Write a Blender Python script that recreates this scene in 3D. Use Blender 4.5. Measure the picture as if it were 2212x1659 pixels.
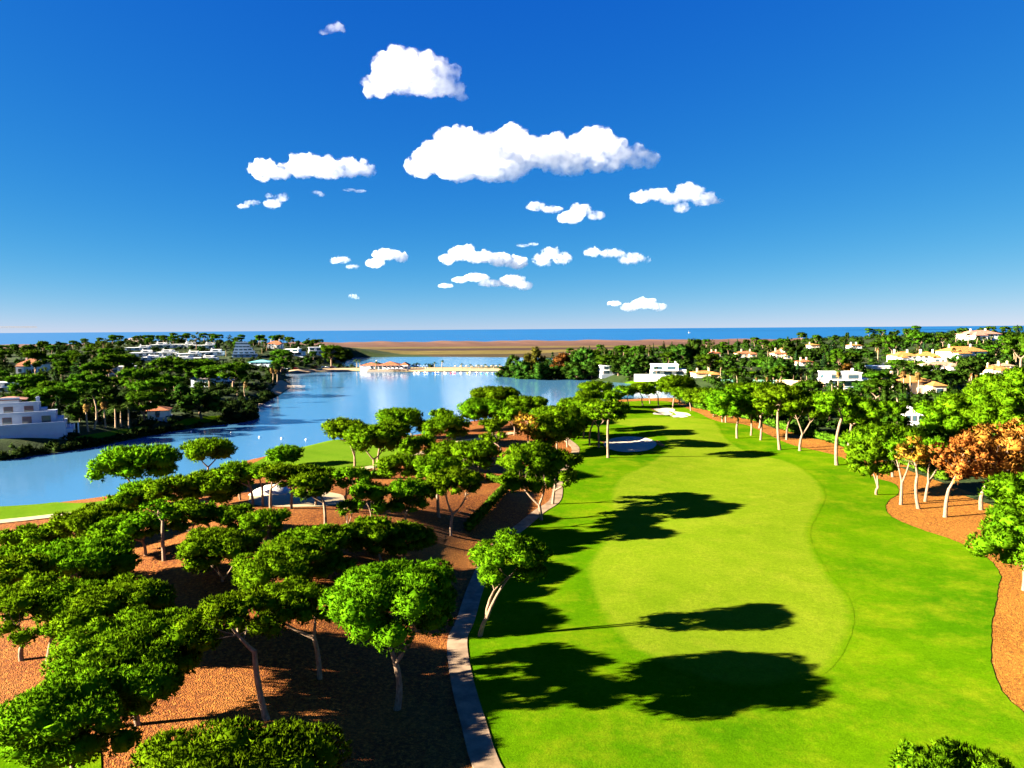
import bpy, bmesh, math, random
import numpy as np
from mathutils import Vector, Matrix, noise

# ------------------------------------------------------------------ camera, sky, sun, exposure
for o in list(bpy.data.objects): bpy.data.objects.remove(o)
sc = bpy.context.scene
COL = sc.collection
cam_d = bpy.data.cameras.new('camera'); cam = bpy.data.objects.new('camera', cam_d); COL.objects.link(cam)
cam_d.sensor_width = 36.0; cam_d.lens = 36.0 * 1540.0 / 2212.0
cam_d.clip_start = 1.0; cam_d.clip_end = 200000.0
cam.location = (0, 0, 32.0)
cam.rotation_euler = (Matrix.Rotation(math.pi / 2 - math.atan(118.5 / 1540.0), 4, 'X') @ Matrix.Rotation(math.radians(-0.414), 4, 'Z')).to_euler()
sc.camera = cam

SUN_EL, SUN_AZ = math.radians(19.0), math.radians(11.0)      # light travels towards +x, a little away from the camera
ldir = Vector((math.cos(SUN_AZ) * math.cos(SUN_EL), math.sin(SUN_AZ) * math.cos(SUN_EL), -math.sin(SUN_EL)))
world = bpy.data.worlds.new('World'); sc.world = world; world.use_nodes = True
wn = world.node_tree; wn.nodes.clear()
sky = wn.nodes.new('ShaderNodeTexSky'); sky.sky_type = 'NISHITA'; sky.sun_disc = False
sky.sun_elevation = SUN_EL
sky.sun_rotation = math.atan2(-ldir.x, -ldir.y)
sky.altitude = 0; sky.air_density = 0.35; sky.dust_density = 0.0; sky.ozone_density = 10.0
def _vec(op, *args):
    n = wn.nodes.new('ShaderNodeVectorMath'); n.operation = op
    for s_, v in zip(n.inputs, args):
        if isinstance(v, tuple): s_.default_value = v
        else: wn.links.new(v, s_)
    return n.outputs[0]
# one soft tone curve over the whole sky, x / (1 + 0.8 x), as the camera's highlight roll-off
tone = _vec('POWER', _vec('MULTIPLY', sky.outputs[0], (0.73, 0.392, 0.806)), (2.0, 1.08, 0.55))
tone = _vec('DIVIDE', tone, _vec('ADD', _vec('MULTIPLY', tone, (0.8, 0.8, 0.8)), (1.0, 1.0, 1.0)))
tone = _vec('MULTIPLY', tone, (1.54, 1.54, 1.54))
bg = wn.nodes.new('ShaderNodeBackground'); bg.inputs['Strength'].default_value = 0.05
wo = wn.nodes.new('ShaderNodeOutputWorld')
wn.links.new(tone, bg.inputs['Color']); wn.links.new(bg.outputs[0], wo.inputs[0])
sun_d = bpy.data.lights.new('sun', 'SUN'); sun = bpy.data.objects.new('sun', sun_d); COL.objects.link(sun)
sun_d.energy = 4.5; sun_d.angle = math.radians(0.5); sun_d.color = (1.0, 0.89, 0.68)
sun.rotation_euler = ldir.to_track_quat('-Z', 'Y').to_euler()
sc.view_settings.view_transform = 'Standard'; sc.view_settings.look = 'None'
sc.view_settings.exposure = 3.7; sc.view_settings.gamma = 1.0; sc.view_settings.use_curve_mapping = False
sc.cycles.max_bounces = 12; sc.cycles.diffuse_bounces = 3; sc.cycles.glossy_bounces = 3; sc.cycles.transmission_bounces = 4
sc.cycles.volume_bounces = 10; sc.cycles.transparent_max_bounces = 6

# ------------------------------------------------------------------ layout in metres (x right, y ahead, z up; camera above the origin)
LAKE = [(-143.22, 119.54), (-122.83, 136.93), (-103.91, 142.08), (-92.93, 144.01), (-84.21, 148.85), (-82.73, 161.55), (-78.52, 181.74), (-71.31, 198.52), (-63.82, 215.3), (-53.78, 223.61), (-38.31, 227.54), (-32.3, 244.49), (-24.87, 259.12), (-13.6, 271.34), (-1.22, 284.76), (14.55, 302.75), (30.5, 325.2), (42.28, 334.4), (55.91, 337.62), (76.37, 340.45), (89.98, 333.2), (97.54, 320.78), (107.01, 332.04), (109.63, 358.45), (103.92, 404.75), (98.64, 427.68), (86.92, 453.88), (61.24, 484.71), (44.84, 513.75), (25.11, 520.7), (8.61, 548.44), (-3.07, 603.78), (-26.1, 609.91), (-81.65, 609.99), (-89.23, 607.6), (-132.7, 626.35), (-167.75, 620.37), (-183.18, 599.45), (-198.82, 614.12), (-183.02, 569.62), (-168.08, 546.22), (-169.34, 531.1), (-151.64, 484.18), (-140.85, 452.31), (-129.43, 394.54), (-123.87, 356.67), (-122.94, 343.53), (-113.99, 317.68), (-104.38, 292.22), (-105.76, 280.55), (-112.65, 272.71), (-122.48, 255.76), (-127.82, 234.55), (-131.28, 220.79), (-136.43, 211.8), (-139.81, 206.46), (-144.32, 198.56), (-158.51, 177.59), (-183.38, 153.91)]
LAGOON = [(-168.75, 700.31), (-189.28, 801.14), (-213.29, 950.51), (-163.81, 957.2), (-74.87, 940.65), (-8.05, 912.96), (75.86, 869.02), (70.34, 805.82), (12.0, 759.36), (-2.58, 694.7), (-47.0, 683.73), (-101.41, 691.14), (-147.67, 697.44)]
HOLLOWS = [(32.38, 195.28, 7.58, 14.02, 0.7), (58.64, 272.89, 4.06, 12.82, 0.5), (61.85, 260.61, 4.23, 8.79, 0.5)]

def _seg_dist(px, py, poly):
    d = np.full(px.shape, 1e9)
    n = len(poly)
    for i in range(n):
        ax, ay = poly[i]; bx, by = poly[(i + 1) % n]
        dx, dy = bx - ax, by - ay
        t = np.clip(((px - ax) * dx + (py - ay) * dy) / (dx * dx + dy * dy + 1e-9), 0, 1)
        d = np.minimum(d, np.hypot(px - ax - t * dx, py - ay - t * dy))
    return d

def _inside(px, py, poly):
    c = np.zeros(px.shape, bool)
    n = len(poly)
    for i in range(n):
        ax, ay = poly[i]; bx, by = poly[(i + 1) % n]
        if ay == by: continue
        c ^= ((ay > py) != (by > py)) & (px < (bx - ax) * (py - ay) / (by - ay) + ax)
    return c

def _ss(a, b, x):
    t = np.clip((x - a) / (b - a), 0, 1)
    return t * t * (3 - 2 * t)

WATER = -4.0

def terrain(x, y):
    """Height of the land in metres at world x (right) and y (ahead)."""
    x = np.asarray(x, float); y = np.asarray(y, float)
    zb = 0.35 * np.sin(x / 17.0 + 0.6) * np.sin(y / 23.0 + 1.1) + 0.22 * np.sin(x / 9.0 - y / 13.0)
    zb = zb * (1 - _ss(320, 420, y))
    zb = zb - 3.0 * _ss(720, 930, y)
    zb = zb + 22 * np.exp(-((x + 400) / np.where(x < -400, 190.0, 280.0)) ** 2 - ((y - 860) / 260) ** 2)
    zb = zb + 24 * np.exp(-((x - 520) / 330) ** 2 - ((y - 820) / 270) ** 2)
    cen = _ss(-235, -150, x) * (1 - _ss(25, 95, x)) * _ss(520, 600, y)
    zb = zb * (1 - cen) - 3.0 * cen
    xp = np.interp(y, [50, 58, 72, 96, 118, 130, 170], [-1.8, -6.0, -5.0, -0.5, 5.0, 9.0, 15.0])
    zb = zb + 5.5 * np.exp(-((x + 36) / 30) ** 2 - ((y - 102) / 42) ** 2) * _ss(0, 16, xp - 1.5 - x)
    dune = _ss(1480, 1800, y) * (1 - _ss(1960, 2050, y))
    zb = zb + dune * (3.0 + 1.2 * np.sin(x / 31.0 + 0.01 * y) + 0.9 * np.sin(x / 13.0 + y / 41.0))
    for (bx, by, ra, rb, dep) in HOLLOWS:
        q = ((x - bx) / ra) ** 2 + ((y - by) / rb) ** 2
        zb = zb - dep * (1 - _ss(0.35, 1.25, q))
    sd = np.full(x.shape, 1e9)
    for poly in (LAKE, LAGOON):
        d = _seg_dist(x, y, poly)
        sd = np.minimum(sd, np.where(_inside(x, y, poly), -d, d))
    sd = np.minimum(sd, 2050 + 6 * np.sin(x / 60.0) - y)
    w = 15.0
    up = WATER + 0.12 + (zb - WATER - 0.12) * (0.35 * np.clip(sd / w, 0, 1) + 0.65 * _ss(0, w, sd))
    up = np.where(sd < 1.0, WATER + 0.12 * sd + (up - WATER - 0.12) * np.clip(sd, 0, 1), up)
    return np.where(sd > 0, up, np.maximum(WATER + sd * 0.3, -9.0))

LAYOUT = {
 'rough': [(0.37, 44.68), (-2.7, 45.58), (-2.76, 46.8), (-1.62, 48.2), (-1.08, 49.63), (-1.45, 51.15), (-1.82, 52.79), (-2.18, 54.42), (-2.5, 55.88), (-2.76, 57.08), (-2.96, 58.13), (-3.17, 59.14), (-3.4, 60.23), (-3.69, 61.44), (-4.01, 62.71), (-4.33, 64.0), (-4.58, 65.28), (-4.76, 66.61), (-4.9, 67.98), (-5.01, 69.27), (-5.09, 70.35), (-5.15, 71.09), (-5.17, 71.59), (-5.18, 72.08), (-5.16, 72.77), (-5.13, 73.58), (-5.08, 74.45), (-5.0, 75.6), (-4.89, 77.29), (-4.75, 79.74), (-4.58, 82.77), (-4.37, 86.0), (-4.09, 89.05), (-3.72, 91.88), (-3.29, 94.67), (-2.8, 97.37), (-2.3, 99.91), (-1.77, 102.28), (-1.21, 104.51), (-0.62, 106.61), (-0.03, 108.57), (0.56, 110.31), (1.15, 111.86), (1.77, 113.4), (2.42, 115.11), (3.12, 117.04), (3.85, 119.11), (4.61, 121.25), (5.38, 123.42), (6.21, 125.54), (7.1, 127.66), (7.92, 129.93), (8.58, 132.52), (8.97, 135.53), (9.17, 138.85), (9.34, 142.33), (9.64, 145.82), (10.07, 149.09), (10.57, 152.29), (11.18, 155.81), (11.96, 160.03), (13.1, 165.35), (14.5, 171.46), (15.83, 177.72), (16.72, 183.45), (17.04, 188.55), (16.98, 193.35), (16.73, 197.85), (16.44, 202.08), (16.05, 205.8), (15.5, 209.1), (15.0, 212.4), (14.75, 216.16), (14.74, 220.41), (14.88, 224.94), (15.27, 229.83), (16.05, 235.17), (17.22, 241.02), (18.73, 247.33), (20.57, 253.99), (22.76, 260.89), (25.36, 268.4), (28.36, 276.46), (31.58, 284.26), (34.89, 291.02), (38.19, 296.68), (41.59, 301.6), (45.19, 305.65), (49.1, 308.69), (53.82, 310.87), (59.12, 312.21), (64.07, 312.35), (67.71, 310.93), (69.58, 307.49), (70.25, 302.35), (70.33, 296.31), (70.41, 290.16), (70.55, 283.6), (70.46, 276.39), (70.24, 269.38), (69.99, 263.47), (69.65, 259.09), (69.2, 255.7), (68.79, 252.72), (68.6, 249.58), (68.6, 245.95), (68.74, 242.21), (69.08, 238.78), (69.71, 236.1), (70.83, 234.53), (72.33, 233.74), (73.84, 233.2), (74.99, 232.35), (75.65, 231.28), (76.04, 230.21), (76.26, 228.76), (76.41, 226.57), (76.49, 223.37), (76.45, 219.42), (76.36, 215.12), (76.27, 210.88), (76.14, 206.56), (75.96, 202.02), (75.85, 197.67), (75.92, 193.93), (76.23, 191.08), (76.71, 188.86), (77.3, 186.79), (77.91, 184.42), (78.7, 181.83), (79.65, 179.2), (80.45, 176.21), (80.77, 172.56), (80.33, 167.61), (79.37, 161.72), (78.36, 156.05), (77.75, 151.76), (77.77, 149.41), (78.13, 148.31), (78.56, 147.72), (78.79, 146.92), (78.79, 145.87), (78.68, 144.89), (78.44, 143.87), (78.04, 142.66), (77.42, 141.14), (76.62, 139.41), (75.71, 137.67), (74.8, 136.15), (73.88, 134.97), (72.91, 133.99), (71.92, 133.03), (70.92, 131.88), (69.88, 130.51), (68.8, 129.0), (67.76, 127.4), (66.83, 125.73), (65.97, 123.98), (65.17, 122.14), (64.51, 120.23), (64.09, 118.26), (63.99, 116.15), (64.15, 113.93), (64.43, 111.76), (64.69, 109.83), (64.96, 108.27), (65.3, 106.96), (65.6, 105.67), (65.76, 104.18), (65.79, 102.38), (65.72, 100.41), (65.53, 98.39), (65.2, 96.46), (64.69, 94.62), (64.03, 92.8), (63.26, 91.04), (62.41, 89.36), (61.55, 87.9), (60.65, 86.61), (59.57, 85.19), (58.21, 83.37), (56.37, 80.9), (54.17, 77.99), (51.95, 75.04), (50.04, 72.43), (48.5, 70.26), (47.17, 68.31), (46.02, 66.56), (45.04, 64.97), (44.26, 63.58), (43.67, 62.39), (43.21, 61.32), (42.82, 60.27), (42.51, 59.28), (42.3, 58.38), (42.14, 57.47), (41.98, 56.45), (41.83, 55.32), (41.71, 54.12), (41.58, 52.82), (41.4, 51.36), (42.07, 49.51), (43.3, 47.36), (43.3, 45.4), (40.28, 44.08), (32.13, 43.57), (20.35, 43.62), (8.55, 44.04)],
 'fairway': [(11.49, 69.41), (10.93, 70.66), (10.61, 71.85), (10.4, 73.09), (10.18, 74.53), (9.93, 76.17), (9.71, 77.94), (9.52, 79.88), (9.38, 82.0), (9.27, 84.48), (9.19, 87.26), (9.18, 89.97), (9.27, 92.28), (9.45, 93.91), (9.72, 95.11), (10.09, 96.29), (10.61, 97.88), (11.33, 99.97), (12.21, 102.34), (13.15, 104.94), (14.03, 107.72), (14.87, 110.84), (15.71, 114.26), (16.47, 117.66), (17.06, 120.71), (17.4, 123.27), (17.55, 125.54), (17.64, 127.66), (17.82, 129.79), (18.05, 131.82), (18.28, 133.73), (18.62, 135.77), (19.15, 138.19), (19.89, 141.18), (20.79, 144.57), (21.87, 148.07), (23.16, 151.41), (24.74, 154.43), (26.58, 157.3), (28.51, 160.24), (30.37, 163.47), (32.18, 167.11), (34.01, 171.04), (35.75, 175.04), (37.33, 178.94), (38.73, 182.64), (39.98, 186.25), (41.09, 189.89), (42.04, 193.68), (42.9, 197.65), (43.64, 201.75), (44.13, 205.93), (44.22, 210.18), (43.84, 214.63), (43.07, 219.24), (42.02, 223.75), (40.76, 227.87), (39.0, 231.54), (36.79, 234.89), (34.79, 238.0), (33.63, 240.92), (33.25, 243.72), (33.4, 246.36), (34.4, 248.72), (36.63, 250.71), (40.79, 252.54), (46.49, 254.19), (52.42, 255.18), (57.26, 255.04), (60.81, 253.42), (63.72, 250.65), (65.96, 247.26), (67.5, 243.79), (68.16, 240.39), (68.01, 236.77), (67.41, 232.82), (66.71, 228.42), (65.8, 223.47), (64.56, 218.04), (63.32, 212.33), (62.4, 206.54), (61.82, 200.37), (61.42, 193.83), (61.31, 187.57), (61.57, 182.21), (62.5, 178.24), (63.95, 175.21), (65.39, 172.38), (66.26, 169.02), (66.41, 164.86), (66.13, 160.31), (65.56, 155.66), (64.82, 151.19), (63.93, 146.94), (62.83, 142.77), (61.55, 138.71), (60.09, 134.78), (58.37, 130.95), (56.4, 127.22), (54.41, 123.68), (52.58, 120.4), (50.94, 117.46), (49.39, 114.8), (47.97, 112.3), (46.73, 109.84), (45.72, 107.46), (44.91, 105.19), (44.21, 102.93), (43.53, 100.58), (42.85, 98.02), (42.22, 95.35), (41.66, 92.74), (41.19, 90.39), (40.87, 88.39), (40.67, 86.62), (40.48, 84.98), (40.17, 83.36), (39.73, 81.75), (39.22, 80.2), (38.64, 78.68), (37.99, 77.19), (37.27, 75.71), (36.48, 74.26), (35.63, 72.83), (34.74, 71.43), (33.78, 69.99), (32.76, 68.55), (31.73, 67.19), (30.74, 66.05), (29.88, 65.18), (29.09, 64.5), (28.24, 63.94), (27.19, 63.4), (25.83, 62.78), (24.25, 62.15), (22.63, 61.69), (21.11, 61.54), (19.73, 61.77), (18.39, 62.28), (17.12, 63.02), (15.89, 63.94), (14.66, 65.1), (13.45, 66.5), (12.35, 68.0)],
 'cart_path': [(0.22, 44.68), (-0.03, 45.2), (-0.38, 45.92), (-0.8, 46.77), (-1.23, 47.7), (-1.64, 48.67), (-1.99, 49.61), (-2.27, 50.57), (-2.53, 51.6), (-2.75, 52.67), (-2.97, 53.72), (-3.17, 54.74), (-3.36, 55.67), (-3.54, 56.51), (-3.71, 57.29), (-3.86, 58.02), (-4.01, 58.73), (-4.15, 59.44), (-4.29, 60.16), (-4.43, 60.89), (-4.56, 61.62), (-4.69, 62.34), (-4.81, 63.07), (-4.93, 63.79), (-5.05, 64.53), (-5.17, 65.29), (-5.28, 66.08), (-5.39, 66.86), (-5.5, 67.64), (-5.59, 68.38), (-5.66, 69.06), (-5.72, 69.66), (-5.77, 70.2), (-5.8, 70.69), (-5.82, 71.19), (-5.83, 71.72), (-5.81, 72.32), (-5.77, 72.93), (-5.7, 73.5), (-5.61, 74.11), (-5.52, 74.82), (-5.42, 75.69), (-5.32, 76.78), (-5.23, 78.12), (-5.15, 79.67), (-5.07, 81.39), (-4.98, 83.21), (-4.85, 85.1), (-4.7, 87.02), (-4.51, 89.04), (-4.31, 91.21), (-4.08, 93.45), (-3.82, 95.67), (-3.53, 97.79), (-3.22, 99.72), (-2.86, 101.46), (-2.46, 103.09), (-2.03, 104.62), (-1.59, 106.05), (-1.16, 107.39), (-0.75, 108.66), (-0.37, 109.78), (-0.02, 110.74), (0.33, 111.61), (0.69, 112.47), (1.08, 113.41), (1.5, 114.51), (1.97, 115.79), (2.47, 117.19), (3.0, 118.66), (3.54, 120.16), (4.09, 121.66), (4.63, 123.09), (5.2, 124.39), (5.8, 125.58), (6.41, 126.76), (6.99, 128.02), (7.53, 129.47), (7.98, 131.19), (8.33, 133.25), (8.58, 135.59), (8.79, 138.12), (8.98, 140.72), (9.19, 143.32), (9.45, 145.81), (9.74, 148.07), (10.02, 150.15), (10.32, 152.22), (10.67, 154.45), (11.1, 157.0), (11.64, 160.05), (12.39, 163.76), (13.34, 168.04), (14.37, 172.64), (15.36, 177.34), (16.18, 181.89), (16.72, 186.06), (16.93, 189.91), (16.9, 193.65), (16.71, 197.24), (16.43, 200.66), (16.13, 203.88), (15.88, 206.89), (15.64, 209.53), (15.34, 211.81), (15.02, 213.89), (14.72, 215.95), (14.48, 218.17), (14.34, 220.72), (14.33, 223.87), (14.42, 227.53), (14.57, 231.34), (14.74, 234.97), (14.89, 238.05), (14.99, 240.24)],
 'wood_path': [(-35.84, 148.28), (-35.69, 149.63), (-35.5, 151.55), (-35.25, 153.78), (-34.9, 156.05), (-34.43, 158.1), (-33.77, 159.88), (-32.95, 161.56), (-32.06, 163.22), (-31.17, 164.94), (-30.38, 166.8), (-29.73, 168.91), (-29.16, 171.22), (-28.61, 173.56), (-28.01, 175.77), (-27.3, 177.66), (-26.5, 179.01), (-25.66, 179.92), (-24.73, 180.75), (-23.7, 181.87), (-22.54, 183.63), (-21.21, 186.3), (-19.73, 189.66), (-18.16, 193.27), (-16.53, 196.74), (-14.9, 199.66), (-13.23, 201.89), (-11.48, 203.71), (-9.72, 205.32), (-8.01, 206.9), (-6.4, 208.65), (-4.81, 210.75), (-3.21, 213.06), (-1.71, 215.33), (-0.45, 217.28), (0.46, 218.66)],
 'lake_path': [(-88.77, 116.97), (-87.8, 117.14), (-86.41, 117.39), (-84.81, 117.68), (-83.22, 117.97), (-81.86, 118.22), (-80.8, 118.44), (-79.89, 118.64), (-79.03, 118.84), (-78.1, 119.02), (-77.0, 119.21), (-75.56, 119.41), (-73.86, 119.61), (-72.14, 119.8), (-70.64, 119.96), (-69.59, 120.08)],
 'bunker_oval': [(39.6, 194.16), (39.82, 195.56), (39.93, 197.04), (39.92, 198.54), (39.79, 200.06), (39.54, 201.6), (39.18, 203.06), (38.69, 204.45), (38.09, 205.75), (37.4, 206.89), (36.62, 207.84), (35.75, 208.63), (34.83, 209.17), (33.87, 209.46), (32.86, 209.5), (31.86, 209.29), (30.88, 208.81), (29.91, 208.06), (29.01, 207.08), (28.18, 205.85), (27.42, 204.38), (26.76, 202.69), (26.2, 200.76), (25.73, 198.61), (25.36, 196.3), (25.08, 193.67), (24.91, 190.88), (24.88, 188.44), (25.04, 186.57), (25.34, 185.06), (25.75, 183.75), (26.26, 182.59), (26.87, 181.64), (27.55, 180.91), (28.29, 180.31), (29.1, 179.93), (30.01, 180.1), (31.07, 181.16), (32.23, 182.77), (33.34, 184.27), (34.35, 185.38), (35.3, 186.38), (36.17, 187.38), (36.97, 188.4), (37.69, 189.42), (38.32, 190.5), (38.85, 191.65), (39.28, 192.87)],
 'bunker_lobed': [(56.17, 282.61), (56.82, 283.83), (57.85, 284.93), (59.03, 285.77), (60.16, 286.24), (61.32, 286.3), (62.58, 286.03), (63.7, 285.42), (64.43, 284.47), (64.63, 282.98), (64.47, 281.01), (64.13, 278.98), (63.81, 277.31), (63.44, 276.19), (62.94, 275.38), (62.56, 274.61), (62.53, 273.63), (63.05, 272.43), (63.96, 271.11), (64.9, 269.65), (65.53, 267.99), (65.8, 265.94), (65.88, 263.58), (65.77, 261.29), (65.45, 259.44), (64.89, 258.22), (64.11, 257.39), (63.18, 256.72), (62.19, 255.98), (60.95, 254.72), (59.48, 253.18), (58.19, 252.2), (57.45, 252.58), (57.64, 255.31), (58.46, 259.69), (59.3, 264.05), (59.56, 266.69), (58.98, 266.75), (57.91, 265.26), (56.67, 263.41), (55.6, 262.4), (54.58, 262.39), (53.52, 262.79), (52.71, 263.68), (52.49, 265.13), (53.2, 267.46), (54.59, 270.54), (56.04, 273.72), (56.97, 276.38), (57.03, 278.35), (56.6, 279.97), (56.16, 281.35)],
 'green': [(-61.0, 163.64), (-62.45, 167.6), (-62.83, 171.48), (-62.82, 176.11), (-63.08, 182.36), (-64.18, 192.2), (-65.64, 204.58), (-66.51, 215.85), (-65.87, 222.34), (-63.05, 221.63), (-58.69, 216.17), (-53.79, 209.54), (-49.36, 205.33), (-45.45, 204.89), (-41.59, 206.19), (-38.02, 207.7), (-34.99, 207.93), (-32.59, 206.49), (-30.67, 204.18), (-29.15, 201.27), (-27.9, 198.04), (-26.93, 194.13), (-26.28, 189.52), (-25.94, 185.07), (-25.87, 181.59), (-26.16, 179.55), (-26.78, 178.43), (-27.58, 177.58), (-28.38, 176.36), (-29.21, 174.54), (-30.14, 172.48), (-31.05, 170.42), (-31.81, 168.6), (-32.34, 167.01), (-32.72, 165.56), (-33.08, 164.32), (-33.52, 163.38), (-34.09, 162.87), (-34.73, 162.7), (-35.39, 162.66), (-36.03, 162.57), (-36.74, 162.6), (-37.52, 162.78), (-38.17, 162.66), (-38.52, 161.82), (-38.22, 159.8), (-37.47, 156.95), (-36.9, 154.0), (-37.15, 151.71), (-38.39, 149.89), (-40.28, 148.26), (-42.69, 147.44), (-45.51, 148.03), (-49.2, 150.5), (-53.65, 154.44), (-57.9, 159.07)],
 'lake_lawn': [(-102.78, 126.81), (-104.68, 131.79), (-106.65, 137.99), (-107.65, 143.38), (-106.67, 145.94), (-102.61, 144.13), (-96.28, 139.36), (-89.55, 134.06), (-84.26, 130.65), (-80.58, 129.21), (-77.62, 128.64), (-75.69, 129.61), (-75.06, 132.77), (-76.97, 140.66), (-80.87, 152.14), (-84.42, 162.38), (-85.23, 166.54), (-81.61, 161.44), (-75.16, 150.29), (-68.54, 137.84), (-64.37, 128.88), (-63.59, 124.75), (-64.71, 122.9), (-66.76, 122.17), (-68.76, 121.44), (-70.63, 120.67), (-72.84, 120.37), (-75.2, 120.25), (-77.51, 120.01), (-79.78, 119.6), (-82.1, 119.16), (-84.39, 118.7), (-86.58, 118.24), (-88.62, 117.47), (-90.55, 116.49), (-92.46, 115.9), (-94.43, 116.28), (-96.59, 117.83), (-98.85, 120.23), (-100.99, 123.28)],
 'corner_lawn': [(-42.95, 52.39), (-42.52, 53.04), (-41.02, 52.83), (-39.56, 52.62), (-38.53, 52.73), (-37.54, 52.85), (-36.53, 52.87), (-35.45, 52.79), (-34.35, 52.61), (-33.33, 52.32), (-32.41, 51.91), (-31.57, 51.39), (-30.82, 50.71), (-30.16, 49.83), (-29.6, 48.8), (-29.11, 47.71), (-28.37, 46.42), (-27.71, 45.07), (-28.11, 44.14), (-30.36, 43.64), (-33.67, 43.57), (-36.72, 44.36), (-39.33, 46.75), (-41.67, 50.0)],
 'sand_lot': [(-40.17, 107.79), (-42.41, 112.42), (-44.35, 118.37), (-45.38, 123.06), (-45.12, 125.48), (-43.96, 126.63), (-42.44, 126.93), (-40.68, 126.3), (-38.57, 124.82), (-36.31, 123.14), (-33.73, 121.45), (-31.01, 119.58), (-28.89, 117.6), (-27.74, 115.42), (-27.19, 113.14), (-26.83, 111.2), (-26.38, 109.85), (-26.12, 108.84), (-26.53, 107.83), (-27.91, 106.45), (-29.95, 105.06), (-32.24, 104.42), (-34.82, 104.6), (-37.65, 105.53)],
 'beach': [(-200.09, 613.16), (-183.89, 601.79), (-168.3, 622.45), (-133.31, 629.27), (-89.67, 610.6), (-42.11, 611.97), (-6.24, 607.2), (-2.38, 635.5), (-45.14, 656.63), (-96.79, 659.58), (-135.63, 660.8), (-157.02, 660.44), (-170.86, 632.13), (-185.66, 613.09), (-199.22, 617.99)],
 'spit': [(-133.59, 395.54), (-130.56, 398.01), (-141.59, 453.76), (-150.33, 478.97), (-161.75, 501.06), (-154.28, 466.57), (-142.07, 424.26), (-135.89, 396.29)],
 'bank_lawn': [(-125.85, 261.95), (-125.88, 264.1), (-125.57, 266.92), (-124.67, 269.96), (-122.84, 273.42), (-120.43, 277.08), (-118.21, 279.85), (-116.28, 281.32), (-114.54, 281.9), (-113.49, 281.69), (-113.4, 280.57), (-114.01, 278.67), (-115.02, 276.38), (-116.53, 273.69), (-118.44, 270.63), (-120.2, 267.69), (-121.63, 264.72), (-122.91, 261.87), (-123.97, 260.08), (-124.85, 259.77), (-125.52, 260.52)],
 'bank_strip': [(-139.06, 225.48), (-138.49, 228.55), (-137.29, 232.68), (-136.01, 237.03), (-134.74, 241.81), (-133.38, 246.81), (-132.19, 250.52), (-131.13, 252.67), (-130.24, 253.54), (-129.93, 252.46), (-130.5, 248.48), (-131.64, 242.54), (-132.86, 236.86), (-134.05, 231.68), (-135.31, 226.75), (-136.46, 223.52), (-137.61, 222.68), (-138.65, 223.55)],
 'hedge_line': [(74.51, 289.87), (77.56, 270.7), (80.87, 250.69), (83.91, 231.76), (85.19, 212.12), (87.71, 199.43), (87.72, 185.48), (89.86, 174.82), (90.59, 163.35), (89.53, 145.34), (85.2, 126.28), (78.63, 107.6), (69.03, 84.92)],
 'pines': [
  (-30.66, 46.81, 0.8, 1.76, 5.66, 6.07, 2.43, 'fork', 'big dark umbrella pine over the grass in the lower left corner', 'umbrella pines in the mulched wood'),
  (-16.01, 35.95, 0.43, 0.26, 6.76, 7.22, 2.31, 'fork', 'pine crown filling the bottom edge left of the cart path', 'umbrella pines in the mulched wood'),
  (-29.46, 53.72, 1.29, -0.02, 5.57, 6.67, 2.37, 'umbrella', 'dense pine just behind the big lower-left corner pine', 'umbrella pines in the mulched wood'),
  (-44.62, 62.6, 2.37, 1.83, 4.67, 4.91, 2.72, 'umbrella', 'broad pine at the left edge with a pale upright trunk', 'umbrella pines in the mulched wood'),
  (-42.1, 62.15, 2.36, 2.3, 4.68, 4.15, 2.3, 'umbrella', 'pine with straight trunk next to the left-edge pine with pale trunk', 'umbrella pines in the mulched wood'),
  (-35.9, 60.82, 2.15, 0.52, 5.46, 5.17, 2.07, 'umbrella', 'wide dome-shaped pine behind the dense lower-left pine', 'umbrella pines in the mulched wood'),
  (-44.79, 74.75, 3.82, -1.37, 3.3, 5.83, 2.33, 'umbrella', 'low spreading pine with a dark right rim at left of the wood', 'umbrella pines in the mulched wood'),
  (-58.78, 81.86, 2.5, 0.72, 2.98, 3.39, 1.36, 'umbrella', 'small pine crown cut by the left edge beside the low spreading pine', 'umbrella pines in the mulched wood'),
  (-64.23, 93.19, 1.95, 0.02, 2.36, 4.63, 1.85, 'umbrella', 'leafy pine at the left edge just below the pale lakeside path', 'umbrella pines in the mulched wood'),
  (-51.21, 70.01, 2.8, 0.99, 4.66, 3.96, 1.89, 'umbrella', 'pine at the left edge between the low spreading pine and the broad pine', 'umbrella pines in the mulched wood'),
  (-56.45, 93.02, 3.27, 0.83, 2.92, 5.99, 2.4, 'umbrella', 'bushy pine with branching dark trunk right of the pale lakeside path', 'umbrella pines in the mulched wood'),
  (-46.04, 84.76, 4.63, -2.33, 2.94, 3.14, 1.63, 'multi', 'pine with several thin curving stems rising from one foot', 'umbrella pines in the mulched wood'),
  (-45.03, 85.32, 4.79, -0.74, 3.57, 3.52, 1.41, 'umbrella', 'flat-topped pine directly behind the multi-stemmed pine', 'umbrella pines in the mulched wood'),
  (-41.52, 83.0, 4.89, -0.39, 5.99, 2.41, 0.96, 'tall', 'slender bent pine with a small high crown and bare trunk', 'umbrella pines in the mulched wood'),
  (-41.12, 89.82, 5.43, -0.81, 2.73, 3.5, 1.86, 'umbrella', 'open-crowned pine right of the slender bent pine', 'umbrella pines in the mulched wood'),
  (-39.55, 91.62, 5.62, -0.87, 2.44, 2.42, 1.26, 'umbrella', 'dark-trunked pine behind the open-crowned pine', 'umbrella pines in the mulched wood'),
  (-35.06, 91.44, 5.7, -1.38, 2.01, 3.32, 1.4, 'umbrella', 'left of two overlapping pines below the sandy clearing', 'umbrella pines in the mulched wood'),
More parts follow.
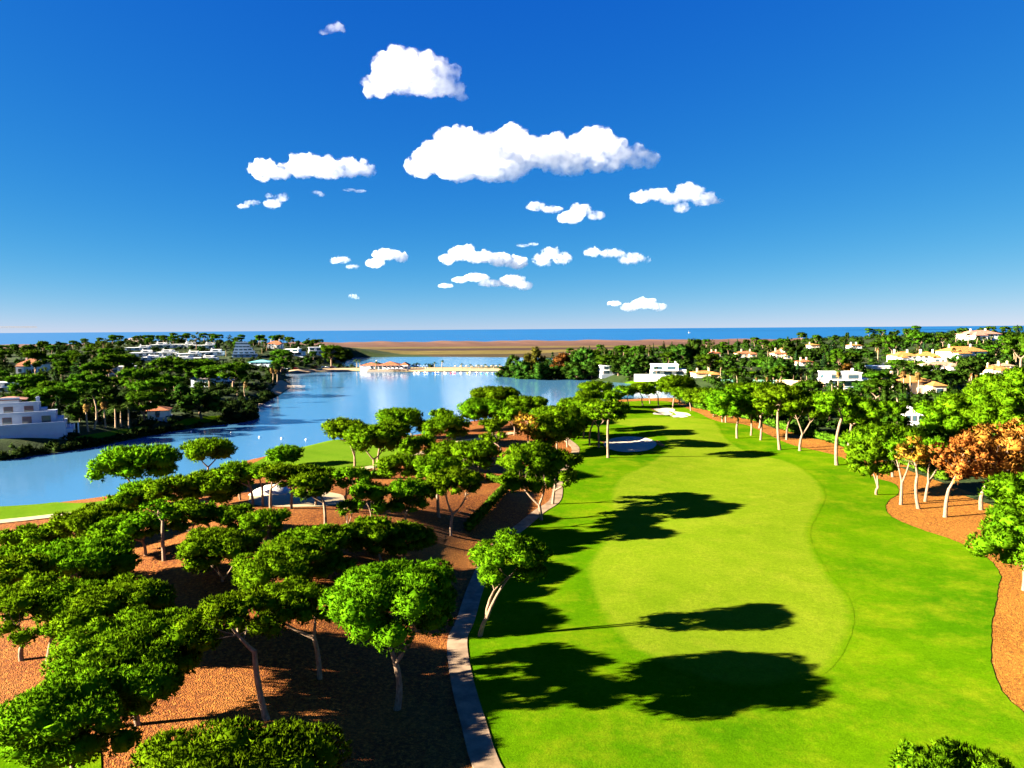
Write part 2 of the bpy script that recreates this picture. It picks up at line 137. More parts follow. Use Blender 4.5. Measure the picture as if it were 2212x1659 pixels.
  (-30.48, 85.16, 4.96, 0.29, 3.51, 3.52, 1.73, 'umbrella', 'right of two overlapping pines below the sandy clearing, with a curved pale stem', 'umbrella pines in the mulched wood'),
  (-32.28, 77.51, 4.21, -0.43, 3.51, 4.93, 1.97, 'multi', 'wide pine with spidery spreading limbs in the middle of the wood', 'umbrella pines in the mulched wood'),
  (-22.78, 81.79, 3.71, -0.34, 3.22, 4.88, 1.95, 'umbrella', 'wide pine crown left of the pair of pines near the cart path', 'umbrella pines in the mulched wood'),
  (-25.3, 72.27, 2.99, 1.44, 4.28, 5.4, 2.36, 'umbrella', 'large pine between the spidery-limbed pine and the forked foreground pine', 'umbrella pines in the mulched wood'),
  (-19.91, 78.88, 2.98, -0.26, 1.91, 2.73, 1.34, 'umbrella', 'small thin pine just behind the forked foreground pine', 'umbrella pines in the mulched wood'),
  (-16.63, 87.3, 2.87, -1.31, 3.56, 4.05, 1.96, 'umbrella', 'left pine of the pair beside the cart path bend', 'umbrella pines in the mulched wood'),
  (-13.93, 89.74, 2.09, -0.36, 3.02, 4.52, 1.81, 'umbrella', 'right pine of the pair beside the cart path bend', 'umbrella pines in the mulched wood'),
  (-19.71, 54.73, 1.14, -2.67, 7.56, 4.21, 1.92, 'tall', 'tall foreground pine with long straight trunk in orange sunlit mulch', 'umbrella pines in the mulched wood'),
  (-17.39, 61.5, 1.03, -1.79, 6.52, 4.41, 1.76, 'umbrella', 'shaded-trunk pine left of the forked foreground pine', 'umbrella pines in the mulched wood'),
  (-9.97, 57.67, 0.21, 0.46, 9.53, 6.31, 2.31, 'fork', 'forked foreground pine standing left of the cart path', 'umbrella pines in the mulched wood'),
  (-3.64, 72.48, -0.05, 3.5, 7.72, 4.62, 2.5, 'lean', 'leaning twin-stemmed pine beside the cart path, on the lawn edge', 'umbrella pines beside the cart path'),
  (4.83, 118.09, -0.18, -1.52, 8.31, 6.68, 4.31, 'fork', 'low-forking pine at the cart path where the hedge ends', 'umbrella pines beside the cart path'),
  (7.27, 127.99, 0.03, 1.53, 6.19, 4.63, 3.53, 'umbrella', 'pine close behind the low-forking pine by the cart path', 'umbrella pines beside the cart path'),
  (-20.66, 101.78, 4.52, -0.2, 3.11, 3.62, 2.07, 'lean', 'pine with a pale stem curving from left under its crown', 'umbrella pines in the mulched wood'),
  (-15.86, 102.89, 3.63, 0.41, 3.8, 3.8, 2.49, 'umbrella', 'round-crowned pine right of the pale curved-stem pine', 'umbrella pines in the mulched wood'),
  (-9.32, 103.98, 1.45, 0.93, 7.74, 4.62, 2.0, 'fork', 'pine with pale forked branches standing alone before the hedge', 'umbrella pines in the mulched wood'),
  (-11.66, 110.2, 2.61, -0.32, 7.72, 4.35, 1.74, 'umbrella', 'dark straight-trunked pine behind the pine with pale forked branches', 'umbrella pines in the mulched wood'),
  (-15.18, 114.52, 3.33, -0.12, 2.4, 3.96, 1.58, 'umbrella', 'small pine half hidden between the round-crowned and forked-branch pines', 'umbrella pines in the mulched wood'),
  (-22.96, 141.52, 1.52, 0.52, 3.01, 5.11, 2.15, 'multi', 'many-branched pine in front of the short hedge and wood path', 'umbrella pines in the mulched wood'),
  (-39.5, 106.74, 5.53, -2.14, 5.11, 3.44, 1.38, 'umbrella', 'umbrella pine, first from left of the slim pines before the sandy clearing', 'umbrella pines in the mulched wood'),
  (-37.61, 105.77, 5.69, 0.66, 5.15, 2.92, 1.29, 'umbrella', 'umbrella pine, second from left of the slim pines before the sandy clearing', 'umbrella pines in the mulched wood'),
  (-35.48, 102.79, 5.87, 1.39, 5.33, 2.97, 1.19, 'umbrella', 'umbrella pine, third from left of the slim pines before the sandy clearing', 'umbrella pines in the mulched wood'),
  (-32.72, 103.73, 5.82, 1.23, 4.57, 3.34, 1.52, 'umbrella', 'umbrella pine, fourth from left of the slim pines before the sandy clearing', 'umbrella pines in the mulched wood'),
  (-25.9, 96.43, 5.23, -1.75, 5.67, 3.56, 1.61, 'umbrella', 'umbrella pine, fifth from left of the slim pines before the sandy clearing', 'umbrella pines in the mulched wood'),
  (-29.98, 106.2, 5.6, 0.46, 4.04, 3.32, 1.8, 'umbrella', 'umbrella pine, sixth from left of the slim pines before the sandy clearing', 'umbrella pines in the mulched wood'),
  (-24.89, 104.16, 5.16, 1.22, 4.8, 3.26, 1.69, 'umbrella', 'umbrella pine, seventh from left of the slim pines before the sandy clearing', 'umbrella pines in the mulched wood'),
  (-22.71, 96.64, 4.76, 0.0, 2.66, 1.72, 1.1, 'multi', 'little light-green pine sapling in the mulch below the sandy clearing', 'umbrella pines in the mulched wood'),
  (-55.09, 165.3, 0.24, 1.69, 2.79, 4.77, 1.91, 'umbrella', 'compact pine at the lake end of the pale green', 'umbrella pines in the mulched wood'),
  (-62.22, 112.12, 2.39, 1.02, 2.65, 3.7, 1.48, 'umbrella', 'umbrella pine, first from left of the packed pines near the lake', 'umbrella pines in the mulched wood'),
  (-62.57, 117.32, 2.26, 0.91, 2.82, 4.83, 1.93, 'umbrella', 'umbrella pine, second from left of the packed pines near the lake', 'umbrella pines in the mulched wood'),
  (-49.5, 105.86, 4.4, -1.36, 4.03, 4.25, 1.7, 'umbrella', 'umbrella pine, third from left of the packed pines near the lake', 'umbrella pines in the mulched wood'),
  (-46.44, 108.45, 4.72, 0.01, 3.24, 5.72, 2.29, 'umbrella', 'umbrella pine, fourth from left of the packed pines near the lake', 'umbrella pines in the mulched wood'),
  (-44.45, 114.69, 4.5, -1.02, 3.08, 3.4, 1.36, 'umbrella', 'umbrella pine, fifth from left of the packed pines near the lake', 'umbrella pines in the mulched wood'),
  (-69.04, 128.35, 1.36, 0.66, 6.76, 8.01, 2.99, 'fork', 'massive pine by the lake with water behind its whole crown', 'lakeside umbrella pines'),
  (-66.19, 153.09, 0.45, 0.54, 5.9, 6.32, 2.09, 'fork', 'lone umbrella pine with Y-shaped trunk against the lake', 'lakeside umbrella pines'),
  (-36.6, 163.2, 0.51, -2.14, 8.7, 5.77, 2.31, 'lean', 'pine reaching left over the lake beside the pale green', 'lakeside umbrella pines'),
  (-31.06, 157.84, 0.57, -0.05, 7.17, 7.34, 2.87, 'fork', 'tall wide pine with many rising limbs in front of the pale green', 'lakeside umbrella pines'),
  (-32.35, 168.57, 0.33, 3.58, 7.45, 5.24, 2.45, 'umbrella', 'pine behind the tall wide pine of the pale green', 'lakeside umbrella pines'),
  (-33.71, 204.25, 0.09, 1.07, 6.66, 7.61, 2.45, 'umbrella', 'umbrella pine, first from left in the shore clump behind the wood path', 'umbrella pines in the mulched wood'),
  (-29.42, 207.12, 0.15, 0.06, 3.55, 4.88, 2.37, 'umbrella', 'umbrella pine, second from left in the shore clump behind the wood path', 'umbrella pines in the mulched wood'),
  (-21.34, 222.21, 0.1, -0.51, 4.94, 4.65, 1.86, 'umbrella', 'umbrella pine, third from left in the shore clump behind the wood path', 'umbrella pines in the mulched wood'),
  (-19.36, 195.69, 0.29, 1.21, 4.36, 6.92, 3.21, 'umbrella', 'umbrella pine, fourth from left in the shore clump behind the wood path', 'umbrella pines in the mulched wood'),
  (-24.3, 175.27, 0.17, 0.74, 2.9, 5.34, 2.41, 'multi', 'rounded low pine right beside the wood path', 'umbrella pines in the mulched wood'),
  (-13.54, 155.53, 0.38, -0.86, 4.6, 4.85, 2.17, 'umbrella', 'umbrella pine, first from left of those left of the yellowing tree', 'umbrella pines in the mulched wood'),
  (-6.95, 147.89, 0.81, -1.31, 4.68, 6.21, 3.01, 'umbrella', 'umbrella pine, second from left of those left of the yellowing tree', 'umbrella pines in the mulched wood'),
  (-2.63, 172.66, 0.03, -1.75, 6.93, 4.41, 3.19, 'umbrella', 'umbrella pine, third from left of those left of the yellowing tree', 'umbrella pines in the mulched wood'),
  (-9.06, 228.11, 0.06, -0.09, 5.86, 9.24, 3.6, 'umbrella', 'umbrella pine, first from left in the high clump above the yellowing tree', 'umbrella pines in the mulched wood'),
  (-6.06, 253.77, -0.21, -0.25, 8.51, 9.43, 3.02, 'umbrella', 'umbrella pine, second from left in the high clump above the yellowing tree', 'umbrella pines in the mulched wood'),
  (0.45, 214.04, -0.01, 0.32, 5.99, 5.59, 2.37, 'umbrella', 'umbrella pine, third from left in the high clump above the yellowing tree', 'umbrella pines in the mulched wood'),
  (5.22, 239.24, -0.02, 0.04, 6.54, 8.12, 2.6, 'umbrella', 'umbrella pine, fourth from left in the high clump above the yellowing tree', 'umbrella pines in the mulched wood'),
  (4.14, 175.8, 0.1, -0.3, 7.98, 4.49, 3.59, 'dead', 'yellowing dying pine among green pines left of the fairway', 'dying pines'),
  (14.98, 191.91, -0.1, -0.49, 6.72, 6.28, 3.84, 'round', 'dense dark pine shading the oval bunker', 'umbrella pines in the mulched wood'),  # added for the shadow its crown throws over the oval bunker
  (11.69, 183.73, 0.06, -0.47, 6.32, 6.01, 3.67, 'round', 'low dense pine left of the one shading the oval bunker', 'umbrella pines in the mulched wood'),  # second added crown, widens the shadow over the oval bunker
  (8.24, 177.2, 0.16, 0.25, 6.1, 5.34, 4.27, 'round', 'bushy dark green pine leaning on the yellowing tree', 'umbrella pines in the mulched wood'),
  (12.44, 206.0, -0.39, -0.39, 6.66, 7.94, 3.1, 'umbrella', 'pine overhanging the cart path behind the oval bunker', 'umbrella pines in the mulched wood'),
  (19.66, 222.07, -0.47, -0.29, 7.61, 6.53, 2.83, 'umbrella', 'umbrella pine, first from left at the left end of the oval bunker', 'umbrella pines by the oval bunker'),
  (21.14, 209.32, -0.42, 2.32, 8.81, 6.7, 2.5, 'umbrella', 'umbrella pine, second from left at the left end of the oval bunker', 'umbrella pines by the oval bunker'),
  (21.17, 193.32, -0.0, 1.0, 8.41, 4.17, 2.1, 'umbrella', 'umbrella pine, third from left at the left end of the oval bunker', 'umbrella pines by the oval bunker'),
  (22.97, 188.3, 0.19, 0.35, 9.44, 5.17, 2.14, 'umbrella', 'umbrella pine, fourth from left at the left end of the oval bunker', 'umbrella pines by the oval bunker'),
  (23.41, 172.41, 0.45, -0.26, 11.47, 5.52, 2.21, 'tall', 'tall straight pine standing right in front of the oval bunker', 'umbrella pines by the oval bunker'),
  (28.33, 268.44, 0.32, -0.01, 6.01, 6.27, 2.01, 'umbrella', 'umbrella pine, first from left on the shore left of the fairway end', 'shore pines at the fairway end'),
  (42.71, 356.26, -9.0, -0.48, 11.28, 9.21, 2.95, 'umbrella', 'umbrella pine, second from left on the shore left of the fairway end', 'shore pines at the fairway end'),
  (40.71, 285.17, 0.33, -0.57, 4.39, 5.24, 2.09, 'umbrella', 'umbrella pine, third from left on the shore left of the fairway end', 'shore pines at the fairway end'),
  (47.53, 289.27, 0.21, -1.92, 6.08, 4.83, 2.23, 'umbrella', 'umbrella pine, fourth from left on the shore left of the fairway end', 'shore pines at the fairway end'),
  (54.31, 292.21, 0.03, -1.76, 6.91, 5.36, 2.44, 'umbrella', 'umbrella pine, first from left behind the white lobed bunker', 'shore pines at the fairway end'),
  (58.55, 301.32, 0.01, -0.83, 5.45, 4.53, 1.81, 'umbrella', 'umbrella pine, second from left behind the white lobed bunker', 'shore pines at the fairway end'),
  (60.37, 292.01, -0.18, -1.02, 7.85, 4.87, 2.45, 'umbrella', 'umbrella pine, third from left behind the white lobed bunker', 'shore pines at the fairway end'),
  (65.22, 288.15, -0.37, 0.85, 9.24, 7.93, 3.71, 'umbrella', 'umbrella pine, fourth from left behind the white lobed bunker', 'shore pines at the fairway end'),
  (69.68, 296.76, -0.38, 1.85, 7.76, 5.94, 2.67, 'umbrella', 'umbrella pine, fifth from left behind the white lobed bunker', 'shore pines at the fairway end'),
  (69.42, 275.62, -0.28, -1.16, 6.52, 6.44, 2.08, 'umbrella', 'umbrella pine, sixth from left behind the white lobed bunker', 'shore pines at the fairway end'),
  (71.63, 252.21, 0.42, -3.56, 7.15, 7.37, 2.72, 'umbrella', 'umbrella pine, first from left in the row along the right mulch', 'pines along the right mulch strip'),
  (70.18, 236.12, 0.54, -2.13, 7.93, 6.51, 2.87, 'umbrella', 'umbrella pine, second from left in the row along the right mulch', 'pines along the right mulch strip'),
  (70.94, 235.05, 0.52, 0.2, 6.95, 6.09, 3.33, 'umbrella', 'umbrella pine, third from left in the row along the right mulch', 'pines along the right mulch strip'),
  (65.09, 204.35, 0.02, -1.24, 10.24, 8.88, 3.77, 'umbrella', 'umbrella pine, fourth from left in the row along the right mulch', 'pines along the right mulch strip'),
  (77.08, 249.01, 0.44, 3.09, 9.62, 6.23, 2.38, 'umbrella', 'umbrella pine, fifth from left in the row along the right mulch', 'pines along the right mulch strip'),
  (70.6, 209.2, 0.07, -0.16, 8.68, 6.47, 3.5, 'umbrella', 'umbrella pine, sixth from left in the row along the right mulch', 'pines along the right mulch strip'),
  (78.15, 223.89, 0.17, -0.23, 11.81, 5.98, 2.39, 'umbrella', 'umbrella pine, seventh from left in the row along the right mulch', 'pines along the right mulch strip'),
  (70.66, 201.12, -0.05, 0.73, 9.93, 6.72, 3.62, 'umbrella', 'umbrella pine, eighth from left in the row along the right mulch', 'pines along the right mulch strip'),
  (70.2, 185.13, -0.11, 0.32, 13.06, 7.58, 3.18, 'tall', 'tall pine with a bare pale trunk, left of the two along the right mulch', 'pines along the right mulch strip'),
  (78.14, 201.03, 0.04, 1.36, 9.53, 5.54, 2.84, 'umbrella', 'short-trunked pine behind the left tall bare-trunked pine', 'pines along the right mulch strip'),
  (74.51, 182.87, -0.0, 0.93, 11.21, 6.42, 3.65, 'fork', 'pine with three-way forked trunk at the right lawn edge', 'pines along the right mulch strip'),
  (75.44, 163.82, -0.1, -0.39, 14.18, 5.75, 2.73, 'tall', 'tall thin-crowned pine leaning over the right lawn edge', 'pines along the right mulch strip'),
  (85.18, 179.03, 0.11, 1.78, 11.33, 5.39, 3.48, 'round', 'leafy pine with thick crooked trunk before the right hedge', 'pines along the right mulch strip'),
  (110.8, 213.29, 0.0, 1.49, 5.54, 7.49, 4.04, 'multi', 'sparse light-green pine in front of the white curved chimney', 'pines along the right mulch strip'),
  (82.09, 151.84, -0.37, -1.17, 8.04, 8.86, 2.83, 'umbrella', 'wide dark pine behind the right mulch bed', 'pines at the right mulch bed'),
  (70.28, 135.23, -0.33, -0.93, 6.77, 6.04, 3.43, 'lean', 'pine drooping left over the lawn at the right mulch bed', 'pines at the right mulch bed'),
  (70.55, 127.54, -0.32, -0.0, 9.7, 3.52, 2.3, 'fork', 'pine with a wide Y trunk beside the lawn curve', 'pines at the right mulch bed'),
  (72.11, 124.37, -0.29, -1.51, 9.97, 3.35, 1.98, 'dead', 'half-dead pine with yellow-brown crown and straight pale trunk', 'dying pines'),
  (76.34, 129.97, -0.36, 1.89, 8.86, 3.24, 2.59, 'fork', 'green pine with low Y trunk between the two brown pines', 'pines at the right mulch bed'),
  (72.99, 118.24, -0.16, 2.41, 9.82, 5.05, 4.04, 'dead', 'orange-brown dead pine with pale leaning trunk, nearest the lawn', 'dying pines'),
  (82.09, 122.69, -0.1, 1.9, 10.02, 7.89, 5.34, 'dead', 'largest orange-brown dead pine at the right edge', 'dying pines'),
  (107.94, 174.36, -0.05, -0.6, 9.22, 6.84, 4.16, 'round', 'umbrella pine, first from left in the thicket behind the dead pines', 'pines behind the dead pines'),
  (129.37, 200.77, -0.29, -1.06, 9.6, 7.87, 3.52, 'round', 'umbrella pine, second from left in the thicket behind the dead pines', 'pines behind the dead pines'),
  (112.06, 170.15, 0.11, -0.51, 11.8, 7.5, 4.96, 'round', 'umbrella pine, third from left in the thicket behind the dead pines', 'pines behind the dead pines'),
  (130.5, 190.78, -0.0, -0.63, 14.13, 7.46, 4.0, 'round', 'umbrella pine, fourth from left in the thicket behind the dead pines', 'pines behind the dead pines'),
  (114.73, 162.76, 0.36, -0.8, 12.75, 7.44, 5.66, 'round', 'umbrella pine, fifth from left in the thicket behind the dead pines', 'pines behind the dead pines'),
  (113.93, 156.86, 0.43, -0.5, 16.76, 6.14, 4.91, 'round', 'umbrella pine, sixth from left in the thicket behind the dead pines', 'pines behind the dead pines'),
  (61.28, 83.16, 0.4, -1.11, 11.68, 4.11, 1.87, 'round', 'pine at the right edge just below the dead orange pine', 'pines at the right edge'),
  (53.98, 70.06, 0.3, -2.14, 10.19, 5.57, 3.08, 'round', 'bright bushy pine cut by the right edge over the mulch', 'pines at the right edge'),
  (23.81, 35.64, 0.13, -0.43, 7.35, 4.13, 1.8, 'fork', 'pine crown poking up at the bottom right corner', 'pines at the right edge'),
 ],
 'villas': [
  ('stepped', -152.01, 223.8, 0.19, 30, 18.74, 14.0, 11.36, 'white', 'flat', 'large white stepped villa with terraces beside the lake at the left edge', 'houses on the left bank', 1),
  ('modern', -272.02, 385.2, 0.63, 18, 14.86, 10.0, 4.95, 'white', 'flat', 'low white house with flat roof behind the big lakeside villa', 'houses on the left bank', 2),
  ('hip', -343.4, 511.93, 3.48, 10, 16.45, 12.0, 9.87, 'white', 'terracotta', 'white house with red roof and chimneys among left hillside pines', 'houses on the left bank', 3),
  ('modern', -247.12, 455.92, 1.43, 16, 18.15, 12.0, 8.78, 'pale', 'flat', 'pale grey house seen through the forked pine on the left bank', 'houses on the left bank', 4),
  ('hip', -176.99, 408.15, 0.54, 0, 9.98, 10.0, 7.35, 'shade', 'slate', 'small blue-shaded house with arched windows and tall chimney', 'houses on the left bank', 5),
  ('modern', -169.67, 419.38, 0.62, 20, 10.27, 9.0, 4.86, 'white', 'flat', 'white flat-roofed house right of the arched-window house', 'houses on the left bank', 6),
  ('hip', -132.76, 266.75, 0.04, 18, 6.86, 9.0, 3.43, 'white', 'terracotta', 'little white house with orange roof among lakeside shrubs', 'houses on the left bank', 7),
  ('hip', -1069.66, 2047.5, -3.48, 0, 66.11, 16.0, 21.16, 'sand', 'slate', 'beige house with chimneys on the top of the left hill', 'houses on the left bank', 8),
  ('terrace', -363.95, 695.68, 14.48, 16, 20.58, 12.0, 4.03, 'white', 'flat', 'white terraced house, first from the left in the upper row', 'white terraced houses on the left hill', 20),
  ('terrace', -352.58, 719.95, 15.96, 16, 20.37, 12.0, 5.09, 'white', 'flat', 'white terraced house, second from the left in the upper row', 'white terraced houses on the left hill', 21),
  ('terrace', -334.08, 728.04, 16.05, 16, 20.6, 12.0, 5.15, 'white', 'flat', 'white terraced house, third from the left in the upper row', 'white terraced houses on the left hill', 22),
  ('terrace', -311.44, 723.26, 15.08, 16, 20.47, 12.0, 5.12, 'white', 'flat', 'white terraced house, fourth from the left in the upper row', 'white terraced houses on the left hill', 23),
  ('terrace', -333.58, 643.91, 10.39, 16, 18.22, 12.0, 4.97, 'white', 'flat', 'white terraced house, first from the left in the middle row', 'white terraced houses on the left hill', 24),
  ('terrace', -315.05, 650.07, 10.43, 16, 19.23, 12.0, 5.02, 'white', 'flat', 'white terraced house, second from the left in the middle row', 'white terraced houses on the left hill', 25),
  ('terrace', -290.33, 641.59, 9.31, 16, 18.98, 12.0, 4.95, 'white', 'flat', 'white terraced house, third from the left in the middle row', 'white terraced houses on the left hill', 26),
  ('terrace', -277.96, 661.22, 10.14, 16, 21.27, 12.0, 5.1, 'white', 'flat', 'white terraced house, fourth from the left in the middle row', 'white terraced houses on the left hill', 27),
  ('terrace', -308.31, 614.96, 8.1, 16, 18.19, 12.0, 3.56, 'white', 'flat', 'white terraced house, first from the left in the lower row', 'white terraced houses on the left hill', 28),
  ('terrace', -283.86, 609.98, 7.33, 16, 19.61, 12.0, 3.53, 'white', 'flat', 'white terraced house, second from the left in the lower row', 'white terraced houses on the left hill', 29),
  ('terrace', -264.89, 616.92, 7.27, 16, 19.84, 12.0, 3.57, 'white', 'flat', 'white terraced house, third from the left in the lower row', 'white terraced houses on the left hill', 30),
  ('ziggurat', -245.39, 656.44, 8.81, 18, 20.95, 22.0, 13.41, 'blueglass', 'flat', 'stepped bluish apartment block at the right end of the terraced houses', 'houses on the left bank', 9),
  ('hip', -248.51, 751.16, 13.65, 8, 14.52, 10.0, 7.74, 'white', 'terracotta', 'white two-storey house with red roof near the dunes', 'houses on the left bank', 10),
  ('modern', -213.82, 703.5, 7.92, 0, 18.14, 10.0, 6.35, 'white', 'flat', 'white box-shaped villa behind the bathing beach', 'houses on the left bank', 11),
  ('modern', -204.53, 748.95, 7.04, 18, 17.38, 10.0, 7.73, 'glass', 'flat', 'glassy flat-roofed villa right of the white box villa', 'houses on the left bank', 12),
  ('shed', -209.72, 598.39, 3.35, 0, 16.91, 14.0, 4.61, 'shade', 'teal', 'long low building with teal roof left of the beach', 'houses on the left bank', 13),
  ('restaurant', -111.82, 631.54, -3.12, 0, 41.36, 16.0, 8.11, 'white', 'terracotta', 'long beach restaurant with red tiled roof on the lake shore', '', 14),
  ('modern', 102.75, 469.83, 0.94, -10, 22.8, 14.0, 7.42, 'white', 'flat', 'two-storey white flat-roofed villa with long garden wall by the lake', 'villas on the right hillside', 30),
  ('modern', 67.87, 496.67, 0.22, 8, 12.95, 10.0, 6.19, 'white', 'flat', 'small white modern villa on the lake promontory', 'villas on the right hillside', 31),
  ('hip', 122.01, 451.07, 0.87, 0, 14.24, 14.0, 4.07, 'cream', 'ochre', 'low cream villa with shallow roof and two small turrets', 'villas on the right hillside', 32),
  ('hip', 185.16, 653.82, 5.97, 0, 9.64, 10.0, 4.45, 'cream', 'terracotta', 'red-roofed villa with two chimneys nearest the marsh', 'villas on the right hillside', 33),
  ('hip', 206.23, 630.53, 5.98, 0, 15.71, 12.0, 5.35, 'cream', 'terracotta', 'long red-roofed villa right of the one nearest the marsh', 'villas on the right hillside', 34),
  ('tower', 225.27, 598.85, 5.53, 0, 12.89, 11.0, 7.46, 'cream', 'terracotta', 'cream villa with square red-roofed tower', 'villas on the right hillside', 35),
  ('hip', 218.99, 534.4, 3.4, 0, 9.09, 10.0, 4.24, 'rose', 'terracotta', 'small pink house with red roof below the tower villa', 'villas on the right hillside', 36),
  ('modern', 175.77, 377.54, 0.65, -4, 22.1, 14.0, 7.65, 'white', 'flat', 'large white modern villa with dark-framed window boxes and pool', 'villas on the right hillside', 37),
  ('hip', 190.69, 343.1, 0.58, 0, 19.88, 20.0, 8.03, 'cream', 'ochre', 'villa with big yellow tiled roof behind three tall palms', 'villas on the right hillside', 38),
  ('hip', 294.6, 537.54, 5.0, 0, 16.39, 14.0, 7.89, 'white', 'ochre', 'left of three yellow-roofed white houses on the right hill', 'villas on the right hillside', 39),
  ('hip', 309.79, 532.87, 5.12, -12, 15.04, 14.0, 7.82, 'white', 'ochre', 'middle of three yellow-roofed white houses on the right hill', 'villas on the right hillside', 40),
  ('hip', 344.69, 546.87, 6.46, 6, 29.58, 16.0, 9.86, 'white', 'ochre', 'right and largest of three yellow-roofed white houses on the hill', 'villas on the right hillside', 41),
  ('hip', 451.54, 691.23, 18.26, 4, 32.7, 18.0, 9.34, 'white', 'rose', 'grand white mansion with pink roof and chimneys on the hilltop', 'villas on the right hillside', 42),
  ('hip', 286.3, 477.1, 2.85, 0, 21.04, 12.0, 5.39, 'white', 'brown', 'long white bungalow with a brown pyramid roof', 'villas on the right hillside', 43),
  ('hip', 298.22, 440.84, 2.08, 10, 13.92, 14.0, 5.47, 'cream', 'ochre', 'cream house with yellow roof at the right edge of the hill', 'villas on the right hillside', 44),
  ('hip', 323.6, 468.07, 3.03, -10, 9.54, 10.0, 4.24, 'cream', 'brown', 'small brown-roofed house behind the right-edge cream house', 'villas on the right hillside', 45),
  ('hip', 291.66, 691.69, 11.85, 0, 8.63, 10.0, 3.53, 'cream', 'ochre', 'distant cream house with ochre roof near the dunes', 'villas on the right hillside', 46),
  ('hip', 319.36, 665.96, 11.94, 0, 9.81, 10.0, 3.77, 'white', 'ochre', 'distant white house with ochre roof under tall conifers', 'villas on the right hillside', 47),
  ('chimneyhouse', 128.92, 229.25, -0.29, -15, 5.96, 9.0, 7.25, 'white', 'terracotta', 'white house with curved scrolled parapet in the trees by the fairway', 'villas on the right hillside', 48),
  ('modern', 249.38, 484.7, 2.58, 0, 17.02, 10.0, 3.02, 'sand', 'flat', 'low sandy-walled house behind the large modern villa', 'villas on the right hillside', 49),
 ],
 'pergola': [(-144.09, 226.8, 0.04), (-140.13, 228.52, -0.85)],
 'garden_wall': [(75.66, 472.24, -3.19), (91.36, 458.48, -2.0)],
 'rock_wall': [(142.17, 382.85, 0.38), (162.97, 371.09, 0.69)],
 'green_fence': [(119.91, 409.13, 0.58), (149.74, 399.11, 0.6)],
 'reed_fence': [(-205.28, 624.77, 2.73), (-190.07, 649.05, 1.41)],
 'pool_terrace': [(147.62, 301.68), (150.76, 306.54), (155.07, 312.05), (158.75, 316.07), (161.25, 317.77), (163.13, 317.98), (164.23, 317.12), (164.51, 315.08), (164.03, 311.96), (162.79, 308.46), (160.52, 304.38), (157.49, 299.92), (154.55, 296.43), (151.7, 294.22), (148.93, 292.97), (147.06, 293.06), (146.26, 294.83), (146.35, 297.94)],
 'garden_lawns': [[(74.77, 470.5), (78.77, 469.26), (84.54, 464.63), (89.45, 459.39), (92.84, 453.9), (95.37, 447.8), (96.32, 442.74), (95.16, 438.76), (92.43, 435.81), (89.07, 435.42), (84.74, 438.81), (79.77, 444.75), (76.1, 451.11), (74.2, 458.43), (73.6, 466.16)], [(144.82, 479.57), (152.47, 484.16), (162.37, 486.96), (169.15, 486.77), (170.76, 481.9), (169.25, 474.05), (165.41, 467.16), (157.68, 461.58), (147.62, 456.97), (140.75, 456.17), (139.23, 462.02), (140.9, 471.7)], [(167.34, 300.31), (171.95, 303.52), (176.91, 305.2), (179.81, 304.85), (179.51, 301.49), (177.15, 296.12), (173.73, 291.22), (168.3, 286.76), (161.8, 282.79), (158.07, 281.89), (159.19, 286.49), (163.09, 294.17)], [(152.15, 593.76), (160.08, 598.14), (170.27, 600.35), (177.05, 599.75), (178.1, 594.93), (175.75, 587.3), (171.38, 580.46), (163.71, 574.47), (154.01, 569.26), (147.48, 568.25), (146.17, 574.68), (148.04, 585.31)]],
 'tents': [(-92.24, 639.74, -3.0), (-89.57, 639.39, -3.0), (-86.9, 639.05, -3.0), (-84.24, 638.7, -3.0), (-81.58, 638.36, -3.0), (-78.92, 638.01, -3.0), (-76.27, 637.67, -3.0)],
 'umbrellas': [(-127.31, 623.85, -4.05), (-123.85, 622.81, -3.97), (-110.0, 617.78, -3.85), (-106.63, 616.9, -3.83), (-102.86, 615.9, -3.8), (-99.09, 614.91, -3.77), (-94.92, 613.79, -3.73)],
 'thatch': [(-50.81, 641.86, -3.0), (-45.22, 633.64, -3.0), (-40.71, 640.53, -3.0), (-35.26, 632.34, -3.0), (-31.49, 639.32, -3.0), (-26.89, 638.72, -3.0), (-22.05, 630.63, -3.0), (-18.14, 637.57, -3.0), (-13.98, 637.02, -3.0), (-9.31, 628.98, -3.0)],
 'pedalos': [(-81.0, 590.66, -4.0, 'white'), (-77.88, 590.3, -4.0, 'white'), (-73.21, 589.75, -4.0, 'blue'), (-69.32, 589.3, -4.0, 'navy'), (-64.27, 588.71, -4.0, 'blue'), (-61.17, 588.34, -4.0, 'navy'), (-55.27, 590.76, -4.0, 'white'), (-49.84, 590.12, -4.0, 'red'), (-47.12, 589.8, -4.0, 'crimson'), (-42.09, 589.21, -4.0, 'white'), (-35.92, 588.49, -4.0, 'yellow'), (-29.45, 581.58, -4.0, 'navy'), (-24.88, 581.05, -4.0, 'blue'), (-20.23, 577.48, -4.0, 'green'), (-15.03, 579.9, -4.0, 'navy'), (-12.0, 579.55, -4.0, 'white')],
 'cars': [(-196.93, 619.73, -1.75, 'white'), (-191.84, 617.64, -1.45, 'silver'), (-186.3, 615.28, -1.16, 'red'), (-174.67, 631.1, -1.51, 'red'), (-169.06, 640.96, -1.89, 'navy'), (-167.03, 644.37, -2.09, 'white'), (-164.68, 651.67, -2.29, 'crimson'), (-162.8, 654.33, -2.45, 'silver')],
 'jetties': [
  (-140.91, 448.73, -4.0, -129.15, 442.44, -4.0),
  (-155.32, 492.94, -4.0, -151.4, 501.25, -4.0),
  (-120.41, 335.17, -4.0, -115.68, 332.87, -4.0),
 ],
 'boat': (-116.19, 336.9, -4.0),
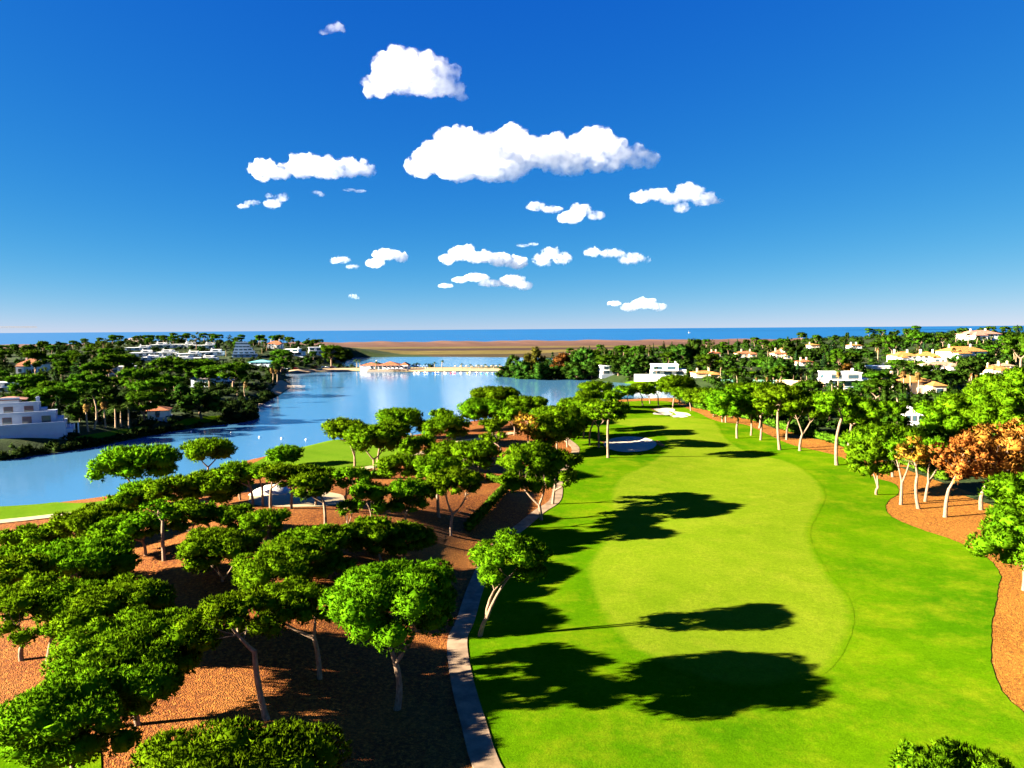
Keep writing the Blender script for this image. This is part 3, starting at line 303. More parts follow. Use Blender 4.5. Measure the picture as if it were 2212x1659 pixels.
 'buoys': [(-85.82, 239.65, -4.0), (-77.34, 236.68, -4.0), (-68.13, 233.25, -4.0), (-58.37, 228.46, -4.0), (-107.19, 218.88, -4.0), (-115.43, 254.24, -4.0), (-104.24, 246.93, -4.0), (-99.47, 250.02, -4.0)],
 'sailboat': (1229.53, 4945.49, -4.0),
 'gravel_mound': (-40.97, 120.57, 4.17),
 'hedges': [
  ('clipped hedge beside the cart path at the end of the mulch', '', 1.5, 1.1, [(-6.89, 108.16), (-4.91, 117.85), (-3.16, 126.39), (-1.14, 136.12)]),
  ('short hedge behind the cart path hedge, turned across the wood', '', 1.4, 1.0, [(-1.07, 140.23), (-3.54, 143.21), (-5.34, 146.11)]),
  ('low hedge in the wood below the pale green', '', 1.6, 1.4, [(-29.93, 146.07), (-27.5, 146.44), (-24.99, 147.54)]),
  ('far part of the hedge along the right mulch strip', 'hedge pieces along the right mulch', 2.2, 1.4, [(74.51, 289.87), (77.56, 270.7), (80.87, 250.69), (83.91, 231.76)]),
  ('middle part of the hedge along the right mulch strip', 'hedge pieces along the right mulch', 2.2, 1.4, [(83.91, 231.76), (85.19, 212.12), (87.71, 199.43), (87.72, 185.48)]),
  ('near part of the hedge along the right mulch strip', 'hedge pieces along the right mulch', 2.0, 1.4, [(89.86, 174.82), (91.43, 164.9), (91.12, 155.2), (90.3, 146.61)]),
  ('long trimmed hedge below the yellow-roofed houses', '', 3.0, 2.5, [(279.1, 527.26), (287.01, 516.77), (294.64, 506.74)]),
  ('dark clipped hedge in front of the large modern villa', '', 2.0, 2.0, [(162.85, 339.37), (168.61, 334.09), (176.16, 333.97)]),
 ],
 'palms': [
  ('fan_dry', -139.72, 233.16, -0.61, 12.21, 165, 'tall palm with yellow drooping dead leaves beside the lakeside villa', 'palms on the left bank'),
  ('fan', -139.96, 236.46, -0.31, 13.15, 77, 'tallest slim fan palm beside the yellow-leaved palm', 'palms on the left bank'),
  ('fan_dry', -138.37, 240.74, -0.45, 11.97, 202, 'fan palm with brown skirt right of the tallest slim palm', 'palms on the left bank'),
  ('feather', -133.53, 246.3, -1.58, 9.67, 333, 'broad feather palm with drooping fronds on the far bank', 'palms on the left bank'),
  ('feather', -136.42, 243.44, -0.84, 8.28, 24, 'shorter feather palm left of the broad feather palm', 'palms on the left bank'),
  ('feather', -135.81, 245.81, -0.85, 7.4, 37, 'small feather palm tucked between two bigger feather palms', 'palms on the left bank'),
  ('fan_dry', -131.48, 351.08, -1.53, 10.76, 274, 'shaggy palm with thick brown skirt above the lake bend', 'palms on the left bank'),
  ('fan', -127.31, 328.86, -1.53, 6.87, 48, 'low fan palm left of the shaggy lake-bend palm', 'palms on the left bank'),
  ('fan_dry', -239.94, 424.08, 0.97, 11.87, 187, 'pale fan palm next to the grey house on left bank', 'palms on the left bank'),
  ('fan_dry', -146.14, 441.75, -1.65, 13.52, 298, 'right of two tall brown palms on the sandy spit', 'palms on the left bank'),
  ('fan_dry', -149.1, 442.12, -0.51, 12.09, 29, 'left of two tall brown palms on the sandy spit', 'palms on the left bank'),
  ('feather', -125.05, 287.39, 0.16, 2.63, 259, 'small bright palm on the far bank lawn', 'palms on the left bank'),
  ('fan', -297.35, 651.13, 10.12, 4.65, 109, 'small palm, first from the left of those among the left hill houses', 'palms among the left hill houses'),
  ('fan', -260.8, 650.51, 9.04, 7.6, 19, 'small palm, third from the left of those among the left hill houses', 'palms among the left hill houses'),
  ('fan', -289.97, 703.35, 13.16, 7.76, 44, 'small palm, second from the left of those among the left hill houses', 'palms among the left hill houses'),
  ('fan', -258.67, 715.19, 12.58, 9.28, 222, 'small palm, fifth from the left of those among the left hill houses', 'palms among the left hill houses'),
  ('fan', -240.07, 685.6, 10.22, 7.12, 214, 'small palm, sixth from the left of those among the left hill houses', 'palms among the left hill houses'),
  ('fan', -246.18, 715.25, 12.03, 7.43, 35, 'small palm, seventh from the left of those among the left hill houses', 'palms among the left hill houses'),
  ('fan', -247.82, 663.32, 9.32, 6.89, 123, 'small palm, fourth from the left of those among the left hill houses', 'palms among the left hill houses'),
  ('feather', -139.14, 635.44, -3.25, 9.92, 46, 'left palm of the pair at the restaurant end of the beach', 'palms on the beach strip'),
  ('feather', -135.86, 635.56, -3.28, 9.92, 282, 'right palm of the pair at the restaurant end of the beach', 'palms on the beach strip'),
  ('feather', -117.21, 617.63, -4.56, 10.04, 217, 'palm in front of the red restaurant roof', 'palms on the beach strip'),
  ('feather', -68.23, 629.27, -3.0, 6.96, 30, 'left of two neighbouring palms right of the blue tents', 'palms on the beach strip'),
  ('feather', -60.64, 622.65, -3.08, 8.91, 289, 'right and taller of two neighbouring palms right of the blue tents', 'palms on the beach strip'),
  ('feather', -44.39, 633.53, -3.0, 5.2, 114, 'small palm, first from the left of those among the sunshades on the beach strip', 'small palms among the beach sunshades'),
  ('feather', -36.92, 632.56, -3.0, 4.57, 298, 'small palm, second from the left of those among the sunshades on the beach strip', 'small palms among the beach sunshades'),
  ('feather', -29.47, 631.59, -3.0, 4.17, 295, 'small palm, third from the left of those among the sunshades on the beach strip', 'small palms among the beach sunshades'),
  ('feather', -23.69, 630.84, -3.0, 4.61, 25, 'small palm, fourth from the left of those among the sunshades on the beach strip', 'small palms among the beach sunshades'),
  ('feather', -16.7, 629.93, -3.0, 4.13, 23, 'small palm, fifth from the left of those among the sunshades on the beach strip', 'small palms among the beach sunshades'),
  ('feather', -11.36, 629.24, -3.0, 4.64, 68, 'small palm, sixth from the left of those among the sunshades on the beach strip', 'small palms among the beach sunshades'),
  ('fan', 93.6, 460.76, -0.67, 7.8, 148, 'bushy palm in front of the lakeside white villa', 'palms on the right slope'),
  ('fan', 128.49, 435.65, 0.82, 9.08, 214, 'palm right of the low cream villa', 'palms on the right slope'),
  ('fan', 117.76, 374.13, -0.94, 9.75, 73, 'stout fan palm behind the fairway-side pines', 'palms on the right slope'),
  ('fan_dry', 127.18, 369.65, 0.1, 7.95, 276, 'slim palm left of the rock wall', 'palms on the right slope'),
  ('fan_dry', 134.16, 373.69, 0.2, 7.55, 60, 'palm with brown skirt at the left end of rock wall', 'palms on the right slope'),
  ('fan', 152.95, 386.15, 0.55, 6.54, 292, 'first palm in front of the rock wall', 'palms on the right slope'),
  ('fan_dry', 156.57, 385.15, 0.6, 8.03, 157, 'tall palm in the middle of the rock wall', 'palms on the right slope'),
  ('fan', 156.65, 378.64, 0.62, 7.65, 286, 'palm at the right end of the rock wall', 'palms on the right slope'),
  ('fan_dry', 159.49, 347.56, 0.35, 12.69, 349, 'tall palm right before the large modern villa', 'palms on the right slope'),
  ('fan', 146.72, 326.56, 0.15, 7.46, 92, 'short palm below the large modern villa', 'palms on the right slope'),
  ('fan', 159.89, 343.5, 0.25, 5.82, 52, 'smallest palm below the large modern villa', 'palms on the right slope'),
  ('fan_dry', 279.34, 543.84, 4.97, 13.08, 297, 'lone slim palm on the dark slope of the right hill', 'palms on the right slope'),
  ('fan_dry', 181.68, 330.12, 0.42, 14.21, 292, 'left of three tall palms before the yellow tiled roof', 'palms on the right slope'),
  ('fan', 186.36, 333.52, 0.51, 10.88, 327, 'middle of three tall palms before the yellow tiled roof', 'palms on the right slope'),
  ('fan_dry', 181.74, 318.44, 0.24, 14.13, 96, 'right of three tall palms before the yellow tiled roof', 'palms on the right slope'),
  ('fan', 158.64, 285.26, 0.21, 7.82, 190, 'palm on the lawn below the yellow-roofed villa', 'palms on the right slope'),
  ('feather', 142.23, 263.02, 0.3, 7.22, 49, 'large silvery feather palm left of the curved white parapet', 'palms on the right slope'),
  ('feather', 155.52, 256.24, -0.02, 9.04, 280, 'yellowish feather palm right of the curved white parapet', 'palms on the right slope'),
  ('fan', 126.87, 219.88, -0.35, 7.2, 32, 'dense fan palm directly before the curved white parapet', 'palms on the right slope'),
  ('fan_dry', 228.78, 353.81, 0.23, 10.15, 288, 'left of two palms with thick straw-coloured skirts', 'palms on the right slope'),
  ('fan_dry', 230.96, 353.61, 0.23, 9.68, 30, 'right of two palms with thick straw-coloured skirts', 'palms on the right slope'),
  ('fan', 310.82, 574.82, 7.05, 7.47, 316, 'small palm, first from the left of those around the yellow-roofed hill villas', 'palms among the right hill villas'),
  ('fan', 287.52, 508.71, 3.88, 5.95, 105, 'small palm, second from the left of those around the yellow-roofed hill villas', 'palms among the right hill villas'),
  ('fan', 298.52, 513.45, 4.22, 6.01, 254, 'small palm, third from the left of those around the yellow-roofed hill villas', 'palms among the right hill villas'),
  ('fan', 299.75, 505.35, 3.96, 6.57, 348, 'small palm, fourth from the left of those around the yellow-roofed hill villas', 'palms among the right hill villas'),
  ('fan', 303.68, 496.68, 3.73, 6.46, 272, 'small palm, sixth from the left of those around the yellow-roofed hill villas', 'palms among the right hill villas'),
  ('fan', 338.95, 564.45, 7.26, 9.9, 218, 'small palm, fifth from the left of those around the yellow-roofed hill villas', 'palms among the right hill villas'),
  ('fan', 403.5, 642.05, 13.73, 14.58, 160, 'small palm, ninth from the left of those around the yellow-roofed hill villas', 'palms among the right hill villas'),
  ('fan', 399.77, 625.66, 12.52, 12.18, 238, 'small palm, tenth from the left of those around the yellow-roofed hill villas', 'palms among the right hill villas'),
  ('fan', 404.76, 650.83, 14.35, 10.13, 299, 'small palm, eighth from the left of those around the yellow-roofed hill villas', 'palms among the right hill villas'),
  ('fan', 402.5, 616.11, 11.96, 11.2, 232, 'small palm, twelfth from the left of those around the yellow-roofed hill villas', 'palms among the right hill villas'),
  ('fan', 402.59, 607.74, 11.4, 11.05, 185, 'small palm, fourteenth from the left of those around the yellow-roofed hill villas', 'palms among the right hill villas'),
  ('fan', 416.88, 619.7, 12.56, 11.26, 153, 'small palm, fifteenth from the left of those around the yellow-roofed hill villas', 'palms among the right hill villas'),
  ('fan', 331.78, 534.96, 5.69, 9.73, 127, 'small palm, seventh from the left of those around the yellow-roofed hill villas', 'palms among the right hill villas'),
  ('fan', 336.72, 495.9, 4.18, 7.09, 92, 'small palm, sixteenth from the left of those around the yellow-roofed hill villas', 'palms among the right hill villas'),
  ('fan', 338.04, 481.16, 3.67, 12.52, 357, 'small palm, seventeenth from the left of those around the yellow-roofed hill villas', 'palms among the right hill villas'),
  ('fan', 340.47, 480.62, 3.68, 11.88, 124, 'small palm, eighteenth from the left of those around the yellow-roofed hill villas', 'palms among the right hill villas'),
  ('fan', 324.22, 491.58, 3.85, 5.11, 41, 'small palm, thirteenth from the left of those around the yellow-roofed hill villas', 'palms among the right hill villas'),
  ('fan', 322.25, 499.46, 4.1, 6.5, 294, 'small palm, eleventh from the left of those around the yellow-roofed hill villas', 'palms among the right hill villas'),
 ],
 'bands': ['near the left bank water', 'halfway up the left bank', 'on the far left hill', 'beyond the right hedge', 'near the right villas', 'on upper right slope'],
 'columns': ['under the terraces', 'above the feather palms', 'far left', 'near the jetties', 'left of the forked pine', 'behind the bathing beach', 'on the promontory', 'by the modern villa', 'around the lakeside villas', 'by the rock wall', 'below the mansion', 'at the right edge', 'left of the rock wall', 'around the yellow tiled roof'],
 'ordinals': ['first', 'second', 'third', 'fourth', 'fifth', 'sixth', 'seventh', 'eighth', 'ninth', 'tenth', 'eleventh', 'twelfth', 'thirteenth', 'fourteenth', 'fifteenth', 'sixteenth', 'seventeenth', 'eighteenth', 'nineteenth', 'twentieth', 'twenty-first', 'twenty-second', 'twenty-third', 'twenty-fourth', 'twenty-fifth'],
 'marked_trees': [
  ('pine', -166.3, 256.9, 12.3, 8.2, 'bright-topped umbrella pine directly behind the big lakeside villa', 'trees on the left bank'),
  ('pine', -211.8, 310.2, 13.4, 8.9, 'broad umbrella pine above the low flat-roofed house at left', 'trees on the left bank'),
  ('pine', -170.9, 278.8, 12.6, 8.4, 'umbrella pine right of the bright-topped one behind the lakeside villa', 'trees on the left bank'),
  ('pine', -231.9, 419.9, 18.1, 12.6, 'umbrella pine with forked pale trunk before the grey house', 'trees on the left bank'),
  ('pine', -196.7, 407.0, 16.7, 11.1, 'umbrella pine just below the terraced houses, left of centre', 'trees on the left bank'),
  ('pine', -167.6, 319.4, 15.3, 10.2, 'wide umbrella pine right of the grey house', 'trees on the left bank'),
  ('pine', -137.9, 272.5, 13.4, 8.9, 'large umbrella pine above the little orange-roofed house', 'trees on the left bank'),
  ('pine', -132.0, 254.1, 12.2, 8.1, 'umbrella pine immediately above the feather palms', 'trees on the left bank'),
  ('round', -120.3, 274.5, 13.2, 8.3, 'big round dark tree above the far bank lawn', 'trees on the left bank'),
  ('pine', -226.8, 386.7, 15.0, 8.3, 'umbrella pine left of the pale fan palm', 'trees on the left bank'),
  ('conifer', -247.1, 408.0, 17.9, 6.6, 'tall dark feathery conifer on the left bank', 'trees on the left bank'),
  ('pine', -184.3, 419.9, 14.9, 10.7, 'umbrella pine in front of the terraced houses, right of centre', 'trees on the left bank'),
  ('pine', -165.6, 388.7, 12.5, 8.4, 'umbrella pine behind the arched-window house', 'trees on the left bank'),
  ('pine', -149.2, 381.7, 14.6, 10.4, 'umbrella pine left of the teal roof', 'trees on the left bank'),
  ('pine', -292.2, 436.6, 19.8, 8.2, 'tall dark flat-topped pine at the left with bare trunk', 'trees on the left bank'),
  ('euca', -342.0, 596.0, 20.4, 8.5, 'light green wispy tree on the left hill crest', 'trees on the left bank'),
  ('euca', -309.4, 699.8, 18.9, 5.9, 'light yellow-green tree standing above the terraced houses', 'trees on the left bank'),
  ('pine', -198.3, 615.1, 19.2, 12.0, 'dark dome of pine at the dunes left of the white box villa', 'trees on the left bank'),
  ('pine', -166.3, 656.5, 20.5, 12.8, 'dark pine on the promontory by the marsh', 'trees on the left bank'),
  ('round', -177.0, 755.0, 17.3, 10.8, 'dark round tree at the tip of the left promontory', 'trees on the left bank'),
  ('round', 0.8, 570.9, 16.4, 6.3, 'bright green round tree at the promontory tip', 'trees on the lake promontory'),
  ('round', 16.1, 537.0, 21.5, 9.8, 'yellow-olive tree, tallest on the promontory', 'trees on the lake promontory'),
  ('conifer', 30.1, 525.0, 17.3, 3.8, 'narrow pointed dark conifer on the promontory', 'trees on the lake promontory'),
  ('round', 36.9, 520.2, 18.3, 9.1, 'rust-tinged bushy tree on the right of the promontory', 'trees on the lake promontory'),
  ('round', 52.2, 514.2, 20.1, 8.4, 'dark tree behind the promontory with a palm-like neighbour', 'trees on the lake promontory'),
  ('pine', 66.2, 498.7, 13.6, 9.7, 'umbrella pine left of the small white modern villa', 'trees on the lake promontory'),
  ('round', 78.4, 474.0, 12.2, 6.8, 'dark round tree between the two white lake villas', 'trees on the lake promontory'),
  ('round', 90.1, 508.7, 14.6, 7.3, 'umbrella-shaped tree above the lakeside white villa', 'trees on the lake promontory'),
  ('round', -5.6, 539.3, 13.3, 6.7, 'bushy green tree on the lake promontory, first of sixteen from left', 'trees on the lake promontory'),
  ('round', 6.2, 524.7, 17.3, 7.9, 'bushy green tree on the lake promontory, third of sixteen from left', 'trees on the lake promontory'),
  ('round', 8.1, 517.6, 11.5, 6.7, 'bushy green tree on the lake promontory, fourth of sixteen from left', 'trees on the lake promontory'),
  ('round', 20.5, 506.8, 16.5, 8.3, 'bushy green tree on the lake promontory, seventh of sixteen from left', 'trees on the lake promontory'),
  ('round', 24.5, 507.8, 11.8, 6.9, 'bushy green tree on the lake promontory, eighth of sixteen from left', 'trees on the lake promontory'),
  ('round', 31.5, 515.1, 10.7, 6.7, 'bushy green tree on the lake promontory, ninth of sixteen from left', 'trees on the lake promontory'),
  ('round', 41.4, 504.6, 15.1, 7.6, 'bushy green tree on the lake promontory, eleventh of sixteen from left', 'trees on the lake promontory'),
  ('round', 45.5, 498.7, 11.4, 7.1, 'bushy green tree on the lake promontory, twelfth of sixteen from left', 'trees on the lake promontory'),
  ('round', 56.1, 501.0, 12.2, 7.2, 'bushy green tree on the lake promontory, fourteenth of sixteen from left', 'trees on the lake promontory'),
  ('round', 12.1, 514.8, 9.6, 6.4, 'bushy green tree on the lake promontory, fifth of sixteen from left', 'trees on the lake promontory'),
  ('round', -0.7, 532.5, 9.4, 5.9, 'bushy green tree on the lake promontory, second of sixteen from left', 'trees on the lake promontory'),
  ('round', 51.6, 501.1, 9.3, 6.2, 'bushy green tree on the lake promontory, thirteenth of sixteen from left', 'trees on the lake promontory'),
  ('round', 35.8, 509.0, 8.4, 6.0, 'bushy green tree on the lake promontory, tenth of sixteen from left', 'trees on the lake promontory'),
  ('round', 18.1, 515.6, 8.5, 6.0, 'bushy green tree on the lake promontory, sixth of sixteen from left', 'trees on the lake promontory'),
  ('round', 60.6, 506.2, 11.9, 6.6, 'bushy green tree on the lake promontory, fifteenth of sixteen from left', 'trees on the lake promontory'),
  ('round', 72.7, 487.4, 11.2, 7.0, 'bushy green tree on the lake promontory, sixteenth of sixteen from left', 'trees on the lake promontory'),
  ('round', 140.3, 556.0, 21.3, 7.6, 'tall double-headed dark tree at the edge of the marsh', 'trees on the right slope'),
  ('round', 129.8, 548.0, 17.8, 8.9, 'bushy tree left of the double-headed dark tree', 'trees on the right slope'),
  ('pine', 126.6, 458.7, 14.3, 9.0, 'umbrella pine above the lakeside villas', 'trees on the right slope'),
  ('round', 147.2, 400.7, 16.1, 7.3, 'dark leafy tree below the tower villa', 'trees on the right slope'),
  ('round', 150.0, 394.2, 14.8, 6.2, 'leafy tree with visible trunk left of the pink house', 'trees on the right slope'),
  ('pine', 230.0, 482.8, 12.1, 7.5, 'round-topped pine on the dark slope above the modern villa', 'trees on the right slope'),
  ('round', 211.0, 448.9, 7.7, 6.4, 'rusty orange shrub-like tree behind the large modern villa', 'trees on the right slope'),
  ('pine', 177.8, 343.5, 10.0, 7.2, 'umbrella pine with splayed trunk right of the large modern villa', 'trees on the right slope'),
  ('round', 212.1, 359.9, 12.4, 7.7, 'round dark tree above the yellow tiled roof', 'trees on the right slope'),
  ('round', 249.6, 387.3, 15.5, 7.1, 'feathery green tree left of the straw-skirted palms', 'trees on the right slope'),
  ('pine', 304.2, 571.4, 18.0, 8.2, 'high pine standing against the sea on the right hill', 'trees on the right slope'),
  ('pine', 337.0, 590.1, 18.4, 11.5, 'umbrella pine cluster crest in front of the sea', 'trees on the right slope'),
  ('conifer', 265.9, 591.2, 15.2, 4.2, 'pair-topped pointed conifer near the dunes', 'trees on the right slope'),
  ('round', 226.8, 575.7, 15.5, 8.6, 'dark tree left of the distant cream house', 'trees on the right slope'),
  ('pine', 325.9, 455.7, 23.7, 11.9, 'large pine mass behind the mansion at the right edge', 'trees on the right slope'),
 ],
 'trees': [
  (0, -168.9, 347.0, 11.2, 4.4, 1, 0, 0),
  (0, -170.0, 358.4, 9.2, 5.2, 1, 0, 1),
  (0, -201.4, 434.1, 11.3, 4.8, 1, 0, 2),
  (0, -197.1, 454.1, 12.7, 6.5, 1, 0, 3),
  (0, -329.5, 579.8, 12.3, 7.6, 2, 1, 0),
  (0, -415.4, 742.9, 10.4, 5.3, 2, 1, 1),
  (0, -468.2, 838.7, 11.3, 5.8, 2, 1, 2),
  (0, -332.5, 604.2, 10.1, 5.4, 2, 1, 3),
  (0, -466.0, 849.8, 10.6, 5.2, 2, 1, 4),
  (0, -397.9, 760.6, 9.1, 5.7, 2, 1, 5),
  (0, -399.2, 781.1, 9.1, 5.7, 2, 1, 6),
  (0, -370.1, 730.0, 8.8, 4.7, 2, 1, 7),
  (0, -447.0, 886.4, 10.1, 5.5, 2, 1, 8),
  (0, -393.1, 799.6, 8.1, 6.1, 2, 1, 9),
  (0, -435.7, 887.7, 8.2, 5.6, 2, 1, 10),
  (0, -364.6, 748.3, 10.6, 4.2, 2, 0, 0),
  (0, -372.0, 770.1, 8.5, 5.0, 2, 0, 1),
  (0, -391.7, 826.9, 10.5, 5.1, 2, 0, 2),
  (0, -350.1, 739.5, 10.6, 5.8, 2, 0, 3),
  (0, -375.2, 808.5, 8.1, 4.6, 2, 0, 4),
  (0, -382.1, 836.7, 8.4, 5.2, 2, 0, 5),
  (0, -395.4, 868.7, 10.5, 5.4, 2, 0, 6),
  (0, -359.1, 832.9, 10.6, 5.9, 2, 0, 7),
  (0, -376.7, 898.1, 10.6, 6.4, 2, 0, 8),
  (0, -358.0, 860.6, 8.5, 4.5, 2, 0, 9),
  (1, -204.6, 277.5, 7.8, 3.6, 0, 2, 0),
  (1, -160.2, 241.9, 7.1, 4.4, 0, 2, 1),
  (1, -331.5, 856.0, 6.4, 4.5, 2, 3, 0),
  (1, -279.5, 772.0, 7.0, 4.5, 2, 3, 1),
  (1, -272.4, 830.1, 7.8, 2.9, 2, 3, 2),
  (3, -218.9, 340.7, 7.1, 1.3, 1, 4, 0),
  (3, -319.6, 505.1, 10.9, 1.7, 1, 4, 1),
  (1, -245.3, 393.7, 5.8, 4.0, 1, 4, 0),
  (1, -304.1, 498.8, 7.7, 5.6, 1, 4, 1),
  (1, -228.0, 373.4, 8.2, 3.2, 1, 4, 2),
  (1, -210.0, 347.0, 7.3, 3.5, 1, 4, 3),
  (1, -268.6, 445.4, 6.7, 3.1, 1, 4, 4),
  (1, -274.0, 459.5, 9.7, 3.9, 1, 4, 5),
  (1, -281.4, 473.4, 6.6, 5.1, 1, 4, 6),
  (1, -200.4, 345.9, 7.0, 3.0, 1, 4, 7),
  (0, -279.2, 890.8, 9.2, 4.6, 2, 5, 0),
  (0, -242.1, 780.9, 11.1, 5.5, 2, 5, 1),
  (0, -192.4, 690.9, 9.5, 4.3, 2, 5, 2),
  (0, -227.6, 824.3, 8.7, 5.4, 2, 5, 3),
  (0, -237.6, 886.0, 8.4, 4.6, 2, 5, 4),
  (4, -183.9, 382.0, 10.0, 2.6, 1, 0, -1),
  (1, -342.5, 613.3, 7.2, 5.5, 2, 1, 0),
  (1, -399.2, 726.6, 6.1, 3.7, 2, 1, 1),
  (1, -441.8, 818.4, 6.1, 2.7, 2, 1, 2),
  (1, -307.6, 571.3, 8.4, 3.6, 2, 1, 3),
  (1, -278.9, 533.1, 6.3, 3.4, 2, 1, 4),
  (1, -407.8, 802.9, 5.6, 4.7, 2, 1, 5),
  (1, -429.5, 851.3, 8.0, 4.1, 2, 1, 6),
  (1, -181.2, 468.4, 9.4, 4.4, 1, 3, 0),
  (1, -154.8, 433.4, 6.3, 2.6, 1, 3, 1),
  (1, -261.4, 533.6, 7.2, 4.1, 2, 0, 0),
  (1, -412.1, 861.7, 7.4, 3.4, 2, 0, 1),
  (1, -364.5, 784.4, 6.1, 3.7, 2, 0, 2),
  (1, -299.2, 688.6, 5.3, 4.1, 2, 0, 3),
  (1, -338.6, 806.0, 5.1, 3.7, 2, 0, 4),
  (1, -292.1, 708.0, 6.9, 2.9, 2, 0, 5),
  (0, -292.6, 462.4, 11.5, 5.1, 1, 4, 0),
  (0, -278.2, 442.5, 8.9, 4.5, 1, 4, 1),
  (0, -312.2, 513.8, 13.0, 6.0, 1, 4, 2),
  (0, -220.8, 362.5, 10.3, 5.2, 1, 4, 3),
  (0, -199.1, 330.4, 8.2, 4.6, 1, 4, 4),
  (0, -256.1, 438.7, 10.8, 4.9, 1, 4, 5),
  (0, -212.3, 363.9, 10.4, 5.5, 1, 4, 6),
  (1, -509.2, 698.4, 5.7, 2.6, 2, 2, 0),
  (1, -612.0, 840.3, 5.0, 4.3, 2, 2, 1),
  (1, -421.4, 584.3, 8.2, 5.7, 2, 2, 2),
  (1, -602.3, 838.4, 7.8, 4.3, 2, 2, 3),
  (1, -461.5, 646.7, 8.3, 3.3, 2, 2, 4),
  (1, -530.3, 755.0, 5.1, 4.2, 2, 2, 5),
  (1, -492.1, 707.8, 8.4, 3.9, 2, 2, 6),
  (1, -377.3, 546.2, 7.4, 3.7, 2, 2, 7),
  (1, -514.6, 757.1, 6.5, 3.6, 2, 2, 8),
  (1, -468.3, 696.9, 8.0, 3.8, 2, 2, 9),
  (1, -429.5, 639.1, 5.4, 2.9, 2, 2, 10),
  (1, -384.3, 582.8, 7.4, 3.1, 2, 2, 11),
  (1, -524.3, 799.4, 5.3, 4.2, 2, 2, 12),
  (0, -421.2, 653.7, 8.7, 5.8, 2, 4, 0),
  (0, -337.8, 533.0, 11.6, 7.5, 2, 4, 1),
  (0, -542.1, 861.8, 9.5, 5.9, 2, 4, 2),
  (0, -352.3, 570.8, 10.3, 6.7, 2, 4, 3),
  (0, -361.9, 587.9, 10.0, 5.2, 2, 4, 4),
  (0, -432.3, 703.5, 9.2, 4.4, 2, 4, 5),
  (0, -513.6, 857.5, 11.5, 4.3, 2, 4, 6),
  (0, -483.3, 808.3, 8.4, 4.4, 2, 4, 7),
  (0, -357.4, 607.0, 10.8, 7.4, 2, 4, 8),
  (0, -376.0, 640.0, 10.6, 5.0, 2, 4, 9),
  (0, -503.9, 873.7, 11.5, 4.7, 2, 4, 10),
  (0, -381.5, 665.7, 11.3, 5.9, 2, 4, 11),
  (0, -397.9, 534.5, 10.7, 6.6, 2, 2, 0),
  (0, -475.4, 645.7, 10.9, 5.8, 2, 2, 1),
  (0, -502.7, 691.0, 10.9, 5.1, 2, 2, 2),
  (0, -648.6, 895.1, 10.3, 5.3, 2, 2, 3),
  (0, -442.1, 611.8, 13.4, 7.5, 2, 2, 4),
  (0, -406.9, 570.5, 11.4, 7.5, 2, 2, 5),
  (0, -572.7, 807.2, 9.9, 6.3, 2, 2, 6),
  (0, -547.2, 785.0, 9.2, 5.0, 2, 2, 7),
  (0, -424.2, 623.0, 11.2, 5.1, 2, 2, 8),
  (0, -442.8, 673.7, 11.5, 5.7, 2, 2, 9),
  (0, -569.2, 875.3, 10.7, 5.2, 2, 2, 10),
  (0, -352.4, 541.3, 9.7, 5.3, 2, 2, 11),
  (1, -147.7, 309.4, 5.3, 3.6, 0, 0, 0),
  (1, -148.9, 329.2, 5.3, 3.4, 0, 0, 1),
  (3, -477.4, 894.6, 8.1, 1.4, 2, 1, -1),
  (0, -264.5, 465.1, 11.0, 6.1, 1, 1, 0),
  (0, -209.3, 373.6, 8.2, 6.3, 1, 1, 1),
  (0, -255.9, 472.2, 13.3, 6.0, 1, 1, 2),
  (0, -198.6, 373.4, 9.4, 6.1, 1, 1, 3),
  (0, -169.6, 337.5, 10.1, 4.9, 1, 1, 4),
  (1, -207.7, 320.0, 7.4, 2.7, 0, 4, 0),
  (1, -195.5, 314.9, 7.1, 3.5, 0, 4, 1),
  (1, -153.3, 251.0, 7.3, 4.2, 0, 4, 2),
  (1, -177.7, 295.0, 5.8, 3.8, 0, 4, 3),
  (1, -182.2, 305.1, 8.0, 3.9, 0, 4, 4),
  (0, -168.2, 431.2, 9.5, 4.6, 1, 3, 0),
  (0, -151.7, 396.1, 8.4, 4.2, 1, 3, 1),
  (3, -363.1, 490.7, 10.9, 1.3, 1, 2, 0),
  (3, -299.3, 428.3, 7.2, 1.2, 1, 2, 1),
  (3, -302.4, 444.6, 7.4, 1.5, 1, 2, 2),
  (1, -247.3, 824.4, 6.7, 3.4, 2, 5, 0),
  (1, -249.3, 862.6, 5.4, 4.7, 2, 5, 1),
  (1, -252.2, 883.7, 8.1, 3.8, 2, 5, 2),
  (1, -185.9, 649.8, 6.8, 4.4, 2, 5, 3),
  (1, -227.9, 813.5, 6.5, 3.1, 2, 5, 4),
  (1, -246.3, 880.2, 6.5, 3.0, 2, 5, 5),
  (1, -217.2, 813.2, 6.2, 4.7, 2, 5, 6),
  (1, -200.0, 785.3, 7.5, 3.3, 2, 5, 7),
  (1, -177.9, 700.5, 6.1, 4.2, 2, 5, 8),
  (3, -390.9, 541.4, 11.6, 1.8, 2, 2, 0),
  (3, -484.3, 731.7, 9.6, 1.2, 2, 2, 1),
  (1, -187.0, 329.3, 7.2, 3.6, 0, 1, 0),
  (1, -156.0, 282.1, 7.1, 4.7, 0, 1, 1),
  (1, -159.8, 304.3, 7.2, 4.1, 0, 1, 2),
  (0, -286.9, 399.2, 9.8, 5.5, 1, 2, -1),
  (0, -367.3, 898.3, 9.8, 5.4, 2, 3, 0),
  (0, -273.5, 712.9, 8.9, 4.8, 2, 3, 1),
  (0, -286.5, 748.9, 10.4, 5.6, 2, 3, 2),
  (0, -303.6, 802.6, 10.5, 5.1, 2, 3, 3),
  (0, -279.4, 789.0, 11.1, 5.7, 2, 3, 4),
  (0, -293.1, 830.1, 8.9, 4.3, 2, 3, 5),
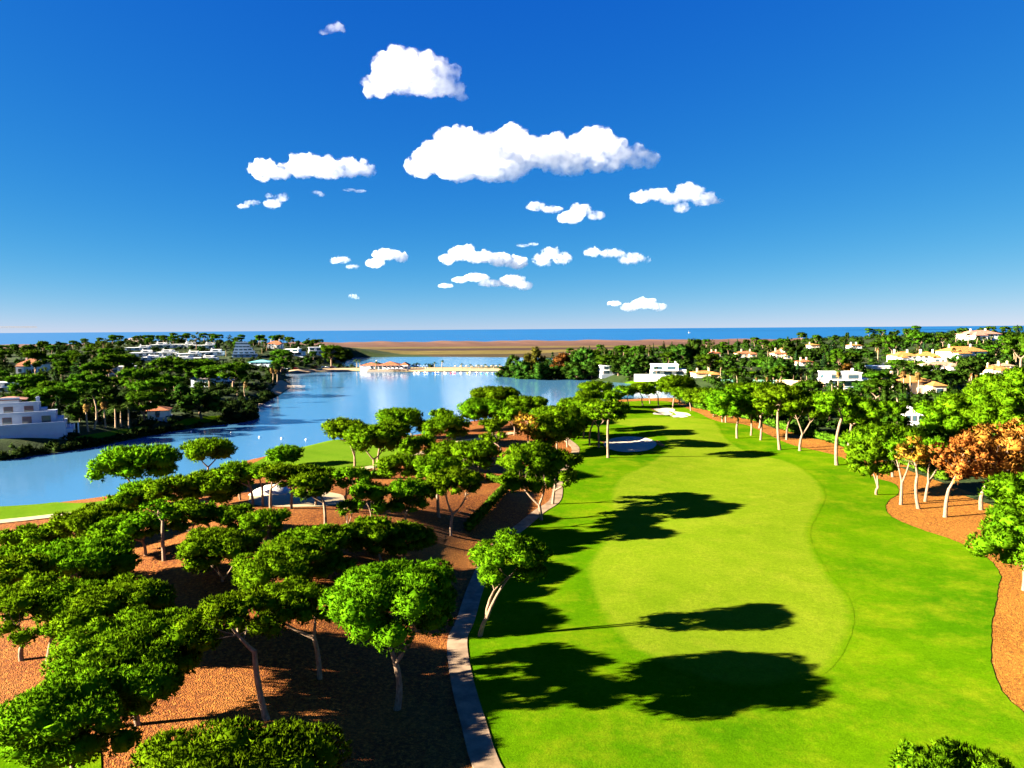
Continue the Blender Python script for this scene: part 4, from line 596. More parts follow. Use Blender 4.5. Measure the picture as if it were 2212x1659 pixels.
  (0, -297.8, 846.9, 8.7, 4.7, 2, 3, 6),
  (0, -312.6, 894.7, 10.3, 5.4, 2, 3, 7),
  (0, -263.0, 758.8, 9.3, 4.3, 2, 3, 8),
  (0, -273.9, 821.9, 10.3, 5.9, 2, 3, 9),
  (0, -275.9, 845.9, 11.2, 6.4, 2, 3, 10),
  (0, -182.5, 561.6, 12.4, 7.3, 2, 3, 11),
  (3, -442.6, 695.9, 7.1, 1.4, 2, 4, 0),
  (3, -445.3, 702.8, 7.3, 1.0, 2, 4, 1),
  (1, -268.5, 363.2, 7.2, 4.5, 1, 2, 0),
  (1, -338.4, 470.9, 7.2, 5.3, 1, 2, 1),
  (1, -317.8, 444.9, 7.7, 3.3, 1, 2, 2),
  (1, -272.6, 411.7, 8.5, 4.4, 1, 2, 3),
  (4, -375.7, 723.6, 12.4, 2.8, 2, 1, -1),
  (1, -286.9, 515.6, 9.6, 3.7, 1, 1, 0),
  (1, -214.0, 393.0, 6.8, 4.2, 1, 1, 1),
  (2, -618.6, 838.8, 11.3, 3.7, 2, 2, 0),
  (2, -469.7, 639.1, 10.8, 3.4, 2, 2, 1),
  (2, -431.0, 601.7, 12.0, 4.0, 2, 2, 2),
  (1, -154.5, 332.6, 7.6, 3.7, 1, 0, 0),
  (1, -226.0, 491.6, 8.5, 4.2, 1, 0, 1),
  (1, -200.4, 442.5, 6.2, 3.5, 1, 0, 2),
  (2, -186.5, 491.8, 12.7, 3.6, 1, 3, -1),
  (4, -321.3, 754.9, 9.8, 2.2, 2, 0, -1),
  (1, -512.5, 806.9, 8.4, 3.3, 2, 4, 0),
  (1, -396.6, 627.2, 7.0, 4.3, 2, 4, 1),
  (1, -332.2, 524.9, 9.3, 4.7, 2, 4, 2),
  (1, -424.7, 682.4, 6.4, 3.1, 2, 4, 3),
  (1, -339.7, 548.6, 9.0, 4.4, 2, 4, 4),
  (1, -436.3, 719.2, 6.5, 2.9, 2, 4, 5),
  (1, -318.0, 545.6, 8.7, 3.4, 2, 4, 6),
  (1, -496.3, 855.5, 7.7, 3.2, 2, 4, 7),
  (1, -397.3, 693.2, 6.0, 4.1, 2, 4, 8),
  (1, -369.7, 646.0, 6.3, 3.5, 2, 4, 9),
  (2, -355.2, 897.9, 10.3, 3.9, 2, 3, 0),
  (2, -263.0, 823.2, 12.2, 3.3, 2, 3, 1),
  (2, -347.7, 630.0, 9.9, 3.1, 2, 1, -1),
  (0, -145.4, 248.3, 9.5, 5.5, 0, 4, -1),
  (4, -189.1, 299.8, 13.4, 2.2, 0, 4, 0),
  (4, -192.8, 319.8, 9.0, 2.1, 0, 4, 1),
  (3, -173.0, 233.7, 9.2, 1.0, 0, 2, -1),
  (4, -331.6, 453.5, 16.6, 2.5, 1, 2, 0),
  (4, -293.1, 412.7, 11.1, 2.7, 1, 2, 1),
  (3, -184.9, 378.0, 9.9, 1.1, 1, 0, -1),
  (3, -152.6, 238.0, 10.4, 1.2, 0, 4, -1),
  (0, -168.4, 241.7, 11.1, 5.2, 0, 2, 0),
  (0, -217.5, 321.4, 10.3, 4.3, 0, 2, 1),
  (0, -191.5, 286.2, 9.6, 5.0, 0, 2, 2),
  (0, -197.2, 302.2, 11.0, 5.7, 0, 2, 3),
  (3, -134.6, 299.7, 9.0, 1.2, 0, 0, -1),
  (4, -237.8, 371.0, 12.4, 2.4, 1, 4, -1),
  (4, -382.6, 618.4, 13.2, 3.2, 2, 4, -1),
  (2, -574.0, 893.3, 10.6, 3.2, 2, 4, -1),
  (3, -192.8, 475.1, 11.4, 1.4, 1, 3, -1),
  (2, -281.9, 428.7, 10.6, 3.5, 1, 2, -1),
  (4, -255.0, 674.5, 10.4, 2.1, 2, 3, -1),
  (4, -167.6, 234.0, 13.2, 2.1, 0, 2, -1),
  (3, 77.7, 769.8, 9.5, 1.4, 5, 6, 0),
  (3, 81.3, 744.4, 10.5, 1.2, 5, 6, 1),
  (1, 258.5, 624.8, 5.6, 4.4, 5, 7, 0),
  (1, 234.2, 558.7, 9.7, 5.0, 5, 7, 1),
  (1, 305.2, 724.8, 7.3, 4.1, 5, 7, 2),
  (1, 272.6, 632.9, 5.3, 3.1, 5, 7, 3),
  (1, 299.9, 692.3, 5.8, 2.7, 5, 7, 4),
  (1, 254.0, 585.7, 6.1, 3.5, 5, 7, 5),
  (1, 259.8, 592.8, 9.9, 3.3, 5, 7, 6),
  (1, 282.7, 641.7, 7.8, 4.1, 5, 7, 7),
  (1, 247.3, 558.8, 7.8, 3.9, 5, 7, 8),
  (1, 234.9, 528.5, 8.4, 3.4, 5, 7, 9),
  (1, 354.7, 782.2, 5.3, 4.7, 5, 7, 10),
  (1, 229.1, 501.9, 10.1, 3.9, 5, 7, 11),
  (1, 337.3, 725.1, 5.6, 4.0, 5, 7, 12),
  (1, 358.2, 762.2, 8.3, 2.8, 5, 7, 13),
  (1, 242.4, 499.1, 8.3, 3.4, 5, 7, 14),
  (1, 287.0, 590.9, 6.7, 3.2, 5, 7, 15),
  (1, 216.3, 442.8, 8.3, 3.8, 5, 7, 16),
  (1, 326.7, 668.7, 8.2, 3.6, 5, 7, 17),
  (1, 294.3, 595.7, 6.5, 4.4, 5, 7, 18),
  (1, 283.4, 566.5, 7.1, 5.7, 5, 7, 19),
  (4, 95.3, 741.5, 10.7, 2.6, 5, 8, 0),
  (4, 170.0, 798.2, 10.9, 2.2, 5, 8, 1),
  (3, 248.3, 667.3, 8.9, 1.4, 5, 9, 0),
  (3, 187.5, 501.6, 8.8, 1.3, 5, 9, 1),
  (3, 221.4, 555.3, 9.8, 1.7, 5, 9, 2),
  (3, 261.9, 654.8, 7.4, 1.3, 5, 9, 3),
  (3, 191.6, 476.8, 8.6, 1.4, 5, 9, 4),
  (1, 343.2, 568.7, 9.3, 5.3, 5, 10, 0),
  (1, 473.6, 766.9, 5.6, 3.3, 5, 10, 1),
  (1, 319.1, 510.8, 7.1, 3.7, 5, 10, 2),
  (1, 369.6, 591.2, 9.9, 5.6, 5, 10, 3),
  (1, 376.6, 600.7, 8.6, 4.5, 5, 10, 4),
  (1, 479.5, 764.3, 8.1, 4.7, 5, 10, 5),
  (1, 386.9, 612.8, 6.9, 5.3, 5, 10, 6),
  (1, 489.1, 770.1, 7.5, 3.8, 5, 10, 7),
  (1, 475.1, 747.5, 7.5, 3.8, 5, 10, 8),
  (1, 325.6, 506.5, 6.3, 5.1, 5, 10, 9),
  (1, 293.1, 450.8, 6.4, 3.9, 5, 10, 10),
  (1, 281.8, 433.3, 5.1, 4.5, 5, 10, 11),
  (1, 369.6, 563.1, 6.4, 4.2, 5, 10, 12),
  (1, 523.3, 798.2, 7.5, 3.1, 5, 10, 13),
  (1, 380.7, 578.8, 9.1, 5.3, 5, 10, 14),
  (1, 324.5, 491.9, 9.4, 5.0, 5, 10, 15),
  (0, 486.9, 727.4, 10.1, 6.2, 5, 11, 0),
  (0, 370.7, 546.2, 10.7, 7.4, 5, 11, 1),
  (0, 412.1, 597.9, 12.9, 5.4, 5, 11, 2),
  (0, 506.0, 732.4, 9.5, 5.5, 5, 11, 3),
  (0, 362.1, 519.0, 12.7, 5.6, 5, 11, 4),
  (0, 521.3, 736.6, 9.8, 5.2, 5, 11, 5),
  (0, 349.7, 491.8, 13.3, 7.6, 5, 11, 6),
  (0, 447.9, 628.5, 10.6, 6.0, 5, 11, 7),
  (0, 498.1, 672.7, 10.2, 6.2, 5, 11, 8),
  (1, 414.8, 621.2, 8.1, 3.2, 5, 11, 0),
  (1, 505.9, 749.8, 5.4, 3.6, 5, 11, 1),
  (1, 376.3, 556.5, 8.3, 3.2, 5, 11, 2),
  (1, 415.8, 609.9, 8.8, 3.6, 5, 11, 3),
  (1, 334.0, 480.0, 6.4, 4.0, 5, 11, 4),
  (1, 340.1, 488.2, 9.8, 3.3, 5, 11, 5),
  (1, 395.4, 565.2, 6.1, 4.7, 5, 11, 6),
  (1, 410.0, 576.3, 6.9, 4.8, 5, 11, 7),
  (1, 464.4, 653.0, 7.9, 4.8, 5, 11, 8),
  (1, 394.9, 554.6, 8.7, 5.3, 5, 11, 9),
  (1, 404.5, 564.5, 8.9, 4.2, 5, 11, 10),
  (1, 477.2, 660.8, 6.9, 4.1, 5, 11, 11),
  (1, 368.9, 509.1, 7.2, 3.4, 5, 11, 12),
  (1, 398.1, 548.1, 7.4, 4.2, 5, 11, 13),
  (1, 439.7, 604.5, 10.1, 3.9, 5, 11, 14),
  (1, 569.1, 777.9, 5.5, 2.9, 5, 11, 15),
  (1, 375.1, 509.2, 8.2, 5.3, 5, 11, 16),
  (1, 448.1, 608.6, 7.0, 3.3, 5, 11, 17),
  (1, 569.3, 772.5, 7.1, 3.4, 5, 11, 18),
  (1, 441.8, 596.2, 9.8, 5.5, 5, 11, 19),
  (1, 558.9, 751.9, 5.9, 3.9, 5, 11, 20),
  (1, 151.5, 676.8, 7.0, 4.8, 5, 12, 0),
  (1, 176.5, 786.4, 6.4, 4.1, 5, 12, 1),
  (1, 151.0, 670.8, 6.7, 3.6, 5, 12, 2),
  (1, 161.9, 713.7, 8.0, 2.9, 5, 12, 3),
  (1, 167.6, 737.3, 5.7, 3.8, 5, 12, 4),
  (1, 172.5, 754.6, 6.1, 3.2, 5, 12, 5),
  (1, 142.9, 607.2, 8.0, 5.7, 5, 12, 6),
  (1, 165.2, 684.4, 6.1, 3.8, 5, 12, 7),
  (1, 152.1, 629.0, 5.8, 2.8, 5, 12, 8),
  (1, 126.1, 520.6, 8.2, 5.3, 5, 12, 9),
  (1, 185.0, 764.2, 5.3, 4.3, 5, 12, 10),
  (1, 144.6, 593.6, 9.4, 3.3, 5, 12, 11),
  (1, 137.8, 534.4, 6.0, 3.3, 5, 12, 12),
  (1, 162.3, 601.9, 8.3, 3.2, 5, 12, 13),
  (1, 176.1, 648.7, 7.4, 2.7, 5, 12, 14),
  (1, 135.4, 483.1, 8.1, 4.2, 5, 12, 15),
  (1, 191.1, 668.8, 7.1, 3.8, 5, 12, 16),
  (1, 200.5, 687.8, 6.8, 4.4, 5, 12, 17),
  (1, 193.7, 655.7, 6.8, 4.7, 5, 12, 18),
  (1, 202.2, 679.8, 7.4, 4.7, 5, 12, 19),
  (1, 147.4, 487.2, 9.5, 4.3, 5, 12, 20),
  (1, 163.6, 532.6, 8.3, 4.2, 5, 12, 21),
  (1, 189.7, 599.9, 6.2, 3.8, 5, 12, 22),
  (0, 64.3, 787.7, 10.8, 5.8, 5, 6, 0),
  (0, 65.1, 573.0, 12.2, 5.8, 5, 6, 1),
  (0, 74.4, 648.6, 8.5, 4.4, 5, 6, 2),
  (0, 70.9, 609.5, 11.4, 5.5, 5, 6, 3),
  (0, 68.8, 581.7, 13.8, 5.2, 5, 6, 4),
  (0, 92.0, 747.1, 10.5, 5.1, 5, 6, 5),
  (0, 113.2, 743.3, 8.6, 6.4, 5, 8, 0),
  (0, 109.4, 697.8, 10.7, 6.4, 5, 8, 1),
  (0, 108.2, 660.8, 8.9, 4.8, 5, 8, 2),
  (0, 110.8, 670.0, 8.7, 5.4, 5, 8, 3),
  (0, 108.7, 618.6, 13.3, 7.5, 5, 8, 4),
  (0, 116.8, 530.9, 12.2, 7.0, 5, 8, 5),
  (1, 141.3, 435.9, 7.8, 2.8, 5, 9, 0),
  (1, 257.3, 783.9, 7.0, 4.7, 5, 9, 1),
  (1, 230.9, 702.6, 8.2, 3.3, 5, 9, 2),
  (1, 170.8, 508.5, 7.5, 3.7, 5, 9, 3),
  (1, 220.9, 648.4, 5.0, 3.3, 5, 9, 4),
  (1, 265.3, 741.9, 6.5, 3.1, 5, 9, 5),
  (1, 252.9, 683.6, 5.4, 2.9, 5, 9, 6),
  (1, 189.9, 510.3, 7.3, 3.3, 5, 9, 7),
  (1, 234.9, 626.0, 5.8, 3.8, 5, 9, 8),
  (1, 288.4, 766.4, 7.3, 3.6, 5, 9, 9),
  (1, 195.4, 512.7, 8.1, 4.9, 5, 9, 10),
  (1, 284.2, 736.2, 8.5, 3.1, 5, 9, 11),
  (1, 180.5, 465.7, 6.7, 4.1, 5, 9, 12),
  (1, 246.4, 636.5, 8.0, 3.8, 5, 9, 13),
  (1, 280.0, 716.2, 7.9, 3.7, 5, 9, 14),
  (1, 237.7, 600.0, 7.4, 4.3, 5, 9, 15),
  (1, 256.0, 639.2, 5.2, 3.3, 5, 9, 16),
  (1, 276.8, 680.2, 5.0, 3.7, 5, 9, 17),
  (4, 140.5, 193.5, 7.0, 2.9, 3, 11, -1),
  (1, 169.7, 348.8, 5.7, 3.5, 4, 7, 0),
  (1, 158.9, 323.1, 7.2, 3.4, 4, 7, 1),
  (1, 381.8, 755.1, 6.8, 2.8, 5, 13, 0),
  (1, 359.5, 693.7, 8.4, 4.3, 5, 13, 1),
  (1, 372.2, 707.3, 6.5, 2.9, 5, 13, 2),
  (1, 320.0, 606.9, 6.8, 3.4, 5, 13, 3),
  (1, 344.2, 650.0, 7.5, 3.6, 5, 13, 4),
  (1, 420.3, 791.7, 5.9, 2.8, 5, 13, 5),
  (1, 421.7, 784.1, 7.3, 4.3, 5, 13, 6),
  (1, 341.7, 619.2, 9.6, 4.1, 5, 13, 7),
  (1, 414.8, 748.7, 7.8, 3.6, 5, 13, 8),
  (1, 430.4, 775.2, 8.1, 2.8, 5, 13, 9),
  (1, 378.8, 680.3, 8.0, 4.6, 5, 13, 10),
  (1, 307.1, 544.1, 6.6, 4.3, 5, 13, 11),
  (1, 403.1, 686.0, 6.8, 3.9, 5, 13, 12),
  (1, 394.1, 668.2, 7.7, 3.0, 5, 13, 13),
  (1, 61.8, 719.7, 7.3, 2.9, 5, 6, 0),
  (1, 67.7, 769.1, 7.4, 3.4, 5, 6, 1),
  (1, 55.2, 594.1, 9.7, 3.3, 5, 6, 2),
  (1, 52.9, 559.3, 9.0, 5.5, 5, 6, 3),
  (1, 73.9, 737.2, 6.5, 2.7, 5, 6, 4),
  (1, 79.7, 789.4, 5.7, 4.4, 5, 6, 5),
  (1, 75.3, 710.9, 6.6, 4.0, 5, 6, 6),
  (1, 74.8, 703.4, 7.3, 2.9, 5, 6, 7),
  (1, 81.4, 750.1, 7.2, 4.4, 5, 6, 8),
  (1, 66.3, 589.5, 8.1, 4.2, 5, 6, 9),
  (1, 79.8, 698.1, 5.9, 4.7, 5, 6, 10),
  (1, 62.5, 546.1, 9.7, 5.5, 5, 6, 11),
  (2, 333.3, 619.3, 12.9, 3.7, 5, 13, 0),
  (2, 317.9, 560.4, 11.5, 3.7, 5, 13, 1),
  (1, 104.3, 210.0, 6.8, 3.0, 3, 7, -1),
  (4, 505.5, 714.2, 12.4, 2.6, 5, 11, 0),
  (4, 586.5, 797.4, 10.0, 2.1, 5, 11, 1),
  (1, 93.0, 719.7, 6.7, 3.2, 5, 8, 0),
  (1, 80.0, 605.4, 8.4, 3.9, 5, 8, 1),
  (1, 74.2, 550.5, 7.1, 4.1, 5, 8, 2),
  (1, 95.7, 679.3, 7.4, 3.7, 5, 8, 3),
  (1, 77.4, 544.4, 8.2, 5.1, 5, 8, 4),
  (1, 118.0, 797.8, 7.2, 4.0, 5, 8, 5),
  (1, 107.3, 719.6, 7.3, 4.6, 5, 8, 6),
  (1, 80.9, 535.6, 9.0, 4.7, 5, 8, 7),
  (1, 115.5, 754.4, 6.6, 3.5, 5, 8, 8),
  (1, 115.5, 726.2, 7.6, 3.9, 5, 8, 9),
  (1, 93.1, 577.1, 8.6, 4.1, 5, 8, 10),
  (1, 109.3, 647.8, 8.4, 4.7, 5, 8, 11),
  (1, 105.5, 598.6, 7.3, 3.1, 5, 8, 12),
  (1, 141.1, 773.1, 7.9, 4.5, 5, 8, 13),
  (1, 92.1, 487.7, 8.4, 5.3, 5, 8, 14),
  (1, 99.9, 527.8, 7.1, 5.4, 5, 8, 15),
  (1, 132.0, 686.6, 7.5, 4.5, 5, 8, 16),
  (1, 101.4, 508.2, 9.7, 5.6, 5, 8, 17),
  (1, 133.1, 645.0, 5.6, 3.9, 5, 8, 18),
  (1, 157.2, 753.9, 7.1, 2.7, 5, 8, 19),
  (1, 153.9, 720.8, 5.1, 3.7, 5, 8, 20),
  (1, 118.4, 547.1, 9.1, 3.2, 5, 8, 21),
  (1, 196.2, 280.7, 5.2, 4.4, 4, 11, 0),
  (1, 226.9, 322.2, 6.0, 3.9, 4, 11, 1),
  (1, 258.2, 364.1, 6.6, 3.3, 4, 11, 2),
  (1, 196.0, 273.3, 5.1, 3.0, 4, 11, 3),
  (1, 271.5, 376.7, 7.3, 3.3, 4, 11, 4),
  (1, 211.6, 351.7, 7.9, 3.9, 4, 10, 0),
  (1, 257.6, 424.0, 5.4, 3.1, 4, 10, 1),
  (1, 245.9, 399.7, 5.9, 4.3, 4, 10, 2),
  (1, 255.5, 400.0, 7.7, 3.4, 4, 10, 3),
  (1, 182.2, 283.9, 5.8, 4.7, 4, 10, 4),
  (1, 253.5, 394.8, 6.0, 2.7, 4, 10, 5),
  (1, 199.3, 306.7, 6.5, 4.0, 4, 10, 6),
  (2, 87.4, 673.7, 11.7, 4.0, 5, 8, 0),
  (2, 93.2, 643.9, 11.5, 3.1, 5, 8, 1),
  (2, 127.4, 663.4, 13.0, 3.2, 5, 8, 2),
  (0, 152.4, 642.2, 9.0, 4.3, 5, 12, 0),
  (0, 160.0, 667.4, 8.4, 4.6, 5, 12, 1),
  (0, 207.9, 795.8, 10.3, 4.7, 5, 12, 2),
  (0, 206.7, 758.6, 10.9, 5.3, 5, 12, 3),
  (0, 212.8, 717.1, 8.9, 5.1, 5, 12, 4),
  (0, 202.1, 665.3, 8.5, 5.2, 5, 12, 5),
  (1, 150.3, 247.5, 5.7, 3.6, 3, 10, 0),
  (1, 141.2, 232.3, 5.2, 3.5, 3, 10, 1),
  (1, 97.2, 156.8, 5.4, 3.6, 3, 10, 2),
  (1, 117.1, 182.2, 6.3, 3.1, 3, 10, 3),
  (1, 135.7, 209.0, 7.0, 2.8, 3, 10, 4),
  (1, 154.2, 232.8, 7.0, 3.6, 3, 10, 5),
  (3, 218.2, 319.7, 8.0, 1.3, 4, 11, -1),
  (0, 127.5, 407.1, 8.1, 4.8, 4, 12, -1),
  (1, 88.7, 298.6, 5.6, 3.6, 4, 12, 0),
  (1, 113.7, 366.3, 5.4, 3.6, 4, 12, 1),
  (0, 256.2, 753.1, 9.9, 5.1, 5, 9, 0),
  (0, 248.4, 706.3, 9.9, 6.3, 5, 9, 1),
  (0, 161.0, 452.6, 11.1, 7.4, 5, 9, 2),
  (0, 229.0, 632.8, 8.5, 6.1, 5, 9, 3),
  (0, 240.4, 655.1, 10.2, 4.7, 5, 9, 4),
  (0, 268.7, 705.6, 9.3, 6.1, 5, 9, 5),
  (0, 315.4, 777.3, 10.8, 5.2, 5, 9, 6),
  (1, 110.6, 189.7, 6.7, 3.6, 3, 13, 0),
  (1, 143.1, 246.0, 7.0, 3.4, 3, 13, 1),
  (1, 104.0, 174.5, 7.0, 3.6, 3, 13, 2),
  (0, 143.9, 281.1, 10.6, 6.1, 4, 13, -1),
  (3, 369.9, 658.6, 8.5, 1.1, 5, 13, 0),
  (3, 365.2, 632.2, 9.1, 1.4, 5, 13, 1),
  (1, 141.2, 267.9, 7.8, 2.7, 4, 13, 0),
  (1, 177.8, 333.2, 7.7, 3.4, 4, 13, 1),
  (1, 177.5, 323.0, 6.3, 2.9, 4, 13, 2),
  (1, 226.5, 406.3, 8.2, 2.7, 4, 13, 3),
  (1, 157.9, 273.8, 6.6, 3.7, 4, 13, 4),
  (2, 222.3, 618.7, 12.4, 4.4, 5, 9, 0),
  (2, 235.9, 612.0, 15.2, 4.2, 5, 9, 1),
  (0, 322.2, 631.8, 8.3, 5.7, 5, 13, 0),
  (0, 407.9, 798.6, 9.0, 5.7, 5, 13, 1),
  (0, 409.4, 789.3, 8.2, 5.7, 5, 13, 2),
  (0, 234.7, 432.9, 10.6, 4.8, 5, 13, 3),
  (0, 408.2, 738.0, 10.4, 5.4, 5, 13, 4),
  (0, 396.9, 704.7, 11.2, 5.1, 5, 13, 5),
  (0, 432.3, 764.8, 11.5, 5.7, 5, 13, 6),
  (2, 105.1, 234.2, 7.0, 3.6, 3, 7, 0),
  (2, 110.4, 230.9, 7.0, 3.2, 3, 7, 1),
  (4, 223.7, 510.2, 10.9, 2.5, 5, 7, 0),
  (4, 278.3, 614.8, 11.3, 3.5, 5, 7, 1),
  (3, 160.8, 380.4, 7.7, 1.3, 4, 7, -1),
  (3, 174.4, 777.0, 10.0, 1.4, 5, 12, 0),
  (3, 232.6, 765.1, 8.8, 1.1, 5, 12, 1),
  (3, 243.7, 770.9, 9.0, 1.3, 5, 12, 2),
  (3, 150.8, 759.5, 9.5, 1.1, 5, 8, -1),
  (0, 386.9, 640.2, 11.4, 5.9, 5, 10, 0),
  (0, 358.3, 574.1, 9.7, 5.5, 5, 10, 1),
  (1, 152.4, 428.9, 7.8, 2.9, 4, 9, 0),
  (1, 158.7, 408.7, 5.8, 4.7, 4, 9, 1),
  (2, 564.2, 778.7, 11.4, 3.8, 5, 11, 0),
  (2, 554.0, 756.3, 11.7, 3.6, 5, 11, 1),
  (2, 192.8, 731.2, 9.9, 3.8, 5, 12, 0),
  (2, 193.9, 693.4, 11.9, 3.9, 5, 12, 1),
  (2, 224.5, 798.8, 9.8, 3.5, 5, 12, 2),
  (1, 163.0, 220.7, 7.0, 3.6, 3, 11, -1),
  (2, 65.0, 602.8, 12.1, 3.7, 5, 6, -1),
  (3, 330.3, 799.9, 8.9, 1.2, 5, 7, 0),
  (3, 299.7, 643.1, 9.8, 1.0, 5, 7, 1),
  (3, 394.5, 580.7, 9.9, 1.7, 5, 11, -1),
  (2, 250.2, 342.6, 9.2, 3.4, 4, 11, -1),
  (0, 303.3, 710.9, 11.0, 4.5, 5, 7, 0),
  (0, 241.3, 527.9, 11.9, 5.5, 5, 7, 1),
  (0, 218.9, 475.2, 12.5, 6.3, 5, 7, 2),
  (0, 398.0, 797.4, 10.5, 5.2, 5, 7, 3),
  (4, 190.4, 265.5, 12.7, 2.1, 4, 11, 0),
  (4, 288.9, 390.9, 11.2, 2.2, 4, 11, 1),
  (0, 93.8, 275.7, 9.7, 5.5, 4, 9, 0),
  (0, 144.8, 384.4, 10.8, 5.2, 4, 9, 1),
  (0, 161.7, 429.7, 10.7, 4.3, 4, 9, 2),
  (3, 130.2, 257.2, 7.0, 1.1, 3, 13, -1),
  (0, 226.7, 367.9, 8.0, 5.8, 4, 10, -1),
  (0, 115.4, 275.8, 11.3, 6.3, 4, 7, -1),
  (0, 176.1, 253.9, 7.0, 3.6, 3, 11, -1),
  (0, 109.1, 201.5, 7.0, 3.6, 3, 13, -1),
  (3, 157.4, 428.6, 8.2, 1.2, 4, 9, -1),
  (3, 117.6, 375.0, 8.3, 1.2, 4, 12, -1),
  (0, 96.3, 192.1, 7.0, 3.6, 3, 7, -1),
  (4, 129.4, 497.9, 12.6, 2.8, 5, 12, -1),
  (3, 150.9, 243.4, 7.0, 1.4, 3, 10, -1),
 ],
 'clouds': [
  (-797.0, 3346.0, 1368.0, [(-48.0, 1.0, 13.0, 24.0, 19.0, 13.0), (-15.0, 7.0, 29.0, 27.0, 23.0, 19.0), (22.0, 6.0, 36.0, 27.0, 24.0, 21.0), (43.0, -5.0, 18.0, 13.0, 12.0, 11.0)], 'thick', 'small ragged cloud highest in the sky'),
  (-528.0, 4204.0, 1342.0, [(-223.0, 18.0, 99.0, 89.0, 83.0, 76.0), (-161.0, -3.0, 171.0, 108.0, 100.0, 89.0), (-53.0, -32.0, 181.0, 135.0, 118.0, 97.0), (55.0, -26.0, 163.0, 122.0, 106.0, 87.0), (149.0, -14.0, 116.0, 101.0, 91.0, 78.0), (-27.0, -55.0, 85.0, 203.0, 140.0, 62.0), (216.0, -19.0, 56.0, 62.0, 54.0, 43.0), (256.0, -4.0, 17.0, 46.0, 34.0, 19.0), (-276.0, -12.0, 47.0, 30.0, 35.0, 41.0), (81.0, -18.0, 77.0, 162.0, 116.0, 60.0)], 'thick', 'large dome-shaped white cloud above the others'),
  (229.0, 6494.0, 1333.0, [(-1035.0, 18.0, 146.0, 127.0, 117.0, 105.0), (-886.0, -31.0, 228.0, 169.0, 159.0, 147.0), (-696.0, -68.0, 288.0, 189.0, 185.0, 179.0), (-486.0, -13.0, 225.0, 211.0, 201.0, 190.0), (-254.0, -51.0, 285.0, 211.0, 201.0, 189.0), (-44.0, -46.0, 242.0, 190.0, 171.0, 147.0), (146.0, 80.0, 282.0, 189.0, 185.0, 179.0), (504.0, -50.0, 300.0, 210.0, 192.0, 168.0), (694.0, -11.0, 237.0, 169.0, 150.0, 126.0), (336.0, 20.0, 219.0, 211.0, 173.0, 126.0), (904.0, 13.0, 215.0, 105.0, 105.0, 105.0), (1010.0, -23.0, 189.0, 89.0, 81.0, 72.0), (-361.0, -67.0, 96.0, 317.0, 217.0, 95.0), (272.0, -18.0, 137.0, 211.0, 150.0, 76.0), (-678.0, -45.0, 92.0, 232.0, 166.0, 84.0), (588.0, 4.0, 166.0, 232.0, 160.0, 72.0)], 'thick', 'longest white cumulus cloud in the middle of the sky'),
  (-1721.0, 6566.0, 1376.0, [(-524.0, 25.0, 108.0, 111.0, 109.0, 107.0), (-365.0, -27.0, 82.0, 132.0, 105.0, 73.0), (-161.0, 11.0, 127.0, 128.0, 118.0, 107.0), (-75.0, -21.0, 164.0, 128.0, 105.0, 77.0), (73.0, -45.0, 100.0, 192.0, 148.0, 94.0), (265.0, 24.0, 120.0, 128.0, 109.0, 85.0), (414.0, 22.0, 98.0, 98.0, 83.0, 64.0), (398.0, -14.0, 154.0, 34.0, 36.0, 38.0)], 'thick', 'medium flat cloud left of the longest cumulus'),
  (-2792.0, 8187.0, 1406.0, [(114.0, -37.0, 52.0, 107.0, 83.0, 53.0), (196.0, 26.0, 130.0, 91.0, 71.0, 48.0), (64.0, 3.0, 149.0, 53.0, 41.0, 27.0), (-126.0, 5.0, 72.0, 96.0, 65.0, 27.0), (-234.0, 4.0, 33.0, 80.0, 55.0, 24.0)], 'thin', 'torn wispy cloud below the medium left cloud'),
  (-1932.0, 7336.0, 1376.0, [(-23.0, -12.0, 45.0, 57.0, 40.0, 19.0), (24.0, -13.0, 21.0, 33.0, 28.0, 22.0)], 'thin', 'tiny shred of cloud right of the torn wispy cloud'),
  (-1509.0, 7012.0, 1362.0, [(-51.0, -5.0, 23.0, 68.0, 44.0, 14.0), (52.0, 16.0, 13.0, 68.0, 44.0, 14.0)], 'thin', 'thin white smear under the medium left cloud'),
  (373.0, 8107.0, 1333.0, [(-92.0, 11.0, 68.0, 106.0, 82.0, 53.0), (93.0, 39.0, 38.0, 132.0, 91.0, 40.0)], 'thick', 'slim cloud joined to the left of a peaked cloud'),
  (840.0, 9001.0, 1338.0, [(-176.0, -33.0, 59.0, 100.0, 81.0, 59.0), (-73.0, 36.0, 87.0, 165.0, 130.0, 88.0), (29.0, 44.0, 162.0, 147.0, 118.0, 82.0), (220.0, 47.0, 103.0, 135.0, 101.0, 59.0)], 'thick', 'peaked small cloud below the longest cumulus'),
  (1969.0, 8373.0, 1367.0, [(-450.0, 40.0, 178.0, 123.0, 102.0, 76.0), (-259.0, 22.0, 203.0, 150.0, 117.0, 76.0), (-95.0, 55.0, 162.0, 164.0, 124.0, 76.0), (95.0, -28.0, 214.0, 164.0, 137.0, 104.0), (260.0, 5.0, 146.0, 164.0, 127.0, 82.0), (424.0, 27.0, 126.0, 82.0, 60.0, 33.0), (15.0, 34.0, 59.0, 109.0, 87.0, 60.0)], 'thick', 'medium cloud to the right of the longest cumulus'),
  (-3507.0, 15000.0, 1311.0, [(-36.0, -2.0, 181.0, 226.0, 155.0, 69.0), (206.0, -20.0, 42.0, 158.0, 107.0, 44.0), (-160.0, -2.0, 157.0, 108.0, 86.0, 59.0)], 'thin', 'flat two-part cloudlet at lower left of the sky'),
